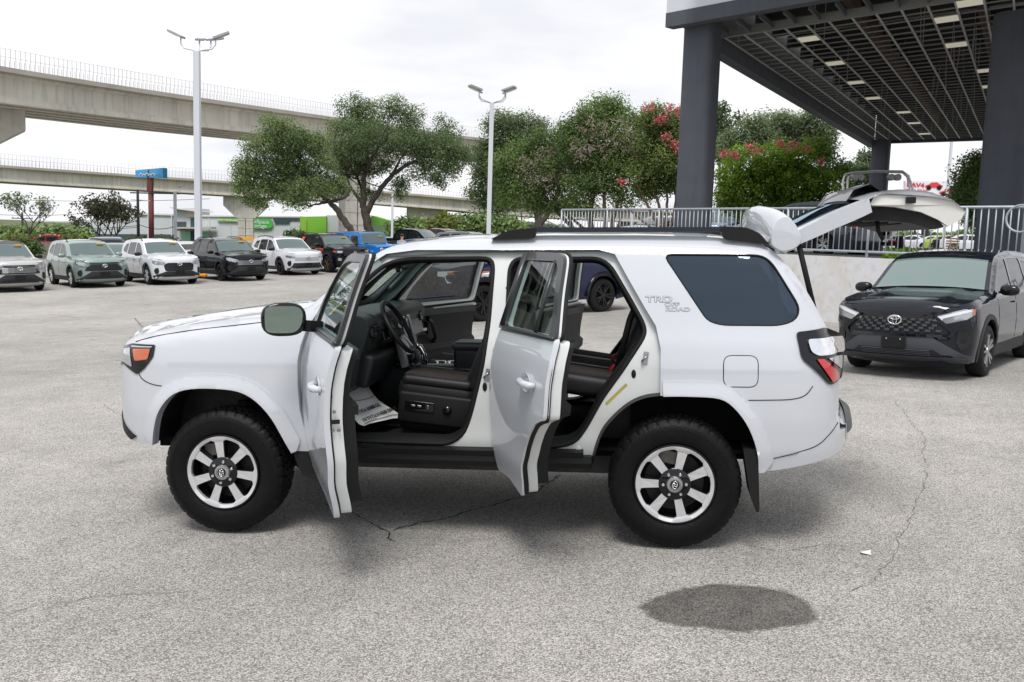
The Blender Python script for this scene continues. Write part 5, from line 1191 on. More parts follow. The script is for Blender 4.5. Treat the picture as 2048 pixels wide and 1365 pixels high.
while s < LEN+1.2:
    if k % 15 == 0:
        if post is None: post = MB().tube([(0, 0, 0), (0, 0, RT-WT)], .030, 8).build('post', GALV, rail, True)
        else: post = post.copy(); COL.objects.link(post); post.parent = rail
        post.location = rpl(s, 0, WT)
    else:
        if bal is None: bal = MB().tube([(0, 0, .13), (0, 0, RT-WT)], .0125, 6).build('baluster', GALV, rail, True)
        else: bal = bal.copy(); COL.objects.link(bal); bal.parent = rail
        bal.location = rpl(s, 0, WT)
    s += .142; k += 1
# handrail loop and white shed at the right edge
hl = at(2040, 460, 16.6); MB().tube([hl+Vector((.0, 0, .22))+Vector((.26*cos(a)*.6, -.26*cos(a)*.8, -.02+.24*sin(a))) for a in np.linspace(.5, 2*pi-.5, 24)], .02, 8).build('handrail_loop', GALV, None, True)
tag(bpy.data.objects['handrail_loop'], 'curved grey handrail end at the right edge above the black crossover', 'handrail')

# canopy
CZ = 7.5
def onz(px, py, z):
    r = ray(px, py); t = (z-H)/r[2]; q = CAMP+r*t; return Vector((q[0], q[1], z))
A0 = onz(1450, 76, CZ); B0 = onz(1758, 283, CZ); A1_ = onz(1907, 4, CZ); B1_ = onz(1975, 276, CZ)
du = (A1_-A0).normalized(); dvv = (B1_-B0).normalized()
WID = 13.
A1 = A0+du*WID; B1 = B0+dvv*WID*.93
def cq(u, v, z=CZ): a = A0.lerp(A1, u); b = B0.lerp(B1, u); q = a.lerp(b, v); return Vector((q.x, q.y, z))
DG = mat('dark_grey_stucco', (.075, .082, .10), .85, streak=.16, bump=.4, bscale=60, var=.08, vscale=2)
DGM = mat('dark_beam_paint', (.040, .042, .045), .6, var=.15, vscale=3)
cn = empty('canopy', tuple(Vector((A0.x, A0.y, WT))), label='big dark steel canopy with an open ceiling grid on round-cornered grey columns', cat='canopy')
def cl(v): return Vector(v)-Vector(cn.location)
dl = (B0-A0).normalized(); dperp = Vector((dl.y, -dl.x, 0))
def column(p, zt, wdt=1.02):
    po = []
    for a in np.linspace(0, 2*pi, 40, endpoint=False):
        c_, s_ = cos(a), sin(a); po.append((wdt/2*(abs(c_)**.55)*(1 if c_ > 0 else -1), wdt/2*(abs(s_)**.55)*(1 if s_ > 0 else -1)))
    base = cl(Vector((p.x, p.y, WT-.2))); m_ = MB(); m_.prism(po, lambda a, b: tuple(base+du*a+dl*b), lambda a, b: tuple(base+du*a+dl*b+Vector((0, 0, zt-WT+.2))))
    return m_.build('column', DG, cn, 40)
c1 = onz(1406, 62, CZ-.05); c1 = Vector((c1.x, c1.y, 0)); column(c1, CZ)
column(B0+dvv*.2-dl*.4, CZ)
c3 = at(2020, 200, 22.3); column(Vector((c3.x, c3.y, 0)), CZ, 1.08)
# fascia band at the front
fd = du
f0 = c1-fd*.75-dl*.85; f1 = f0+fd*(WID+4)
def fas(off, z0, z1, th, nm, m_): MB().bar(tuple(cl(Vector((f0.x, f0.y, (z0+z1)/2))-dl*off)), tuple(cl(Vector((f1.x, f1.y, (z0+z1)/2))-dl*off)), th, z1-z0).build(nm, m_, cn)
fas(0, CZ-.06, CZ+.30, .34, 'fascia_trim', DG); fas(0, CZ+.30, CZ+2.2, .30, 'fascia_panel', mat('white_fascia_panel', (.60, .61, .66), .5))
# side beams, end beam, deck above, purlins
def bm_(a, b, w0, h0, z, nm, m_, par=None): return MB().bar(tuple(cl(Vector((a.x, a.y, z)))), tuple(cl(Vector((b.x, b.y, z)))), w0, h0).build(nm, m_, par or cn)
bm_(f0+fd*.9, A0-dperp*.0+dl*.0, .02, .02, CZ+.5, 'link_beam', DGM)
bm_(c1-dvv*.2, B0-dvv*.32, .40, .34, CZ-.15, 'edge_beam', DG); bm_(c1-dl*.7-dvv*.3, B0-dvv*.4, .30, 1.95, CZ+.97, 'edge_panel', DGM)
bm_(B0-dvv*.3, B1, .40, .22, CZ-.02, 'end_beam', DG); bm_(B0-dvv*.2+dl*.1, B1+dl*.1, .30, 1.8, CZ+.95, 'end_panel', DGM); bm_(A0-du*.2, A1, .16, .20, CZ+.10, 'front_rail', mat('grid_grey_paint', (.22, .23, .22), .6))
DECK = mat('roof_deck', (.55, .53, .51), .85, var=.2, vscale=1.5)
V = [cl(cq(0, -.13, CZ+1.5)), cl(cq(1, -.13, CZ+1.5)), cl(cq(1, 1.0, CZ+1.5)), cl(cq(0, 1.0, CZ+1.5))]; MB().add(V+[v+Vector((0, 0, .12)) for v in V], [(0, 1, 2, 3), (7, 6, 5, 4), (0, 4, 5, 1), (1, 5, 6, 2), (2, 6, 7, 3), (3, 7, 4, 0)]).build('roof_deck', DECK, cn)
for k in range(14):
    v = (k+.5)/14; MB().bar(tuple(cl(cq(0, v, CZ+1.2))), tuple(cl(cq(1, v, CZ+1.2))), .14, .40).build('joist', mat('joist_steel', (.035, .032, .030), .7, var=.3, vscale=2), cn)
for u in (.25, .5, .75): MB().bar(tuple(cl(cq(u, -.12, CZ+.98))), tuple(cl(cq(u, 1, CZ+.98))), .2, .45).build('girder', mat('rusty_steel', (.07, .035, .028), .8, var=.4, vscale=1.5), cn)
for k in range(19):   # soffit outriggers at the front edge
    u = (k+.2)/19; a = cq(u, -.005, CZ+.10); b = a-dl*1.25; MB().bar(tuple(cl(a)), tuple(cl(b)), .05, .14).build('outrigger', mat('outrigger_steel', (.10, .115, .115), .6), cn)
GRIDM = mat('ceiling_grid_paint', (.50, .50, .47), .55)
NU = 21; LB = (B0-A0).length; NV = int(LB/.62)
for k in range(NU+1): MB().bar(tuple(cl(cq(k/NU, 0, CZ))), tuple(cl(cq(k/NU, 1, CZ))), .045, .035).build('long_grid_bar', GRIDM, cn)
for k in range(1, NV): MB().bar(tuple(cl(cq(0, k/NV, CZ+.01))), tuple(cl(cq(1, k/NV, CZ+.01))), .028, .03).build('cross_grid_bar', mat('cross_bar_paint', (.24, .245, .24), .6), cn)
rr = random.Random(5)
hg0 = None
for k in range(90):
    u, v = round(rr.random()*NU)/NU, rr.random(); q = cq(u, v, CZ+.02)
    if hg0 is None: hg0 = MB().bar((0, 0, 0), (.08, .05, 1.4), .02, .02).build('hanger_wire', mat('hanger_steel', (.30, .31, .32), .6), cn); o = hg0
    else: o = hg0.copy(); COL.objects.link(o); o.parent = cn
    o.location = cl(q); o.rotation_euler = (0, 0, rr.uniform(0, 6.3))
for k in range(26):
    u, v = rr.random(), rr.random(); a = cq(u, v, CZ+.3); pts = [a+Vector((.35*t*cos(k), .35*t*sin(k*2.), .5*sin(t*2.6))) for t in np.linspace(0, 2.4, 10)]; MB().tube([cl(p) for p in pts], .018, 5).build('loose_conduit', mat('conduit', (.06, .065, .07), .5), cn, True)
LP = mat('light_panel', (.80, .76, .62), .6, emis=(.15, .14, .11))
def lpan(px, py):
    q = onz(px, py, CZ); best = None
    for i in range(NU):
        for j in range(NV):
            c = cq((i+.5)/NU, (j+.5)/NV)
            d = (c-q).length
            if best is None or d < best[0]: best = (d, i, j)
    _, i, j = best; V = [cl(cq((i+a)/NU, (j+b)/NV, CZ+z)) for z in (-.012, .012) for a, b in ((.04, .04), (.96, .04), (.96, .96), (.04, .96))]
    MB().add(V, [(3, 2, 1, 0), (4, 5, 6, 7), (0, 1, 5, 4), (1, 2, 6, 5), (2, 3, 7, 6), (3, 0, 4, 7)]).build('light_panel', LP, cn)
for p in ((1612, 78), (1675, 125), (1723, 165), (1765, 197), (1799, 224), (1829, 247), (1853, 268), (1890, 37), (1927, 93), (1956, 139), (1976, 175), (1850, -20)): lpan(*p)
# white storefront edge behind the right column
sf = MB(); q = at(2062, 400, 24.5); sf.box((q.x+.55, q.y+.3, 4.2), (1.9, .5, 6.4), RD(-25)); tag(sf.build('storefront_wall', mat('white_storefront', (.62, .63, .63), .6)), 'white storefront corner behind the right canopy column', 'wall')

# ================================================================ overpasses
GIRD = mat('girder_concrete', (.57, .54, .47), .9, streak=.25, var=.12, vscale=.35, bump=.2, bscale=4)
DECKC = mat('deck_edge_concrete', (.40, .37, .32), .9, var=.15, vscale=.4)
REB = mat('rebar', (.42, .41, .43), .8)
def overpass(name, label, P, depth_g, width, ng, railh, bar_sp, slab=.35):
    root = empty(name, tuple(P[0]), label=label, cat='overpass'); O = Vector(P[0])
    P = [Vector(p)-O for p in P]; pts = []
    for i in range(len(P)-1):
        for k in range(10):
            t = k/10; p0 = P[max(i-1, 0)]; p1 = P[i]; p2 = P[i+1]; p3 = P[min(i+2, len(P)-1)]
            pts.append(.5*((2*p1)+(p2-p0)*t+(2*p0-5*p1+4*p2-p3)*t*t+(-p0+3*p1-3*p2+p3)*t**3))
    pts.append(P[-1]); n = len(pts); nr = []
    for i in range(n):
        d = pts[min(i+1, n-1)]-pts[max(i-1, 0)]; d.z = 0; d.normalize(); q = Vector((-d.y, d.x, 0)); nr.append(q if q.y > 0 else -q)
    def sweep(sec): return [[tuple(pts[i]+nr[i]*a+Vector((0, 0, b))) for a, b in sec] for i in range(n)]
    gs = width/(ng)
    for k in range(ng):
        o_ = .35+k*gs; sec = [(o_-.30, 0), (o_-.30, .30), (o_-.10, .50), (o_-.10, depth_g-.3), (o_-.35, depth_g-.12), (o_-.35, depth_g), (o_+.55, depth_g), (o_+.55, depth_g-.12), (o_+.30, depth_g-.3), (o_+.30, .50), (o_+.50, .30), (o_+.50, 0)]
        grid('girder', sweep(sec), GIRD, root, closeu=True)
    grid('deck_slab', sweep([(-.55, depth_g), (-.55, depth_g+slab), (width+.9, depth_g+slab), (width+.9, depth_g)]), DECKC, root, closeu=True)
    # reinforcing bars standing along both edges, waiting for the parapet
    for off_ in (-.35, width+.7):
        m_ = MB(); L_ = 0; nxt = 0
        for i in range(n-1):
            a, b = pts[i]+nr[i]*off_, pts[i+1]+nr[i+1]*off_; seg = (b-a).length
            while nxt <= L_+seg:
                q = a.lerp(b, (nxt-L_)/seg)+Vector((0, 0, depth_g+slab)); hh = railh if int(nxt/bar_sp) % 2 else railh*.98
                m_.bar(q, q+Vector((0, 0, hh)), .024, .024); q2 = q+nr[i]*.15; m_.bar(q2, q2+Vector((0, 0, railh*.42)), .026, .026); nxt += bar_sp
            L_ += seg
        for f_ in (.55, .98):
            m_.tube([pts[i]+nr[i]*off_+Vector((0, 0, depth_g+slab+railh*f_)) for i in range(n)], .012, 4)
        m_.build('rebar_railing', REB, root)
    return root, pts, nr, O
def pier(root, O, c, capz, capw, capd, colw, zb, dirn, par='pier'):
    d = Vector(dirn).normalized(); nrm = Vector((-d.y, d.x, 0)); c = Vector((c[0]-O.x, c[1]-O.y, 0)); m = MB()
    prof = [(-capw/2, capz), (capw/2, capz), (capw/2, capz-capd*.45), (colw/2+.25, capz-capd), (-colw/2-.25, capz-capd), (-capw/2, capz-capd*.45)]
    m.prism(prof, lambda a, b: tuple(c+d*a-nrm*colw*.42+Vector((0, 0, b-O.z))), lambda a, b: tuple(c+d*a+nrm*colw*.42+Vector((0, 0, b-O.z))))
    p = m.build(par, CONC, root)
    for k in range(2):
        o_ = (k-.5)*colw*.5; MB().bar(tuple(c+d*o_+Vector((0, 0, zb-O.z))), tuple(c+d*o_+Vector((0, 0, capz-capd-O.z))), colw*.46, colw*.8, up=tuple(nrm)).build('column_shaft', CONC, p)
    for z in np.arange(zb+1, capz-capd, 1.2): MB().box(tuple(c+Vector((0, 0, z-O.z))), (colw*1.0, colw*.84, .05), math.atan2(d.y, d.x)).build('form_line', GIRD, p)
U1 = [at(-260, 166, 52), at(0, 205, 58), at(240, 235, 66), at(470, 262, 75), at(700, 287, 88), at(930, 312, 106), at(1150, 330, 128), at(1420, 352, 160)]
r1, p1, n1_, O1 = overpass('upper_overpass', 'upper concrete overpass with long rebar fence, crossing the sky at the left', U1, 1.85, 8.6, 5, 1.15, .34, .3)
pc = at(-112, 245, 61); pier(r1, O1, (pc.x, pc.y, 0), at(0, 200, 60).z, 9.5, 3.6, 2.6, -1, (1, .55, 0))
pc = at(708, 440, 92); pier(r1, O1, (pc.x, pc.y, 0), at(700, 290, 90).z+.2, 8.6, 3.0, 2.6, -1, (.9, .5, 0))
U2 = [at(-200, 348, 122), at(0, 363, 130), at(240, 378, 141), at(470, 392, 150), at(700, 405, 156), at(870, 418, 160), at(1100, 436, 168), at(1400, 450, 176)]
r2, p2, n2_, O2 = overpass('lower_overpass', 'lower concrete overpass farther back, passing behind the oak on hammerhead piers', U2, 1.9, 9.5, 4, 1.6, .5, .35)
for px, d in ((492, 153), (854, 163), (1275, 178)):
    c = at(px, 430, d); zt = float(at(px, {492: 394, 854: 417, 1275: 442}[px], d).z); pier(r2, O2, (c.x, c.y, 0), zt, 7.0, 3.5, 2.5, -3, (1, .2, 0))

# ================================================================ light poles
PW = mat('white_pole_paint', (.60, .62, .66), .5)
def light_pole(px, pyb, pyt, d, label, wpx, heads=(200, -20, 150, 20), group='light poles of the lot', sz=1.):
    b = at(px[0], pyb, d); t = at(px[1], pyt, d); root = empty('light_pole', (b.x, b.y, gz(b.x, b.y)-.1), label=label, cat='light pole', group=group); h = t.z-root.location.z; w0 = wpx*d/F_
    MB().bar((0, 0, 0), (0, 0, h), w0, w0).build('pole', PW, root); MB().box((0, 0, .25), (w0*2.2, w0*2.2, .5)).build('base', CONC, root)
    for i, a in enumerate(heads):
        a = RD(a); c_, s_ = cos(a), sin(a); R_ = .78*sz
        hd = MB(); hd.tube([(0, 0, h), (c_*R_*.35, s_*R_*.35, h+.10*sz), (c_*R_*.8, s_*R_*.8, h+.16*sz), (c_*R_, s_*R_, h+.35*sz), (c_*R_, s_*R_, h+.62*sz)], .035*sz, 8); am = hd.build('bracket_arm', PW, root, True)
        ex, ey = c_*R_, s_*R_; tl = .42 if i % 2 == 0 else .25
        n = Vector((c_*cos(tl), s_*cos(tl), sin(tl))); q = Vector((ex, ey, h+.66*sz))
        MB().bar(tuple(q-n*.12*sz), tuple(q+n*.62*sz), .36*sz, .09*sz).build('lamp_head', mat('lamp_head_grey', (.33, .34, .36), .5), am)
        dn = Vector((c_*sin(tl), s_*sin(tl), -cos(tl))); MB().bar(tuple(q+n*.12*sz+dn*.05*sz), tuple(q+n*.56*sz+dn*.05*sz), .28*sz, .02*sz).build('led_panel', mat('led_panel', (.55, .50, .35), .4), am)
light_pole((397, 389.5), 490, 112, 45, 'tall white light pole with four lamp heads, left of the spreading oak', 11.5, (165, 100, 15, 60), sz=1.1)
light_pole((977, 985), 470, 212, 40, 'tall white light pole with four lamp heads, right of the spreading oak', 8.5, (155, 210, 25, -30), sz=.8)
light_pole((351, 349), 478, 385, 80, 'short pale light pole between the red-brown post and the tall white pole', 5, (60,), sz=.7)
light_pole((784, 785), 470, 388, 90, 'thin grey light pole right of the oak trunk', 4.2, (20,), sz=.4)
light_pole((1262, 1262), 470, 376, 60, 'thin pale pole behind the railing among the flowering trees', 4., (200,), sz=.25)
light_pole((1887, 1896), 480, 285, 70, 'thin grey pole under the canopy in front of the car billboard', 4.5, (90,), sz=.2)

# ================================================================ signs, storage building, utility poles
MONO = mat('red_brown_steel', (.13, .03, .028), .7, var=.15, vscale=1); WOOD = mat('dark_wood_pole', (.035, .03, .028), .9)
g = empty('monopole_sign', tuple(at(303, 484, 84)), label='thick red-brown sign post topped by a catwalk, carrying the bright blue billboard', cat='billboard')
def lo(px, py, d): return at(px, py, d)-Vector(g.location)
MB().tube([lo(303, 500, 84), lo(302, 386, 84)], .24, 14).build('post', MONO, g, True)
MB().bar(lo(262, 386, 84), lo(358, 388, 84), .5, .10).build('catwalk', DARKM, g); MB().bar(lo(300, 384, 84), lo(302, 340, 84), .5, .3).build('upper_post', MONO, g)
bb = MB(); a, b, c, d_ = lo(271, 341, 88), lo(326, 336, 80), lo(326, 356.5, 80), lo(271, 355, 88); off = Vector((.2, .45, 0)); bb.add([a, b, c, d_, a+off, b+off, c+off, d_+off], [(0, 1, 2, 3), (7, 6, 5, 4), (0, 4, 5, 1), (1, 5, 6, 2), (2, 6, 7, 3), (3, 7, 4, 0)]); bb.build('billboard_face', mat('bright_blue_sign', (.02, .30, .62), .6), g)
bk_ = MB(); a, c = lo(327, 337, 80.3), lo(335, 357, 82); bk_.add([a, (c.x, c.y, a.z), c, (a.x, a.y, c.z)], [(0, 1, 2, 3)]); bk_.build('billboard_back', mat('sign_back', (.10, .08, .08), .8), g)
me = MB()
for k in range(6):
    q0 = lo(284+6*k, 352.5, 85.9-.85*k); q1 = lo(286.5+6*k, 348+1.5*(k % 2), 85.5-.85*k); me.bar(q0+Vector((-.1, -.22, 0)), q1+Vector((-.1, -.22, 0)), .18, .1)
me.build('sign_mark', mat('pale_sign_print', (.55, .6, .62), .6), g)
def upole(px, pyb, pyt, d, label, arms=True):
    b = at(px, pyb, d); t = at(px, pyt, d); r = empty('utility_pole', (b.x, b.y, b.z-1.5), label=label, cat='utility pole', group='wooden utility poles'); h = t.z-b.z+1.5
    MB().tube([(0, 0, 0), (0, 0, h)], [.15, .11], 10).build('pole', WOOD, r, True)
    if arms:
        MB().bar((-1.2, 0, h-.7), (1.2, 0, h-.7), .1, .1).build('crossarm', WOOD, r)
        for x in (-1.1, -.5, .5, 1.1): MB().lathe([(.05, 0), (.07, .1), (.03, .2)], 8, axis='Z', c=(x, 0, h-.65)).build('insulator', PW, r)
    return r
upole(277, 484, 380, 82, 'black wooden utility pole left of the red-brown sign post', False)
MB().bar(at(262, 400, 82), at(300, 402, 82), .08, .08).build('lamp_arm', PW); tag(bpy.data.objects['lamp_arm'], 'thin pale bracket between the wooden pole and the red-brown post', 'bracket')
upole(90, 482, 447, 130, 'small distant utility pole left of the dark round tree'); upole(46, 482, 425, 105, 'thin dark pole by the bare tree')
upole(1042, 470, 428, 150, 'distant utility pole right of the second light pole')
for (x0, y0), (x1, y1), d, lab in (((-40, 452), (275, 452), 100, 'upper of the two close power lines running left from the wooden pole'), ((-40, 457), (275, 455), 100, 'lower of the two close power lines running left from the wooden pole'),
        ((-40, 397), (420, 398), 120, 'faint power line just beneath the lower overpass at the left'), ((275, 448), (350, 453), 83, 'short cable from the wooden pole past the red-brown post'), ((-40, 427), (180, 426), 130, 'faint distant wire crossing the bare tree crown'), ((860, 430), (1100, 424), 150, 'thin distant wire under the overpass right of the spreading oak')):
    a, b = at(x0, y0, d), at(x1, y1, d); tag(MB().tube([a.lerp(b, t)-Vector((0, 0, 4*.35*t*(1-t))) for t in np.linspace(0, 1, 14)], .03, 5).build('power_line', RUB, None, True), lab, 'wire', 'overhead power lines')
# storage building
SG_ = mat('grey_metal_siding', (.50, .53, .54), .7, var=.04, vscale=.3); NB_ = mat('navy_siding', (.045, .065, .085), .7); LG_ = mat('lime_green_panel', (.20, .50, .04), .6); CR_ = mat('cream_panel', (.55, .49, .38), .7); TEAL = mat('mint_green_panel', (.30, .62, .42), .7); GLS = mat('building_glass', (.05, .09, .10), .08, spec=.8)
D = 172.
sb = empty('storage_building', tuple(at(300, 480, D)), label='long grey metal storage building with navy base and lime green corner', cat='building')
def q_(px, py, d=D): return at(px, py, d)-Vector(sb.location)
def fb(nm, x0, y0, x1, y1, d, th, m_, y0b=None, y1b=None, d2=None, par=None):
    d2 = d2 or d; a, b = q_(x0, y0, d), q_(x1, y0b if y0b is not None else y0, d2); c, e = q_(x1, y1b if y1b is not None else y1, d2), q_(x0, y1, d); off = Vector((0, th, 0))
    return MB().add([a, b, c, e, a+off, b+off, c+off, e+off], [(0, 1, 2, 3), (7, 6, 5, 4), (0, 4, 5, 1), (1, 5, 6, 2), (2, 6, 7, 3), (3, 7, 4, 0)]).build(nm, m_, par or sb)
fb('wall', 160, 440, 460, 492, D, 16, SG_, 436, 494, 172); fb('base_band', 159.5, 468, 357, 493, D-.2, .15, NB_, 469.5, 495)
fb('roof_trim', 276, 426, 460, 429.5, D-.3, 16.4, mat('pale_roof_edge', (.62, .62, .6), .6), 432, 435); fb('upper_wall', 276, 429, 460, 445, D+.05, 15.5, SG_, 434, 450)
for x in (295, 342): fb('wall_post', x, 430, x+2, 487, D-.35, .2, PW)
tw = fb('tower', 350, 417, 391, 490, D-1.2, 8, mat('tower_siding', (.44, .47, .50), .7)); fb('tower_roof', 340, 414.5, 390, 417, D-2.4, 10, mat('tower_roof_white', (.6, .6, .58), .6), 421, 423.5, par=tw); fb('cream_side', 371, 421, 391, 434, D-1.35, .12, CR_, par=tw); fb('navy_panel', 353, 444, 372, 460, D-1.35, .12, NB_, par=tw)
fb('window', 381, 436, 391, 455, D-1.4, .12, GLS, par=tw); fb('entrance_canopy', 348, 454.5, 422, 458, D-4, 3, mat('entrance_canopy_metal', (.45, .44, .40), .6), par=tw)
fb('mint_panel', 366, 465, 390, 486, D-1.5, .12, TEAL, par=tw); fb('mint_panel', 398, 465, 418, 486, D-1.5, .12, TEAL, par=tw); fb('door', 381, 462, 392, 482, D-1.6, .1, GLS, par=tw)
bw = fb('wing', 391, 433, 600, 492, D-.6, 14, mat('wing_siding', (.54, .57, .59), .7, var=.03, vscale=.4), 434, 490); fb('wing_roof_edge', 391, 431, 600, 433.5, D-.9, 14.5, mat('pale_roof_edge', (.6, .6, .6), .6), 433, 435.5, par=bw)
sl = fb('sign_strip', 435, 438, 478, 443.5, D-.95, .12, LG_, 438.5, 444, par=bw)
for k in range(4): fb('wall_post', 418+42*k, 434, 419.2+42*k, 488, D-.75, .12, PW, par=bw)
cc = [q_(522+24*(abs(cos(a))**.6)*(1 if cos(a) > 0 else -1), 448+10*(abs(sin(a))**.7)*(1 if sin(a) > 0 else -1), D-1.1) for a in np.linspace(0, 2*pi, 32, endpoint=False)]
sgn = MB().add([tuple(p) for p in cc]+[tuple(p+Vector((0, .2, 0))) for p in cc], [tuple(range(32))]+[(i, (i+1) % 32, 32+(i+1) % 32, 32+i) for i in range(32)]).build('green_sign', mat('green_sign', (.05, .42, .06), .6), bw)
TX = mat('white_letters', (.75, .76, .75), .6)
fx = q_(517, 444.2, D-1.2); place_text('sign_letters', 'maxSpace', .97, TX, sgn, tuple(fx), (1, 0, -.02), (0, 0, 1), .01, .012); fx = q_(517, 452.4, D-1.2); place_text('sign_letters', 'Storage', .97, TX, sgn, tuple(fx), (1, 0, -.02), (0, 0, 1), .01, .012)
fx = q_(456, 441, D-1.15); place_text('sign_letters', 'FIRST MONTH FREE', .44, TX, sl, tuple(fx), (1, 0, -.02), (0, 0, 1), .01, .006)
fb('window', 549, 437, 579, 447, D-.9, .12, GLS, par=bw); fb('navy_panel', 547, 436, 600, 441, D-.85, .1, NB_, par=bw)
lg = fb('green_wing', 600, 434, 652, 487, D-2.5, 10, LG_, 433, 487); fb('green_side', 601, 440, 613, 487, D-2.75, .12, mat('yellow_green_panel', (.30, .48, .05), .6), par=lg); fb('grey_wing', 652, 431, 700, 487, D-1.5, 8, SG_); fb('green_end', 742, 431, 776, 470, D-3, 8, LG_, 441, 470, D+2)
for k in range(7): fb('louvre', 747+3.8*k, 451, 749.4+3.8*k, 467, D-3.3, .08, PW)
# car billboard under the canopy
cb = empty('car_billboard', tuple(at(1862, 420, 92)), label='white billboard with red lettering and pictures of red cars, seen under the canopy', cat='billboard')
def b_(px, py, d=92): return at(px, py, d)-Vector(cb.location)
def quad_(nm, x0, y0, x1, y1, d, th, m_, par=cb):
    a, b, c, e = b_(x0, y0, d), b_(x1, y0, d), b_(x1, y1, d), b_(x0, y1, d); off = Vector((0, th, 0)); return MB().add([a, b, c, e, a+off, b+off, c+off, e+off], [(0, 1, 2, 3), (7, 6, 5, 4), (0, 4, 5, 1), (1, 5, 6, 2), (2, 6, 7, 3), (3, 7, 4, 0)]).build(nm, m_, par)
fcb = quad_('panel', 1811, 362, 1925, 392, 92, .5, mat('billboard_white', (.66, .68, .72), .6)); MB().bar(b_(1850, 390, 92.6), b_(1850, 500, 92.6), .5, .5).build('post', DARKM, cb)
RLt = mat('red_print', (.60, .03, .04), .6)
place_text('letters', 'RAV4', .62, RLt, fcb, tuple(b_(1831, 371, 91.95)), (1, 0, -.02), (0, 0, 1), .01, .02, 0, 1.2); place_text('letters', 'CAMRY', .62, RLt, fcb, tuple(b_(1831, 384, 91.95)), (1, 0, -.02), (0, 0, 1), .01, .02, 0, 1.1)
def carpic(x, y, w0, h0):
    po = [(0, .35), (.05, .55), (.22, .65), (.35, .95), (.68, 1.), (.85, .65), (.97, .55), (1, .3), (.92, .15), (.85, .05), (.74, .05), (.68, .2), (.34, .2), (.28, .05), (.16, .05), (.1, .2)]
    V = [tuple(b_(x+w0*a, y-h0*b, 91.93)) for a, b in po]; MB().add(V, [tuple(range(len(V)))]).build('car_picture', RLt, fcb)
    for a in (.22, .79): MB().lathe([(.001, 0), (h0*.018, 0)], 12, c=tuple(b_(x+w0*a, y-h0*.15, 91.91))).build('wheel_picture', RUB, fcb)
carpic(1850, 378, 36, 13); carpic(1878, 391, 40, 13); quad_('small_mark', 1852.5, 382, 1857, 386.5, 91.95, .02, mat('pink_print', (.65, .25, .28), .6), fcb)
# low walls at the left, yellow barrier
def lowwall(nm, pts, top, label, m_, th=.3, cat='wall'):
    V = []; F = []
    for px, py, d in pts:
        q = at(px, py, d); 
        for o_, z in ((0, q.z-2.2), (0, q.z), (th, q.z), (th, q.z-2.2)): V.append((q.x, q.y+o_, z))
    for i in range(len(pts)-1):
        for k in range(3): F.append((i*4+k, i*4+k+1, i*4+4+k+1, i*4+4+k))
    F += [(0, 1, 2, 3), tuple(len(V)-1-k for k in range(4))]; return tag(MB().add(V, F).build(nm, m_), label, cat)
lowwall('concrete_barrier', [(-120, 480, 66), (0, 484, 66), (120, 487, 66), (300, 489, 66), (480, 486, 68), (700, 478, 76)], 0, 'long low beige concrete barrier behind the row of parked cars', mat('beige_barrier', (.42, .38, .31), .9, var=.12, vscale=.6))
lowwall('concrete_barrier', [(1025, 460, 78), (1110, 461, 78), (1250, 462, 78), (1420, 463, 78)], 0, 'low beige wall behind the leafy trees right of the second light pole', mat('beige_barrier', (.42, .38, .31), .9))
yb = empty('yellow_barricade', tuple(at(500, 480, 60)), label='orange-yellow plastic barricade behind the black crossover', cat='barricade')
MB().bar(at(472, 476.5, 60)-Vector(yb.location), at(540, 481, 60)-Vector(yb.location), .35, .2).build('beam', mat('safety_yellow', (.75, .36, .03), .6), yb)
for px in (478, 534): MB().box(tuple(at(px, 484, 60)-Vector(yb.location)), (.3, .4, .5)).build('foot', MATS['safety_yellow'], yb)
for px, d in ((396, 37.2), (402, 37.0)):
    o = rbox('orange_cloth', tuple(at(px, 552, d)+Vector((0, 0, .02))), (.45, .3, .12), mat('orange_cloth', (.80, .28, .02), .9), None, .05); tag(o, 'crumpled orange cone bag on the asphalt between the white and black crossovers, %s one' % ('left' if px == 396 else 'right'), 'bag')

# unseen grey block added behind the camera so paint and windows reflect something dark
sb2 = empty('showroom', (0, -48, -1), label='long low grey and glass showroom added unseen behind the camera for dark reflections', cat='building')
MB().box((0, -5, 3.1), (90, 10, 6.6)).build('wall', mat('showroom_grey', (.16, .165, .175), .7), sb2)
for k in range(-9, 10): MB().box((k*4.4, .06, 1.6), (3.8, .12, 3.4)).build('window', mat('showroom_glass', (.02, .025, .03), .1), sb2)
# ================================================================ trees and planting
def leafmat(name, c0, c1, trans=.35):
    if name in MATS: return MATS[name]
    m = bpy.data.materials.new(name); m.use_nodes = True; nt = m.node_tree; nt.nodes.clear(); A = nt.nodes.new; L = nt.links.new
    at_ = A('ShaderNodeAttribute'); at_.attribute_name = 'tint'; r = A('ShaderNodeValToRGB'); r.color_ramp.elements[0].color = (*c0, 1); r.color_ramp.elements[1].color = (*c1, 1); L(at_.outputs['Fac'], r.inputs[0])
    d = A('ShaderNodeBsdfPrincipled'); d.inputs['Roughness'].default_value = .55; d.inputs['Specular IOR Level'].default_value = .35; t = A('ShaderNodeBsdfTranslucent'); L(r.outputs[0], d.inputs['Base Color'])
    hs = A('ShaderNodeHueSaturation'); hs.inputs['Value'].default_value = 1.3; hs.inputs['Saturation'].default_value = 1.15; L(r.outputs[0], hs.inputs['Color']); L(hs.outputs[0], t.inputs[0])
    x = A('ShaderNodeMixShader'); x.inputs[0].default_value = trans; L(d.outputs[0], x.inputs[1]); L(t.outputs[0], x.inputs[2]); o = A('ShaderNodeOutputMaterial'); L(x.outputs[0], o.inputs[0]); MATS[name] = m; return m
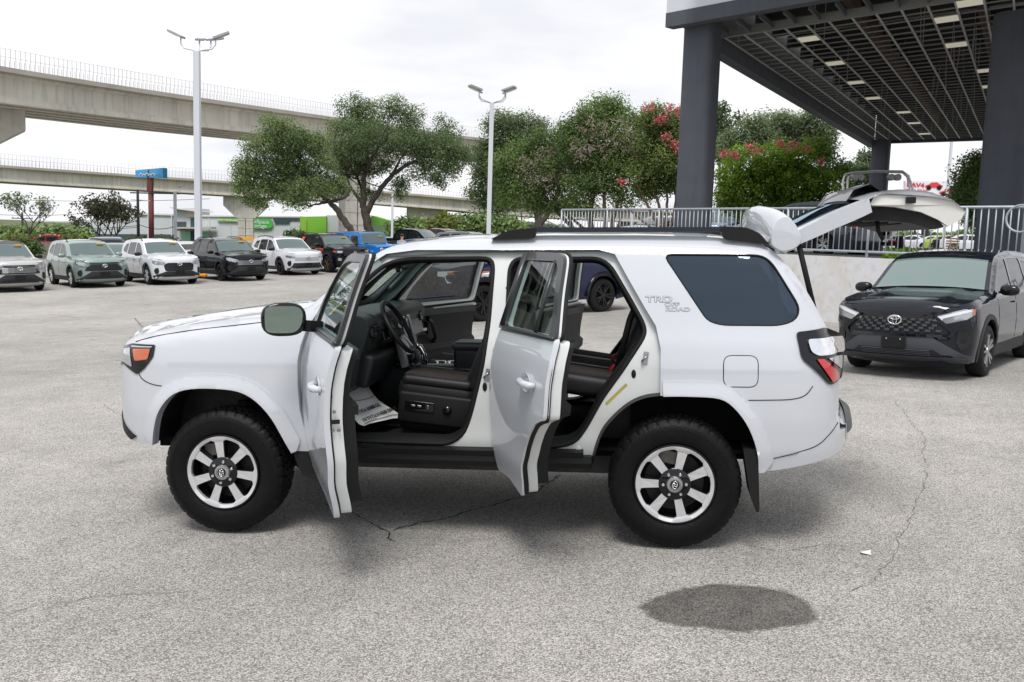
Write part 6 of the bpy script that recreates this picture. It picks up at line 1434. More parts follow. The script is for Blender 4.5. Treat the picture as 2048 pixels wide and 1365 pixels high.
def leaves(name, centres, m, parent, size, per, spread, seed=0, droop=0., tint=None, aspect=.55, flat=0.):
    """centres: (n,3) twig ends; per leaves around each, each a bent little blade"""
    g = np.random.default_rng(seed); C_ = np.repeat(np.array(centres), per, 0); n = len(C_)
    o = g.normal(size=(n, 3)); o /= np.linalg.norm(o, axis=1)[:, None]; o *= (g.random(n)**.45)[:, None]*spread; o[:, 2] *= .8; P = C_+o; P[:, 2] -= droop*g.random(n)*spread
    nm = o/spread*1.1+g.normal(size=(n, 3))*.42; nm[:, 2] += .45; nm /= np.linalg.norm(nm, axis=1)[:, None]
    d = np.cross(nm, g.normal(size=(n, 3))); d /= np.linalg.norm(d, axis=1)[:, None]+1e-9; s = np.cross(nm, d)
    L_ = size*(.6+.8*g.random(n)); W_ = L_*aspect
    V = np.stack([P, P+d*(L_*.5)[:, None]+s*(W_*.5)[:, None], P+d*L_[:, None], P+d*(L_*.5)[:, None]-s*(W_*.5)[:, None]], 1).reshape(-1, 3)
    me = bpy.data.meshes.new(name); me.vertices.add(4*n); me.vertices.foreach_set('co', V.ravel()); me.loops.add(4*n); me.loops.foreach_set('vertex_index', np.arange(4*n, dtype=np.int32)); me.polygons.add(n); me.polygons.foreach_set('loop_start', np.arange(0, 4*n, 4, dtype=np.int32)); me.polygons.foreach_set('loop_total', np.full(n, 4, dtype=np.int32)); me.update(calc_edges=True)
    tt = np.repeat(tint if tint is not None else g.random(len(centres)), per); tt = np.clip(tt*.75+g.random(n)*.35-.05, 0, 1)
    a = me.attributes.new('tint', 'FLOAT', 'POINT'); a.data.foreach_set('value', np.repeat(tt, 4).astype(np.float32)); return link(name, me, m, parent)
BARK = mat('dark_bark', (.055, .045, .038), .95, bump=.9, bscale=8, var=.4, vscale=4); BARK2 = mat('brown_bark', (.13, .085, .06), .9, bump=.7, bscale=8, var=.3, vscale=4)
def tree(name, label, base, d, limbs, lobes, n, lsize, m, bark=BARK, group=None, cat='tree', per=26, spread=.55, thick=.8, seed=1, flowers=None, droop=0., fine=0, xtr=None):
    g = np.random.default_rng(seed); b = at(*base, d); b = Vector((b.x, b.y, b.z)); root = empty(name, tuple(b), label=label, cat=cat, group=group); k = d/F_
    def pt(px, py, dd=0.): return at(px, py, d+dd)-b
    tm = MB(); ends = []
    for lb in limbs:
        pts = [pt(p[0], p[1], p[3] if len(p) > 3 else 0) for p in lb]; rs = [p[2]*k/2 for p in lb]; P = []; R_ = []
        for i in range(len(pts)-1):
            for j in range(4):
                t = j/4; P.append(pts[i].lerp(pts[i+1], t)+Vector(g.normal(size=3))*rs[i]*.12); R_.append(rs[i]+(rs[i+1]-rs[i])*t)
        P.append(pts[-1]); R_.append(rs[-1]); tm.tube(P, R_, 9); ends.append(pts[-1])
    # lobes -> twig clusters
    A_ = np.array([l[2]*l[3] for l in lobes], float); cnt = np.maximum(3, (n*A_/A_.sum()).astype(int)); Cc = []; T_ = []
    for (px, py, rx, ry, *rest), c_ in zip(lobes, cnt):
        dd = rest[0] if rest else g.uniform(-.5, .5)*rx*k*1.6; c = np.array(pt(px, py, dd)); q = g.normal(size=(c_, 3)); q /= np.linalg.norm(q, axis=1)[:, None]; rad = (.35+.65*g.random(c_)**.6)
        rough = 1+.30*np.sin(q[:, 0]*5+px)*np.cos(q[:, 2]*6+py)
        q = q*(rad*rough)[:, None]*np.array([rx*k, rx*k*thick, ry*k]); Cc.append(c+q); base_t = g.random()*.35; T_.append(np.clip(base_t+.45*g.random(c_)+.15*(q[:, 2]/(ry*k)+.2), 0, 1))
        # a few twigs from the lobe heart
        if fine:
            hub = min(ends, key=lambda e: (e-Vector(c)).length) if ends else Vector(c)
            tm.tube([hub, Vector(c)*.5+hub*.5+Vector(g.normal(size=3))*.2, Vector(c)], [3*k*.5*1.3, 2*k*.5, 1.2*k*.5], 5)
            for e in Cc[-1][::max(1, c_//fine)]: tm.tube([Vector(c), (Vector(c)+Vector(e))/2+Vector(g.normal(size=3))*.12, Vector(e)], [.055, .04, .02], 4)
    if limbs: tm.build('trunk', bark, root, True)
    Cc = np.concatenate(Cc); T_ = np.concatenate(T_)
    leaves('crown', Cc, m, root, lsize, per, spread, seed, droop, T_)
    if flowers:
        fm, fl, fn, fs = flowers; F2 = []
        for px, py, rx, ry in fl:
            q = g.normal(size=(fn, 3)); q /= np.linalg.norm(q, axis=1)[:, None]; F2.append(np.array(pt(px, py, -1.2))+q*np.array([rx*k, rx*k*.7, ry*k])*(g.random(fn)**.4)[:, None])
        leaves('blossom', np.concatenate(F2), fm, root, fs, 5, .16, seed+5, aspect=.6 if fm.name[:4] == 'pink' else .3, droop=.5)
    return root
OAKL = leafmat('oak_leaves', (0.044, 0.081, 0.029), (0.217, 0.293, 0.123)); LAUR = leafmat('laurel_leaves', (0.031, 0.070, 0.019), (0.228, 0.324, 0.096)); BRITE = leafmat('bright_leaves', (.012, .045, .006), (.28, .44, .04)); OLIVE = leafmat('olive_leaves', (0.062,0.094,0.044), (0.256,0.320,0.160)); DKL = leafmat('dark_leaves', (0.043, 0.072, 0.026), (0.180, 0.240, 0.108)); MYR = leafmat('myrtle_leaves', (0.041, 0.076, 0.017), (0.246, 0.299, 0.088)); PINK = leafmat('pink_blossom', (.42, .07, .09), (.62, .26, .25)); PODS = leafmat('pale_seed_pods', (.20, .15, .12), (.40, .34, .28)); PINE = leafmat('soft_green_leaves', (0.062,0.106,0.037), (0.288,0.400,0.144))
# the spreading oak: right trunk and leaning left trunk
tree('oak_tree', 'wide spreading live oak with forked dark trunk in front of the overpass', (735, 478), 62,
    [[(738, 482, 20), (736, 455, 17), (731, 432, 17), (728, 412, 14), (727, 385, 11), (729, 350, 10), (733, 320, 8), (738, 280, 5), (742, 245, 3)], [(732, 430, 13), (745, 402, 11), (762, 376, 10), (785, 350, 9), (812, 330, 7), (850, 315, 5), (890, 300, 3)], [(728, 415, 9), (715, 395, 7), (703, 378, 5), (690, 350, 4)],
     [(785, 350, 6), (800, 320, 4, 1), (820, 290, 3, 2), (830, 260, 2, 2)], [(727, 385, 7), (712, 350, 5, 1), (690, 320, 4, 2), (675, 290, 3, 2)], [(729, 350, 7), (752, 300, 5, -2), (775, 250, 3, -2), (780, 215, 2)]],
    [(690, 262, 42, 32), (712, 215, 38, 22), (735, 240, 45, 28), (778, 215, 32, 20), (812, 232, 34, 28), (700, 300, 50, 34), (755, 285, 58, 40), (820, 285, 48, 36), (860, 300, 42, 36), (893, 262, 26, 24), (905, 300, 38, 36), (895, 335, 30, 24), (850, 340, 38, 22), (735, 335, 34, 26), (770, 330, 26, 18), (875, 360, 22, 16), (805, 368, 22, 18), (795, 385, 14, 12), (690, 335, 30, 20), (932, 310, 16, 22), (740, 385, 22, 14)],
    900, .125, OAKL, per=64, spread=.60, seed=3, fine=5)
tree('oak_tree', 'leaning live oak whose low crown hangs to the left of the forked oak', (702, 478), 59,
    [[(712, 482, 15), (702, 462, 14), (688, 440, 13), (672, 418, 12), (657, 402, 9), (640, 390, 6), (620, 380, 4)], [(655, 404, 6), (640, 408, 4.5), (626, 410, 3), (620, 414, 3)], [(660, 404, 7), (690, 395, 6), (700, 380, 4)], [(640, 392, 5), (610, 350, 4), (600, 310, 3), (590, 280, 2)], [(640, 390, 5), (580, 372, 4), (540, 350, 3), (510, 330, 2)]],
    [(560, 262, 42, 26), (600, 280, 38, 26), (530, 290, 42, 28), (575, 312, 48, 30), (625, 290, 34, 26), (505, 335, 32, 30), (492, 365, 24, 26), (545, 345, 44, 30), (595, 345, 48, 36), (560, 380, 46, 24), (620, 378, 46, 26), (650, 362, 34, 22), (520, 402, 30, 12), (500, 398, 18, 12), (680, 375, 26, 18), (590, 405, 34, 9), (640, 330, 26, 18), (480, 345, 14, 20)],
    780, .125, leafmat('oak_leaves_light', (0.052, 0.095, 0.031), (0.267, 0.350, 0.138)), per=64, spread=.60, seed=4, fine=5)
tree('oak_tree', 'dark oak behind the second light pole with a thick pale forked trunk', (1080, 478), 58,
    [[(1078, 485, 20), (1077, 450, 18), (1076, 425, 13), (1072, 400, 9)], [(1080, 452, 11), (1095, 430, 9), (1105, 405, 7), (1120, 380, 5)], [(1076, 425, 9), (1050, 380, 6), (1030, 330, 4), (1010, 290, 3)]],
    [(1005, 250, 36, 26), (1045, 255, 36, 26), (1080, 258, 20, 22), (985, 285, 28, 28), (1030, 290, 40, 28), (968, 330, 22, 30), (990, 345, 30, 30), (950, 385, 20, 16), (980, 395, 34, 26), (1010, 380, 34, 30), (1030, 400, 24, 20), (965, 300, 14, 24), (960, 352, 16, 18), (1000, 420, 14, 10)],
    600, .125, DKL, per=60, spread=.66, seed=6, fine=5)
PD = leafmat('pale_seed_pods', 0, 0)
tree('laurel_tree', 'lower rounded leafy tree with pale seed clusters, right of the second light pole', (1135, 478), 45,
    [[(1160, 480, 9), (1145, 455, 8), (1120, 430, 7), (1095, 400, 6), (1075, 380, 4)], [(1150, 480, 7), (1140, 440, 6), (1125, 395, 5), (1110, 350, 4)], [(1185, 480, 7), (1160, 450, 6), (1130, 425, 5), (1100, 410, 4)]],
    [(1050, 300, 36, 24), (1095, 285, 38, 28), (1020, 330, 28, 24), (1065, 340, 44, 30), (1110, 330, 40, 32), (1010, 365, 24, 24), (1050, 385, 40, 28), (1100, 380, 44, 30), (1075, 410, 34, 16), (1125, 405, 30, 20), (1015, 395, 20, 16), (1140, 360, 24, 30), (1128, 262, 20, 18), (1132, 300, 26, 28), (1000, 335, 18, 20)],
    520, .11, LAUR, bark=BARK2, per=60, spread=.58, seed=7, flowers=(PD, [(1095, 310, 30, 20), (1050, 330, 26, 22), (1080, 360, 30, 20), (1120, 350, 26, 22)], 34, .17), fine=3)
tree('laurel_tree', 'taller leafy tree with pale hanging seed clusters beside the pink-flowering one', (1205, 478), 43,
    [[(1182, 480, 13), (1180, 445, 12), (1181, 415, 10), (1188, 385, 8), (1195, 350, 7), (1205, 310, 5), (1210, 270, 3)], [(1208, 480, 10), (1210, 440, 8), (1208, 400, 7), (1212, 350, 6), (1215, 300, 4)], [(1225, 480, 9), (1226, 440, 8), (1240, 390, 6), (1245, 340, 5), (1255, 290, 3)], [(1228, 470, 6), (1240, 445, 5), (1242, 410, 4), (1232, 380, 3)]],
    [(1205, 205, 26, 16), (1180, 225, 28, 22), (1225, 215, 28, 20), (1145, 255, 28, 24), (1190, 255, 44, 30), (1240, 245, 38, 28), (1280, 250, 26, 28), (1150, 295, 36, 30), (1205, 295, 48, 32), (1260, 290, 42, 32), (1170, 330, 40, 28), (1225, 335, 46, 28), (1275, 325, 34, 26), (1160, 370, 34, 24), (1200, 375, 30, 20), (1165, 410, 28, 20), (1235, 370, 30, 18), (1300, 290, 20, 24), (1298, 335, 28, 30), (1285, 378, 26, 20), (1245, 400, 28, 14)],
    760, .11, LAUR, bark=BARK2, per=60, spread=.58, seed=8, flowers=(PD, [(1190, 250, 40, 26), (1240, 260, 34, 26), (1210, 290, 40, 24), (1160, 300, 26, 22), (1270, 300, 26, 20)], 34, .17), fine=3)
MYL = [[(1322, 480, 9), (1316, 450, 8), (1300, 420, 6), (1285, 390, 5), (1275, 370, 3)], [(1326, 480, 8), (1325, 440, 7), (1315, 400, 5), (1300, 360, 4), (1295, 320, 3)], [(1330, 480, 8), (1332, 440, 6), (1335, 400, 5), (1330, 350, 4), (1325, 300, 3)], [(1334, 480, 6), (1345, 440, 5), (1352, 400, 4), (1350, 340, 3)], [(1320, 480, 6), (1300, 455, 5), (1265, 425, 4), (1250, 410, 3)]]
tree('crape_myrtle', 'many-stemmed tree with pink blossom at its crown, left of the first grey column', (1325, 478), 41, MYL,
    [(1320, 250, 34, 22), (1345, 275, 30, 28), (1300, 300, 26, 26), (1335, 320, 36, 28), (1290, 345, 30, 22), (1340, 360, 36, 22), (1300, 375, 34, 16), (1355, 240, 22, 18), (1310, 225, 22, 14), (1368, 330, 20, 30)],
    460, .11, MYR, bark=BARK2, per=58, spread=.5, seed=9, flowers=(PINK, [(1300, 212, 14, 7), (1325, 235, 10, 8), (1315, 243, 8, 8), (1338, 215, 9, 8), (1358, 222, 8, 10), (1333, 272, 8, 6), (1350, 285, 8, 6), (1242, 362, 5, 4), (1355, 300, 5, 4)], 16, .11), fine=4)
tree('evergreen_shrub', 'large bright green shrub behind the tailgate, between the grey columns', (1560, 470), 31,
    [[(1560, 475, 8), (1555, 440, 6), (1540, 400, 4)], [(1570, 475, 8), (1590, 430, 6), (1610, 380, 4)], [(1550, 475, 7), (1500, 430, 5), (1480, 400, 3)]],
    [(1468, 360, 34, 28), (1510, 345, 36, 26), (1545, 330, 34, 26), (1590, 328, 34, 24), (1480, 400, 40, 26), (1530, 385, 46, 32), (1590, 375, 46, 32), (1635, 370, 28, 30), (1510, 425, 44, 20), (1570, 420, 48, 24), (1630, 412, 34, 24), (1455, 395, 24, 34), (1560, 355, 30, 20), (1610, 345, 26, 18)],
    760, .10, BRITE, per=44, spread=.30, seed=10, fine=0)
tree('crape_myrtle', 'pink-tipped flowering tree rising just behind the bright green shrub', (1600, 470), 37, [[(1600, 475, 6), (1600, 400, 5), (1590, 330, 3)], [(1605, 475, 6), (1640, 400, 4), (1660, 340, 3)]],
    [(1500, 308, 36, 14), (1560, 298, 36, 14), (1620, 300, 30, 20), (1655, 330, 28, 34), (1680, 370, 24, 40), (1640, 295, 26, 20), (1465, 320, 24, 16), (1690, 335, 16, 20)],
    330, .11, leafmat('myrtle_light', (0.050,0.112,0.015), (0.320,0.480,0.080)), bark=BARK2, per=24, spread=.45, seed=11, flowers=(PINK, [(1515, 300, 9, 7), (1500, 290, 4, 4), (1590, 288, 13, 7), (1575, 300, 8, 6), (1615, 296, 6, 4), (1560, 286, 5, 4), (1450, 305, 12, 8), (1642, 322, 3, 4), (1470, 308, 8, 5)], 14, .10))
tree('soft_tree', 'broad grey-green tree behind the pink-tipped one, its top under the canopy edge', (1560, 470), 52, [[(1570, 475, 8), (1565, 380, 6), (1560, 300, 4)]],
    [(1510, 255, 30, 22), (1560, 250, 36, 24), (1610, 258, 34, 24), (1645, 265, 24, 26), (1480, 280, 32, 24), (1530, 285, 40, 20), (1590, 285, 40, 22), (1640, 295, 30, 24), (1465, 300, 26, 24), (1575, 240, 16, 12), (1625, 235, 16, 12)],
    560, .13, OLIVE, per=56, spread=.6, seed=12, fine=3)
tree('soft_tree', 'slim grey-green tree peeking out right of the first grey column', (1440, 470), 56, [[(1440, 475, 7), (1440, 380, 5), (1438, 280, 3)]], [(1438, 225, 16, 18), (1445, 255, 20, 22), (1430, 290, 24, 24), (1475, 235, 10, 8), (1445, 310, 20, 20)], 170, .19, DKL, per=26, spread=.6, seed=13, fine=3)
tree('small_tree', 'small dark tree left of the far grey column', (1735, 470), 58, [[(1732, 475, 5), (1733, 400, 4), (1735, 350, 3)]], [(1738, 318, 22, 18), (1725, 345, 24, 18), (1745, 350, 18, 18), (1752, 388, 8, 14), (1715, 370, 14, 16), (1748, 330, 14, 14)], 230, .18, DKL, per=24, spread=.5, seed=14, fine=4)
tree('dense_tree', 'dense green tree leaning in behind the right column', (1960, 470), 46, [[(1965, 475, 8), (1960, 400, 6)]], [(1955, 330, 26, 22), (1940, 355, 30, 24), (1965, 370, 34, 30), (1930, 385, 26, 20), (1950, 410, 34, 26), (1985, 340, 26, 40), (1965, 440, 30, 24), (1918, 400, 12, 12)], 420, .13, PINE, per=50, spread=.55, seed=15, fine=2)
# left: nearly bare tree and round dark tree
def bare(name, label, base, d, lobes, n, m, seed, wt, leafy, spreadl=.35):
    g = random.Random(seed); b = at(*base, d); root = empty(name, tuple(b), label=label, cat='tree'); tm = MB(); k = d/F_; tips = []
    def grow(p, dr, L_, r, lv):
        q = p+dr*L_*.5+Vector([g.uniform(-1, 1) for _ in range(3)])*L_*.06; e = p+dr*L_+Vector([g.uniform(-1, 1) for _ in range(3)])*L_*.08; tm.tube([p, q, e], [r, r*.85, r*.62], 5 if lv > 1 else 7)
        if lv >= (6 if name == 'bare_tree' else 5): tips.append(e); return
        if lv >= 3: tips.append(e)
        for _ in range(3 if lv < 3 else 2):
            v = Vector([g.uniform(-1, 1), g.uniform(-1, 1), g.uniform(-.25, .75)]); nd = (dr*.85+v*wt).normalized(); grow(e, nd, L_*g.uniform(.62, .85), r*.62, lv+1)
    h = lobes[0]
    grow(Vector((0, 0, -.3)), Vector((0, 0, 1)), h, h*.075, 0) if name == 'bare_tree' else [grow(Vector((0, 0, -.3)), Vector((cos(a)*.75, sin(a)*.75, 1)).normalized(), h, h*.055, 1) for a in np.linspace(0, 5.4, 6)]
    tm.build('trunk', BARK, root, True); C_ = np.array([tuple(t) for t in tips if leafy(t, g)]); leaves('crown', C_, m, root, .17, n, spreadl, seed); return root
bare('bare_tree', 'nearly leafless tree with thin branching twigs at the left edge', (60, 494), 52, (1.05,), 7, OLIVE, 31, .80, lambda t, g: g.random() < (.30 if t.x < .3 else .06), .28)
bare('round_tree', 'low round tree with sparse dark leaves left of the red-brown post', (215, 488), 60, (1.15,), 13, leafmat('sparse_dark_leaves', (.018, .020, .012), (.07, .07, .035)), 33, .70, lambda t, g: g.random() < .9, .30)
# tub plant behind the first cars
tree('potted_shrub', 'small dark shrub over a pinkish cone between the silver and the green crossovers', (62, 515), 40, [[(68, 520, 6), (66, 495, 5)]], [(58, 490, 16, 9), (70, 500, 12, 10)], 60, .14, leafmat('shrub_leaves', (.03, .06, .012), (.09, .15, .03)), per=24, spread=.3, seed=17)
# scrub masses
def mass(name, label, pts, d, n, size, m, seed, spread, per=24, cat='bushes'):
    g = np.random.default_rng(seed); C_ = []
    for px, py, rx, ry in pts:
        c = np.array(at(px, py, d)); k = d/F_; q = g.normal(size=(n, 3)); q /= np.linalg.norm(q, axis=1)[:, None]; C_.append(c+q*np.array([rx*k, rx*k*.5, ry*k])*(g.random(n)**.4)[:, None])
    o = leaves(name, np.concatenate(C_), m, None, size, per, spread, seed); return tag(o, label, cat, kind='stuff')
mass('scrub', 'band of green scrub behind the barrier at the left', [(x, 474+(x % 7)-(6 if 170 > x > 100 else 0), 24, 14) for x in range(-60, 178, 22)], 88, 34, .42, PINE, 21, 1.1)
mass('scrub', 'yellow-green brush close behind the red pickup', [(x, 482, 16, 7) for x in range(30, 170, 20)]+[(x, 486, 8, 4) for x in (262, 285, 320, 340)], 80, 14, .3, leafmat('yellow_green_leaves', (.07, .09, .02), (.22, .26, .06)), 22, .7)
mass('scrub', 'bright bushes under the lower overpass, behind the far vehicles', [(830, 452, 22, 12), (960, 447, 30, 16), (920, 450, 20, 14), (990, 452, 26, 16), (1020, 450, 24, 14), (905, 462, 20, 12), (800, 455, 20, 10), (590, 478, 14, 10)], 96, 46, .42, PINE, 23, 1.0)
tree('ornamental_grass', 'tall yellowish shrub left of the bright bushes under the overpass', (888, 475), 80, [], [(885, 452, 18, 14), (875, 458, 16, 10), (893, 445, 10, 12)], 60, .45, leafmat('yellow_green_leaves', 0, 0), per=22, spread=.8, seed=24, cat='shrub')
def treeline(name, x0, x1, y, d, hgt, m, seed, label):
    g = np.random.default_rng(seed); C_ = []
    for px in np.arange(x0, x1, 14):
        q = np.array(at(px, y-g.uniform(0, hgt), d)); C_.append(q+g.normal(size=(26, 3))*np.array([d*.006, d*.006, d*hgt/F_*.35]))
    o = leaves(name, np.concatenate(C_), m, None, d*.0038, 20, d*.006, seed); return tag(o, label, 'trees', kind='stuff')
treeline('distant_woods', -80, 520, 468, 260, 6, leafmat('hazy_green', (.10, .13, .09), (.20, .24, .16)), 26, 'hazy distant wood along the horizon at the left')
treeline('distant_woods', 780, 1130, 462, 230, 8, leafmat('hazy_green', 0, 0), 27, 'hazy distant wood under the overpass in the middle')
treeline('distant_woods', 1700, 2080, 482, 190, 10, PINE, 28, 'distant green wood at the right under the canopy')
# hill
hv = []; HX = np.linspace(-200, 420, 60)
for px in HX:
    yy = 452-9*math.exp(-((px-130)/90)**2)-3*sin(px/37.)-4*math.exp(-((px-20)/60)**2); a = at(px, yy, 1500); hv.append((a.x, a.y, a.z)); 
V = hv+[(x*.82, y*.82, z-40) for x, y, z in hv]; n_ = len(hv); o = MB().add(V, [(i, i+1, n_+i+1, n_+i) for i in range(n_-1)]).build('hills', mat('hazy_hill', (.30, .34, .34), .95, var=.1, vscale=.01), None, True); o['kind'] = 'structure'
# grass verge on the raised lot
g = np.random.default_rng(41); C_ = [np.array(onz(x, y, 1.72)) for x, y in zip(g.uniform(1770, 1900, 260), g.uniform(501.5, 512, 260))]
tag(leaves('grass_verge', np.array(C_), leafmat('grass_blades', (.06, .13, .015), (.20, .34, .05)), None, .12, 14, .16, 41), 'bright green grass strip between the parked cars and the railing', 'grass', kind='stuff')

# ================================================================ person
SKIN = mat('skin', (.42, .24, .17), .5); SHIRT = mat('light_blue_shirt', (.20, .42, .62), .85, bump=.2, bscale=30); PANTS = mat('dark_trousers', (.03, .035, .05), .8); CAPM = mat('black_cap', (.015, .015, .018), .7)
def person():
    P = at(803, 536, 44.5); root = empty('person', (P.x, P.y, gz(P.x, P.y)), RD(150), label='man in a light blue shirt and black cap standing beside the blue off-roader', cat='person')
    def skin_mesh(name, nodes, edges, m, sub=2, par=root):
        me = bpy.data.meshes.new(name); me.from_pydata([n[0] for n in nodes], edges, []); o = link(name, me, m, par); sk = o.modifiers.new('Skin', 'SKIN'); sk.use_smooth_shade = True
        for v, n in zip(me.skin_vertices[0].data, nodes): v.radius = n[1]; 
        me.skin_vertices[0].data[0].use_root = True; ss = o.modifiers.new('Sub', 'SUBSURF'); ss.levels = ss.render_levels = sub
        dg = bpy.context.evaluated_depsgraph_get(); nm = bpy.data.meshes.new_from_object(o.evaluated_get(dg)); o.modifiers.clear(); o.data = nm; nm.shade_smooth(); nm.materials.clear(); nm.materials.append(m); return o
    N_ = [((0, 0, .96), (.15, .11)), ((0, 0, 1.12), (.145, .105)), ((0, .01, 1.30), (.17, .115)), ((0, .01, 1.42), (.15, .10)), ((0, 0, 1.50), (.06, .06)), ((0, -.02, 1.58), (.065, .07)), ((0, -.02, 1.68), (.08, .095)),
          ((.19, 0, 1.41), (.06, .06)), ((.25, .02, 1.16), (.045, .045)), ((.24, -.10, .95), (.036, .036)), ((.235, -.13, .87), (.03, .04)),
          ((-.19, 0, 1.41), (.06, .06)), ((-.25, .0, 1.16), (.045, .045)), ((-.20, -.16, 1.02), (.036, .036)), ((-.17, -.22, 1.0), (.03, .04)),
          ((.095, 0, .88), (.09, .09)), ((.10, -.01, .50), (.06, .065)), ((.105, .01, .09), (.042, .045)), ((.11, -.10, .04), (.04, .035)), ((-.095, 0, .88), (.09, .09)), ((-.12, -.02, .50), (.06, .065)), ((-.14, .01, .09), (.042, .045)), ((-.145, -.10, .04), (.04, .035))]
    E_ = [(0, 1), (1, 2), (2, 3), (3, 4), (4, 5), (5, 6), (3, 7), (7, 8), (8, 9), (9, 10), (3, 11), (11, 12), (12, 13), (13, 14), (0, 15), (15, 16), (16, 17), (17, 18), (0, 19), (19, 20), (20, 21), (21, 22)]
    bd = skin_mesh('body', N_, E_, SKIN)
    skin_mesh('shirt', [((0, .0, .93), (.17, .13)), ((0, 0, 1.12), (.168, .128)), ((0, .01, 1.30), (.19, .135)), ((0, .01, 1.42), (.165, .115)), ((0, 0, 1.48), (.085, .08)), ((.19, 0, 1.41), (.08, .08)), ((.24, .01, 1.20), (.066, .066)), ((-.19, 0, 1.41), (.08, .08)), ((-.24, .0, 1.20), (.066, .066))], [(0, 1), (1, 2), (2, 3), (3, 4), (3, 5), (5, 6), (3, 7), (7, 8)], SHIRT)
    skin_mesh('trousers', [((0, 0, .93), (.158, .12)), ((.095, 0, .84), (.105, .105)), ((.10, -.01, .50), (.078, .082)), ((.105, .01, .12), (.065, .07)), ((-.095, 0, .84), (.105, .105)), ((-.12, -.02, .50), (.078, .082)), ((-.14, .01, .12), (.065, .07))], [(0, 1), (1, 2), (2, 3), (0, 4), (4, 5), (5, 6)], PANTS)
    hat = ell('cap', (0, -.015, 1.735), (.092, .108, .065), CAPM, root, seg=18); MB().prism([(-.07, 0), (-.06, -.07), (0, -.10), (.06, -.07), (.07, 0)], lambda a, b: (a, b-.085, -.012), lambda a, b: (a, b-.085, -.002)).build('brim', CAPM, hat)
    for s in (-1, 1):
        ell('ear', (s*.084, -.01, 1.655), (.014, .022, .032), SKIN, root, seg=10)
        hx, hy, hz = (.235, -.135, .86) if s > 0 else (-.165, -.23, .995)
        for i in range(4): MB().tube([(hx+(i-1.5)*.004, hy-.02+(i-1.5)*.016, hz-.02), (hx, hy-.025+(i-1.5)*.018, hz-.055), (hx-s*.012, hy-.03+(i-1.5)*.017, hz-.085+.004*abs(i-1.5))], [.009, .0085, .007], 6).build('finger', SKIN, bd, True)
        MB().tube([(hx-s*.015, hy-.04, hz), (hx-s*.03, hy-.06, hz-.035)], [.010, .008], 6).build('thumb', SKIN, bd, True)
    MB().tube([(0, -.115, 1.675), (0, -.135, 1.655), (0, -.118, 1.645)], [.008, .014, .008], 6).build('nose', SKIN, bd, True)
    return root
person()

# ================================================================ things on the raised lot
P0 = at(80, 489, 84)
q = vehicle('red_pickup', 'bright red pickup truck driving behind the barrier at the left', 'pickup', REDP, None, cat='pickup truck', front='pickup', clad=False, detail=0); P = at(98, 496, 80); place_w(q, (0, 0, 0), Vector((P.x, P.y, at(98, 503, 80).z-.5)), 12)
def boat(px, d, label):
    P = at(px, 470, d); root = empty('boat_trailer', (P.x, P.y, 1.58), RD(-24), label=label, cat='boat')
    ST = ((0, 1.16, 1.45), (2, 1.2, 1.48), (4, 1.12, 1.55), (5.4, .72, 1.62), (6.3, .10, 1.7))
    rows = [[(-w_*.98, y, .80), (-w_*.85, y, .55+.03*y), (0, y, .36+.06*y), (w_*.85, y, .55+.03*y), (w_*.98, y, .80)] for y, w_, zt in ST]
    h = grid('hull_bottom', rows, mat('white_gelcoat', (.62, .60, .56), .3, coat=.6), root); MB().add(rows[0], [tuple(range(5))]).build('transom', MATS['white_gelcoat'], h)
    BL = mat('royal_blue_hull', (.012, .03, .33), .3, coat=.6)
    for s in (-1, 1): grid('hull_side', [[(s*w_*.98, y, .80), (s*w_*1.03, y, 1.1), (s*w_, y, zt)] for y, w_, zt in ST], BL, root)
    MB().add([(-1.137, -.003, .80), (1.137, -.003, .80), (1.16, -.003, 1.45), (-1.16, -.003, 1.45)], [(0, 1, 2, 3)]).build('stern', BL, root)
    grid('deck_cover', [[(-w_, y, zt), (-w_*.5, y, zt+.12), (0, y, zt+.16), (w_*.5, y, zt+.12), (w_, y, zt)] for y, w_, zt in ST], mat('dark_boat_cover', (.03, .035, .05), .8), root)
    for s in (-1, 1):
        MB().bar((s*.78, -.3, .42), (s*.78, 4.5, .42), .12, .14).build('trailer_frame', GLOSSB, root); MB().bar((s*.78, 4.5, .42), (0, 6.8, .42), .1, .12).build('trailer_tongue', GLOSSB, root)
        for y in (.7, 1.5): MB().lathe([(.12, .0), (.24, .0), (.33, .03), (.33, .2), (.22, .22)], 22, axis='X', c=(s*1.28-.1, y, .34)).build('wheel', VT, root, True)
        MB().box((s*1.12, -.32, .46), (.26, .06, .12)).build('tail_light', RED, root)
        MB().bar((s*.30, -.1, .55), (s*1.0, -.15, .78), .08, .16).build('swim_platform_bracket', GLOSSB, root)
    MB().bar((-1.25, -.3, .40), (1.25, -.3, .40), .14, .12).build('rear_bar', GLOSSB, root); MB().tube([(0, -.1, .95), (0, -.25, .85), (0, -.4, .55), (0, -.42, .25)], [.16, .14, .10, .06], 10).build('outboard_drive', GLOSSB, root, True)
    return root
bt = boat(1712, 30.0, 'blue and white speedboat on a black trailer with red lights, behind the railing')
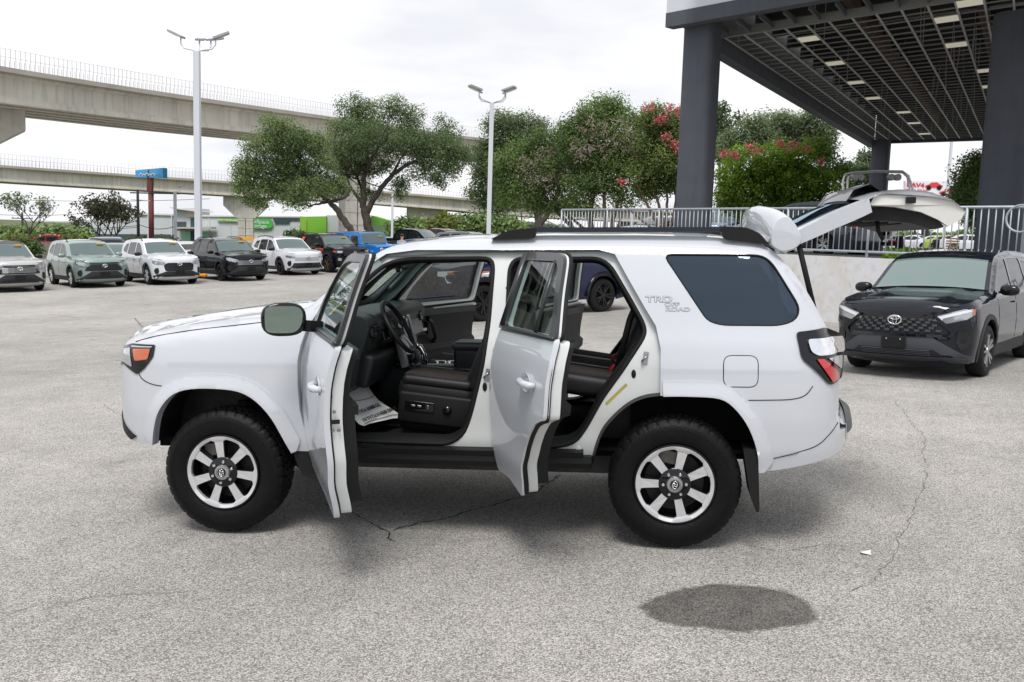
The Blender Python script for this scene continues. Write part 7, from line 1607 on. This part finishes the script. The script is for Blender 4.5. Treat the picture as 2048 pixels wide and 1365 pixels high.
# wakeboard tower with lamps on its own
tw = empty('wakeboard_tower', tuple(at(1755, 400, 26)), label='chrome wakeboard tower with four round speakers above the tailgate', cat='boat tower')
def t_(px, py, dd=0.): return at(px, py, 26+dd)-Vector(tw.location)
TB = mat('tower_tube', (.62, .62, .62), .3, metal=.7)
for dd, off in ((0, 0), (.35, 5)): MB().tube(rnd3 if False else [t_(1684+off*1.8, 470, dd), t_(1686+off*1.8, 362, dd), t_(1690+off*1.6, 349+off, dd), t_(1704, 345+off*.8, dd), t_(1750, 342+off*.5, dd), t_(1805, 343+off*.5, dd), t_(1817-off*.5, 352+off*.5, dd), t_(1828-off*1.4, 385, dd), t_(1830-off*1.4, 470, dd)], .028, 8).build('tube', TB, tw, True)
for px in (1711, 1723, 1783, 1796): MB().lathe([(.001, -.02), (.03, -.03), (.035, -.01), (.075, -.01), (.085, -.03), (.095, -.02), (.09, .12)], 22, c=tuple(t_(px, 355, -.1))).build('tower_speaker', mat('speaker_grey', (.30, .30, .31), .4, metal=.4), tw, 40)
def plain(name, label, kind, col, px, py, d, deg, **k):
    r = vehicle(name, label, kind, col, k.pop('group', None), clad=k.pop('clad', False), detail=0, front=k.pop('front', 'rav'), **k); P = at(px, py, d); return place_w(r, (0, 0, 0), Vector((P.x, P.y, WT-.12)), deg)
plain('parked_car', 'red car seen through the railing right of the first grey column', 'sedan', REDP, 1447, 460, 62, 20, front='sedan')
plain('parked_car', 'blue-grey hatchback through the railing just left of the spoiler', 'crossover', paint('steel_blue', (.14, .24, .32), .3), 1440, 480, 40, 60)
plain('parked_car', 'white car roof just above the roof rail, through the railing', 'sedan', WHITEP, 1320, 475, 44, 40, front='sedan')
plain('parked_car', 'dark SUV with red lights beside the covered boat, behind the railing', 'crossover', CHARP, 1612, 470, 30, -55, tail=True)
FG = 'cars in the far lot under the canopy'
for i, (px, d, c_, nm) in enumerate(((1840, 92, WHITEP, 'white sedan leftmost in the far lot seen through the railing'), (1862, 96, SILVERP, 'silver sedan in the far lot, between two white cars'), (1884, 90, WHITEP, 'white sedan in the middle of the far lot below the billboard'), (1905, 86, paint('lime', (.35, .45, .10)), 'lime green sedan in the far lot below the billboard'), (1925, 84, BLACKP, 'black sedan in the far lot right of the lime green one'), (1946, 76, WHITEP, 'white sedan closest to the right column in the far lot'), (1798, 100, GREYP, 'grey sedan in the far lot left of the row of pale cars'))):
    plain('far_car', nm, 'sedan', c_, px, 485, d, 120+7*i, front='sedan', group=FG, step=.2)
yr = empty('yellow_rack', tuple(at(1905, 494, 40)), label='small stack of yellow slats beside the grass behind the railing', cat='pallet rack')
for k in range(4): MB().box((0, 0, .02+.11*k), (.45, .3, .06)).build('slat', MATS['safety_yellow'], yr)
bs = MB().box(tuple(at(1871, 503, 36)), (.42, .42, .16)); tag(bs.build('pole_base', mat('yellow_base', (.65, .38, .06), .7)), 'yellow painted pole base on the grass behind the railing', 'pole base')
# litter of the foreground
P = onground(1729, 1110); tag(MB().add([(P.x-.02, P.y, P.z+.012), (P.x+.03, P.y-.015, P.z+.006), (P.x+.045, P.y+.03, P.z+.02), (P.x-.01, P.y+.035, P.z+.008)], [(0, 1, 2, 3)]).build('paper_scrap', PAPER, None), 'tiny scrap of white paper on the asphalt right of the wet patch', 'litter')
# printed floor paper lying in the driver's footwell of the open SUV
MH = HR.matrix_world.copy()
def hl_(x, y, z): return MH@Vector((x, y, z))
pr_ = []
c00, c10, c01, c11 = [np.array(q) for q in ((.655, -.73, .965), (.86, -.70, .655), (.72, -.34, .965), (1.03, -.40, .675))]
for i in range(15):
    a = i/14; r_ = []
    for j in range(9):
        b = j/8; q = (c00*(1-a)+c10*a)*(1-b)+(c01*(1-a)+c11*a)*b; q = q+np.array((.012*sin(b*9+a*4), 0, .016*sin(a*7+b*3)*a-.05*sin(a*pi))); r_.append(tuple(hl_(*q)))
    pr_.append(r_)
fp = grid('floor_paper', pr_, PAPER, None, thick=.0012); tag(fp, 'white printed protective paper crumpled in the footwell of the open SUV', 'floor paper')
def onp(a, b, o=.004):
    q = (c00*(1-a)+c10*a)*(1-b)+(c01*(1-a)+c11*a)*b+np.array((.012*sin(b*9+a*4), 0, .016*sin(a*7+b*3)*a-.05*sin(a*pi))); return hl_(q[0]+o*.8, q[1], q[2]+o)
rt_ = (onp(.5, .1)-onp(.5, .9)); up_ = (onp(.95, .5)-onp(.2, .5))
for tx_, a in (('IT HAS BEEN A PLEASURE', .78), ('TO SERVE YOU', .55)): place_text('print', tx_, .036, INK, fp, tuple(onp(a, .5, .012)), tuple(rt_), tuple(up_), .0006, .0008)
for a in (.38, .93): MB().tube([onp(a, b, .006) for b in np.linspace(.06, .94, 12)], .002, 4).build('print_line', INK, fp)
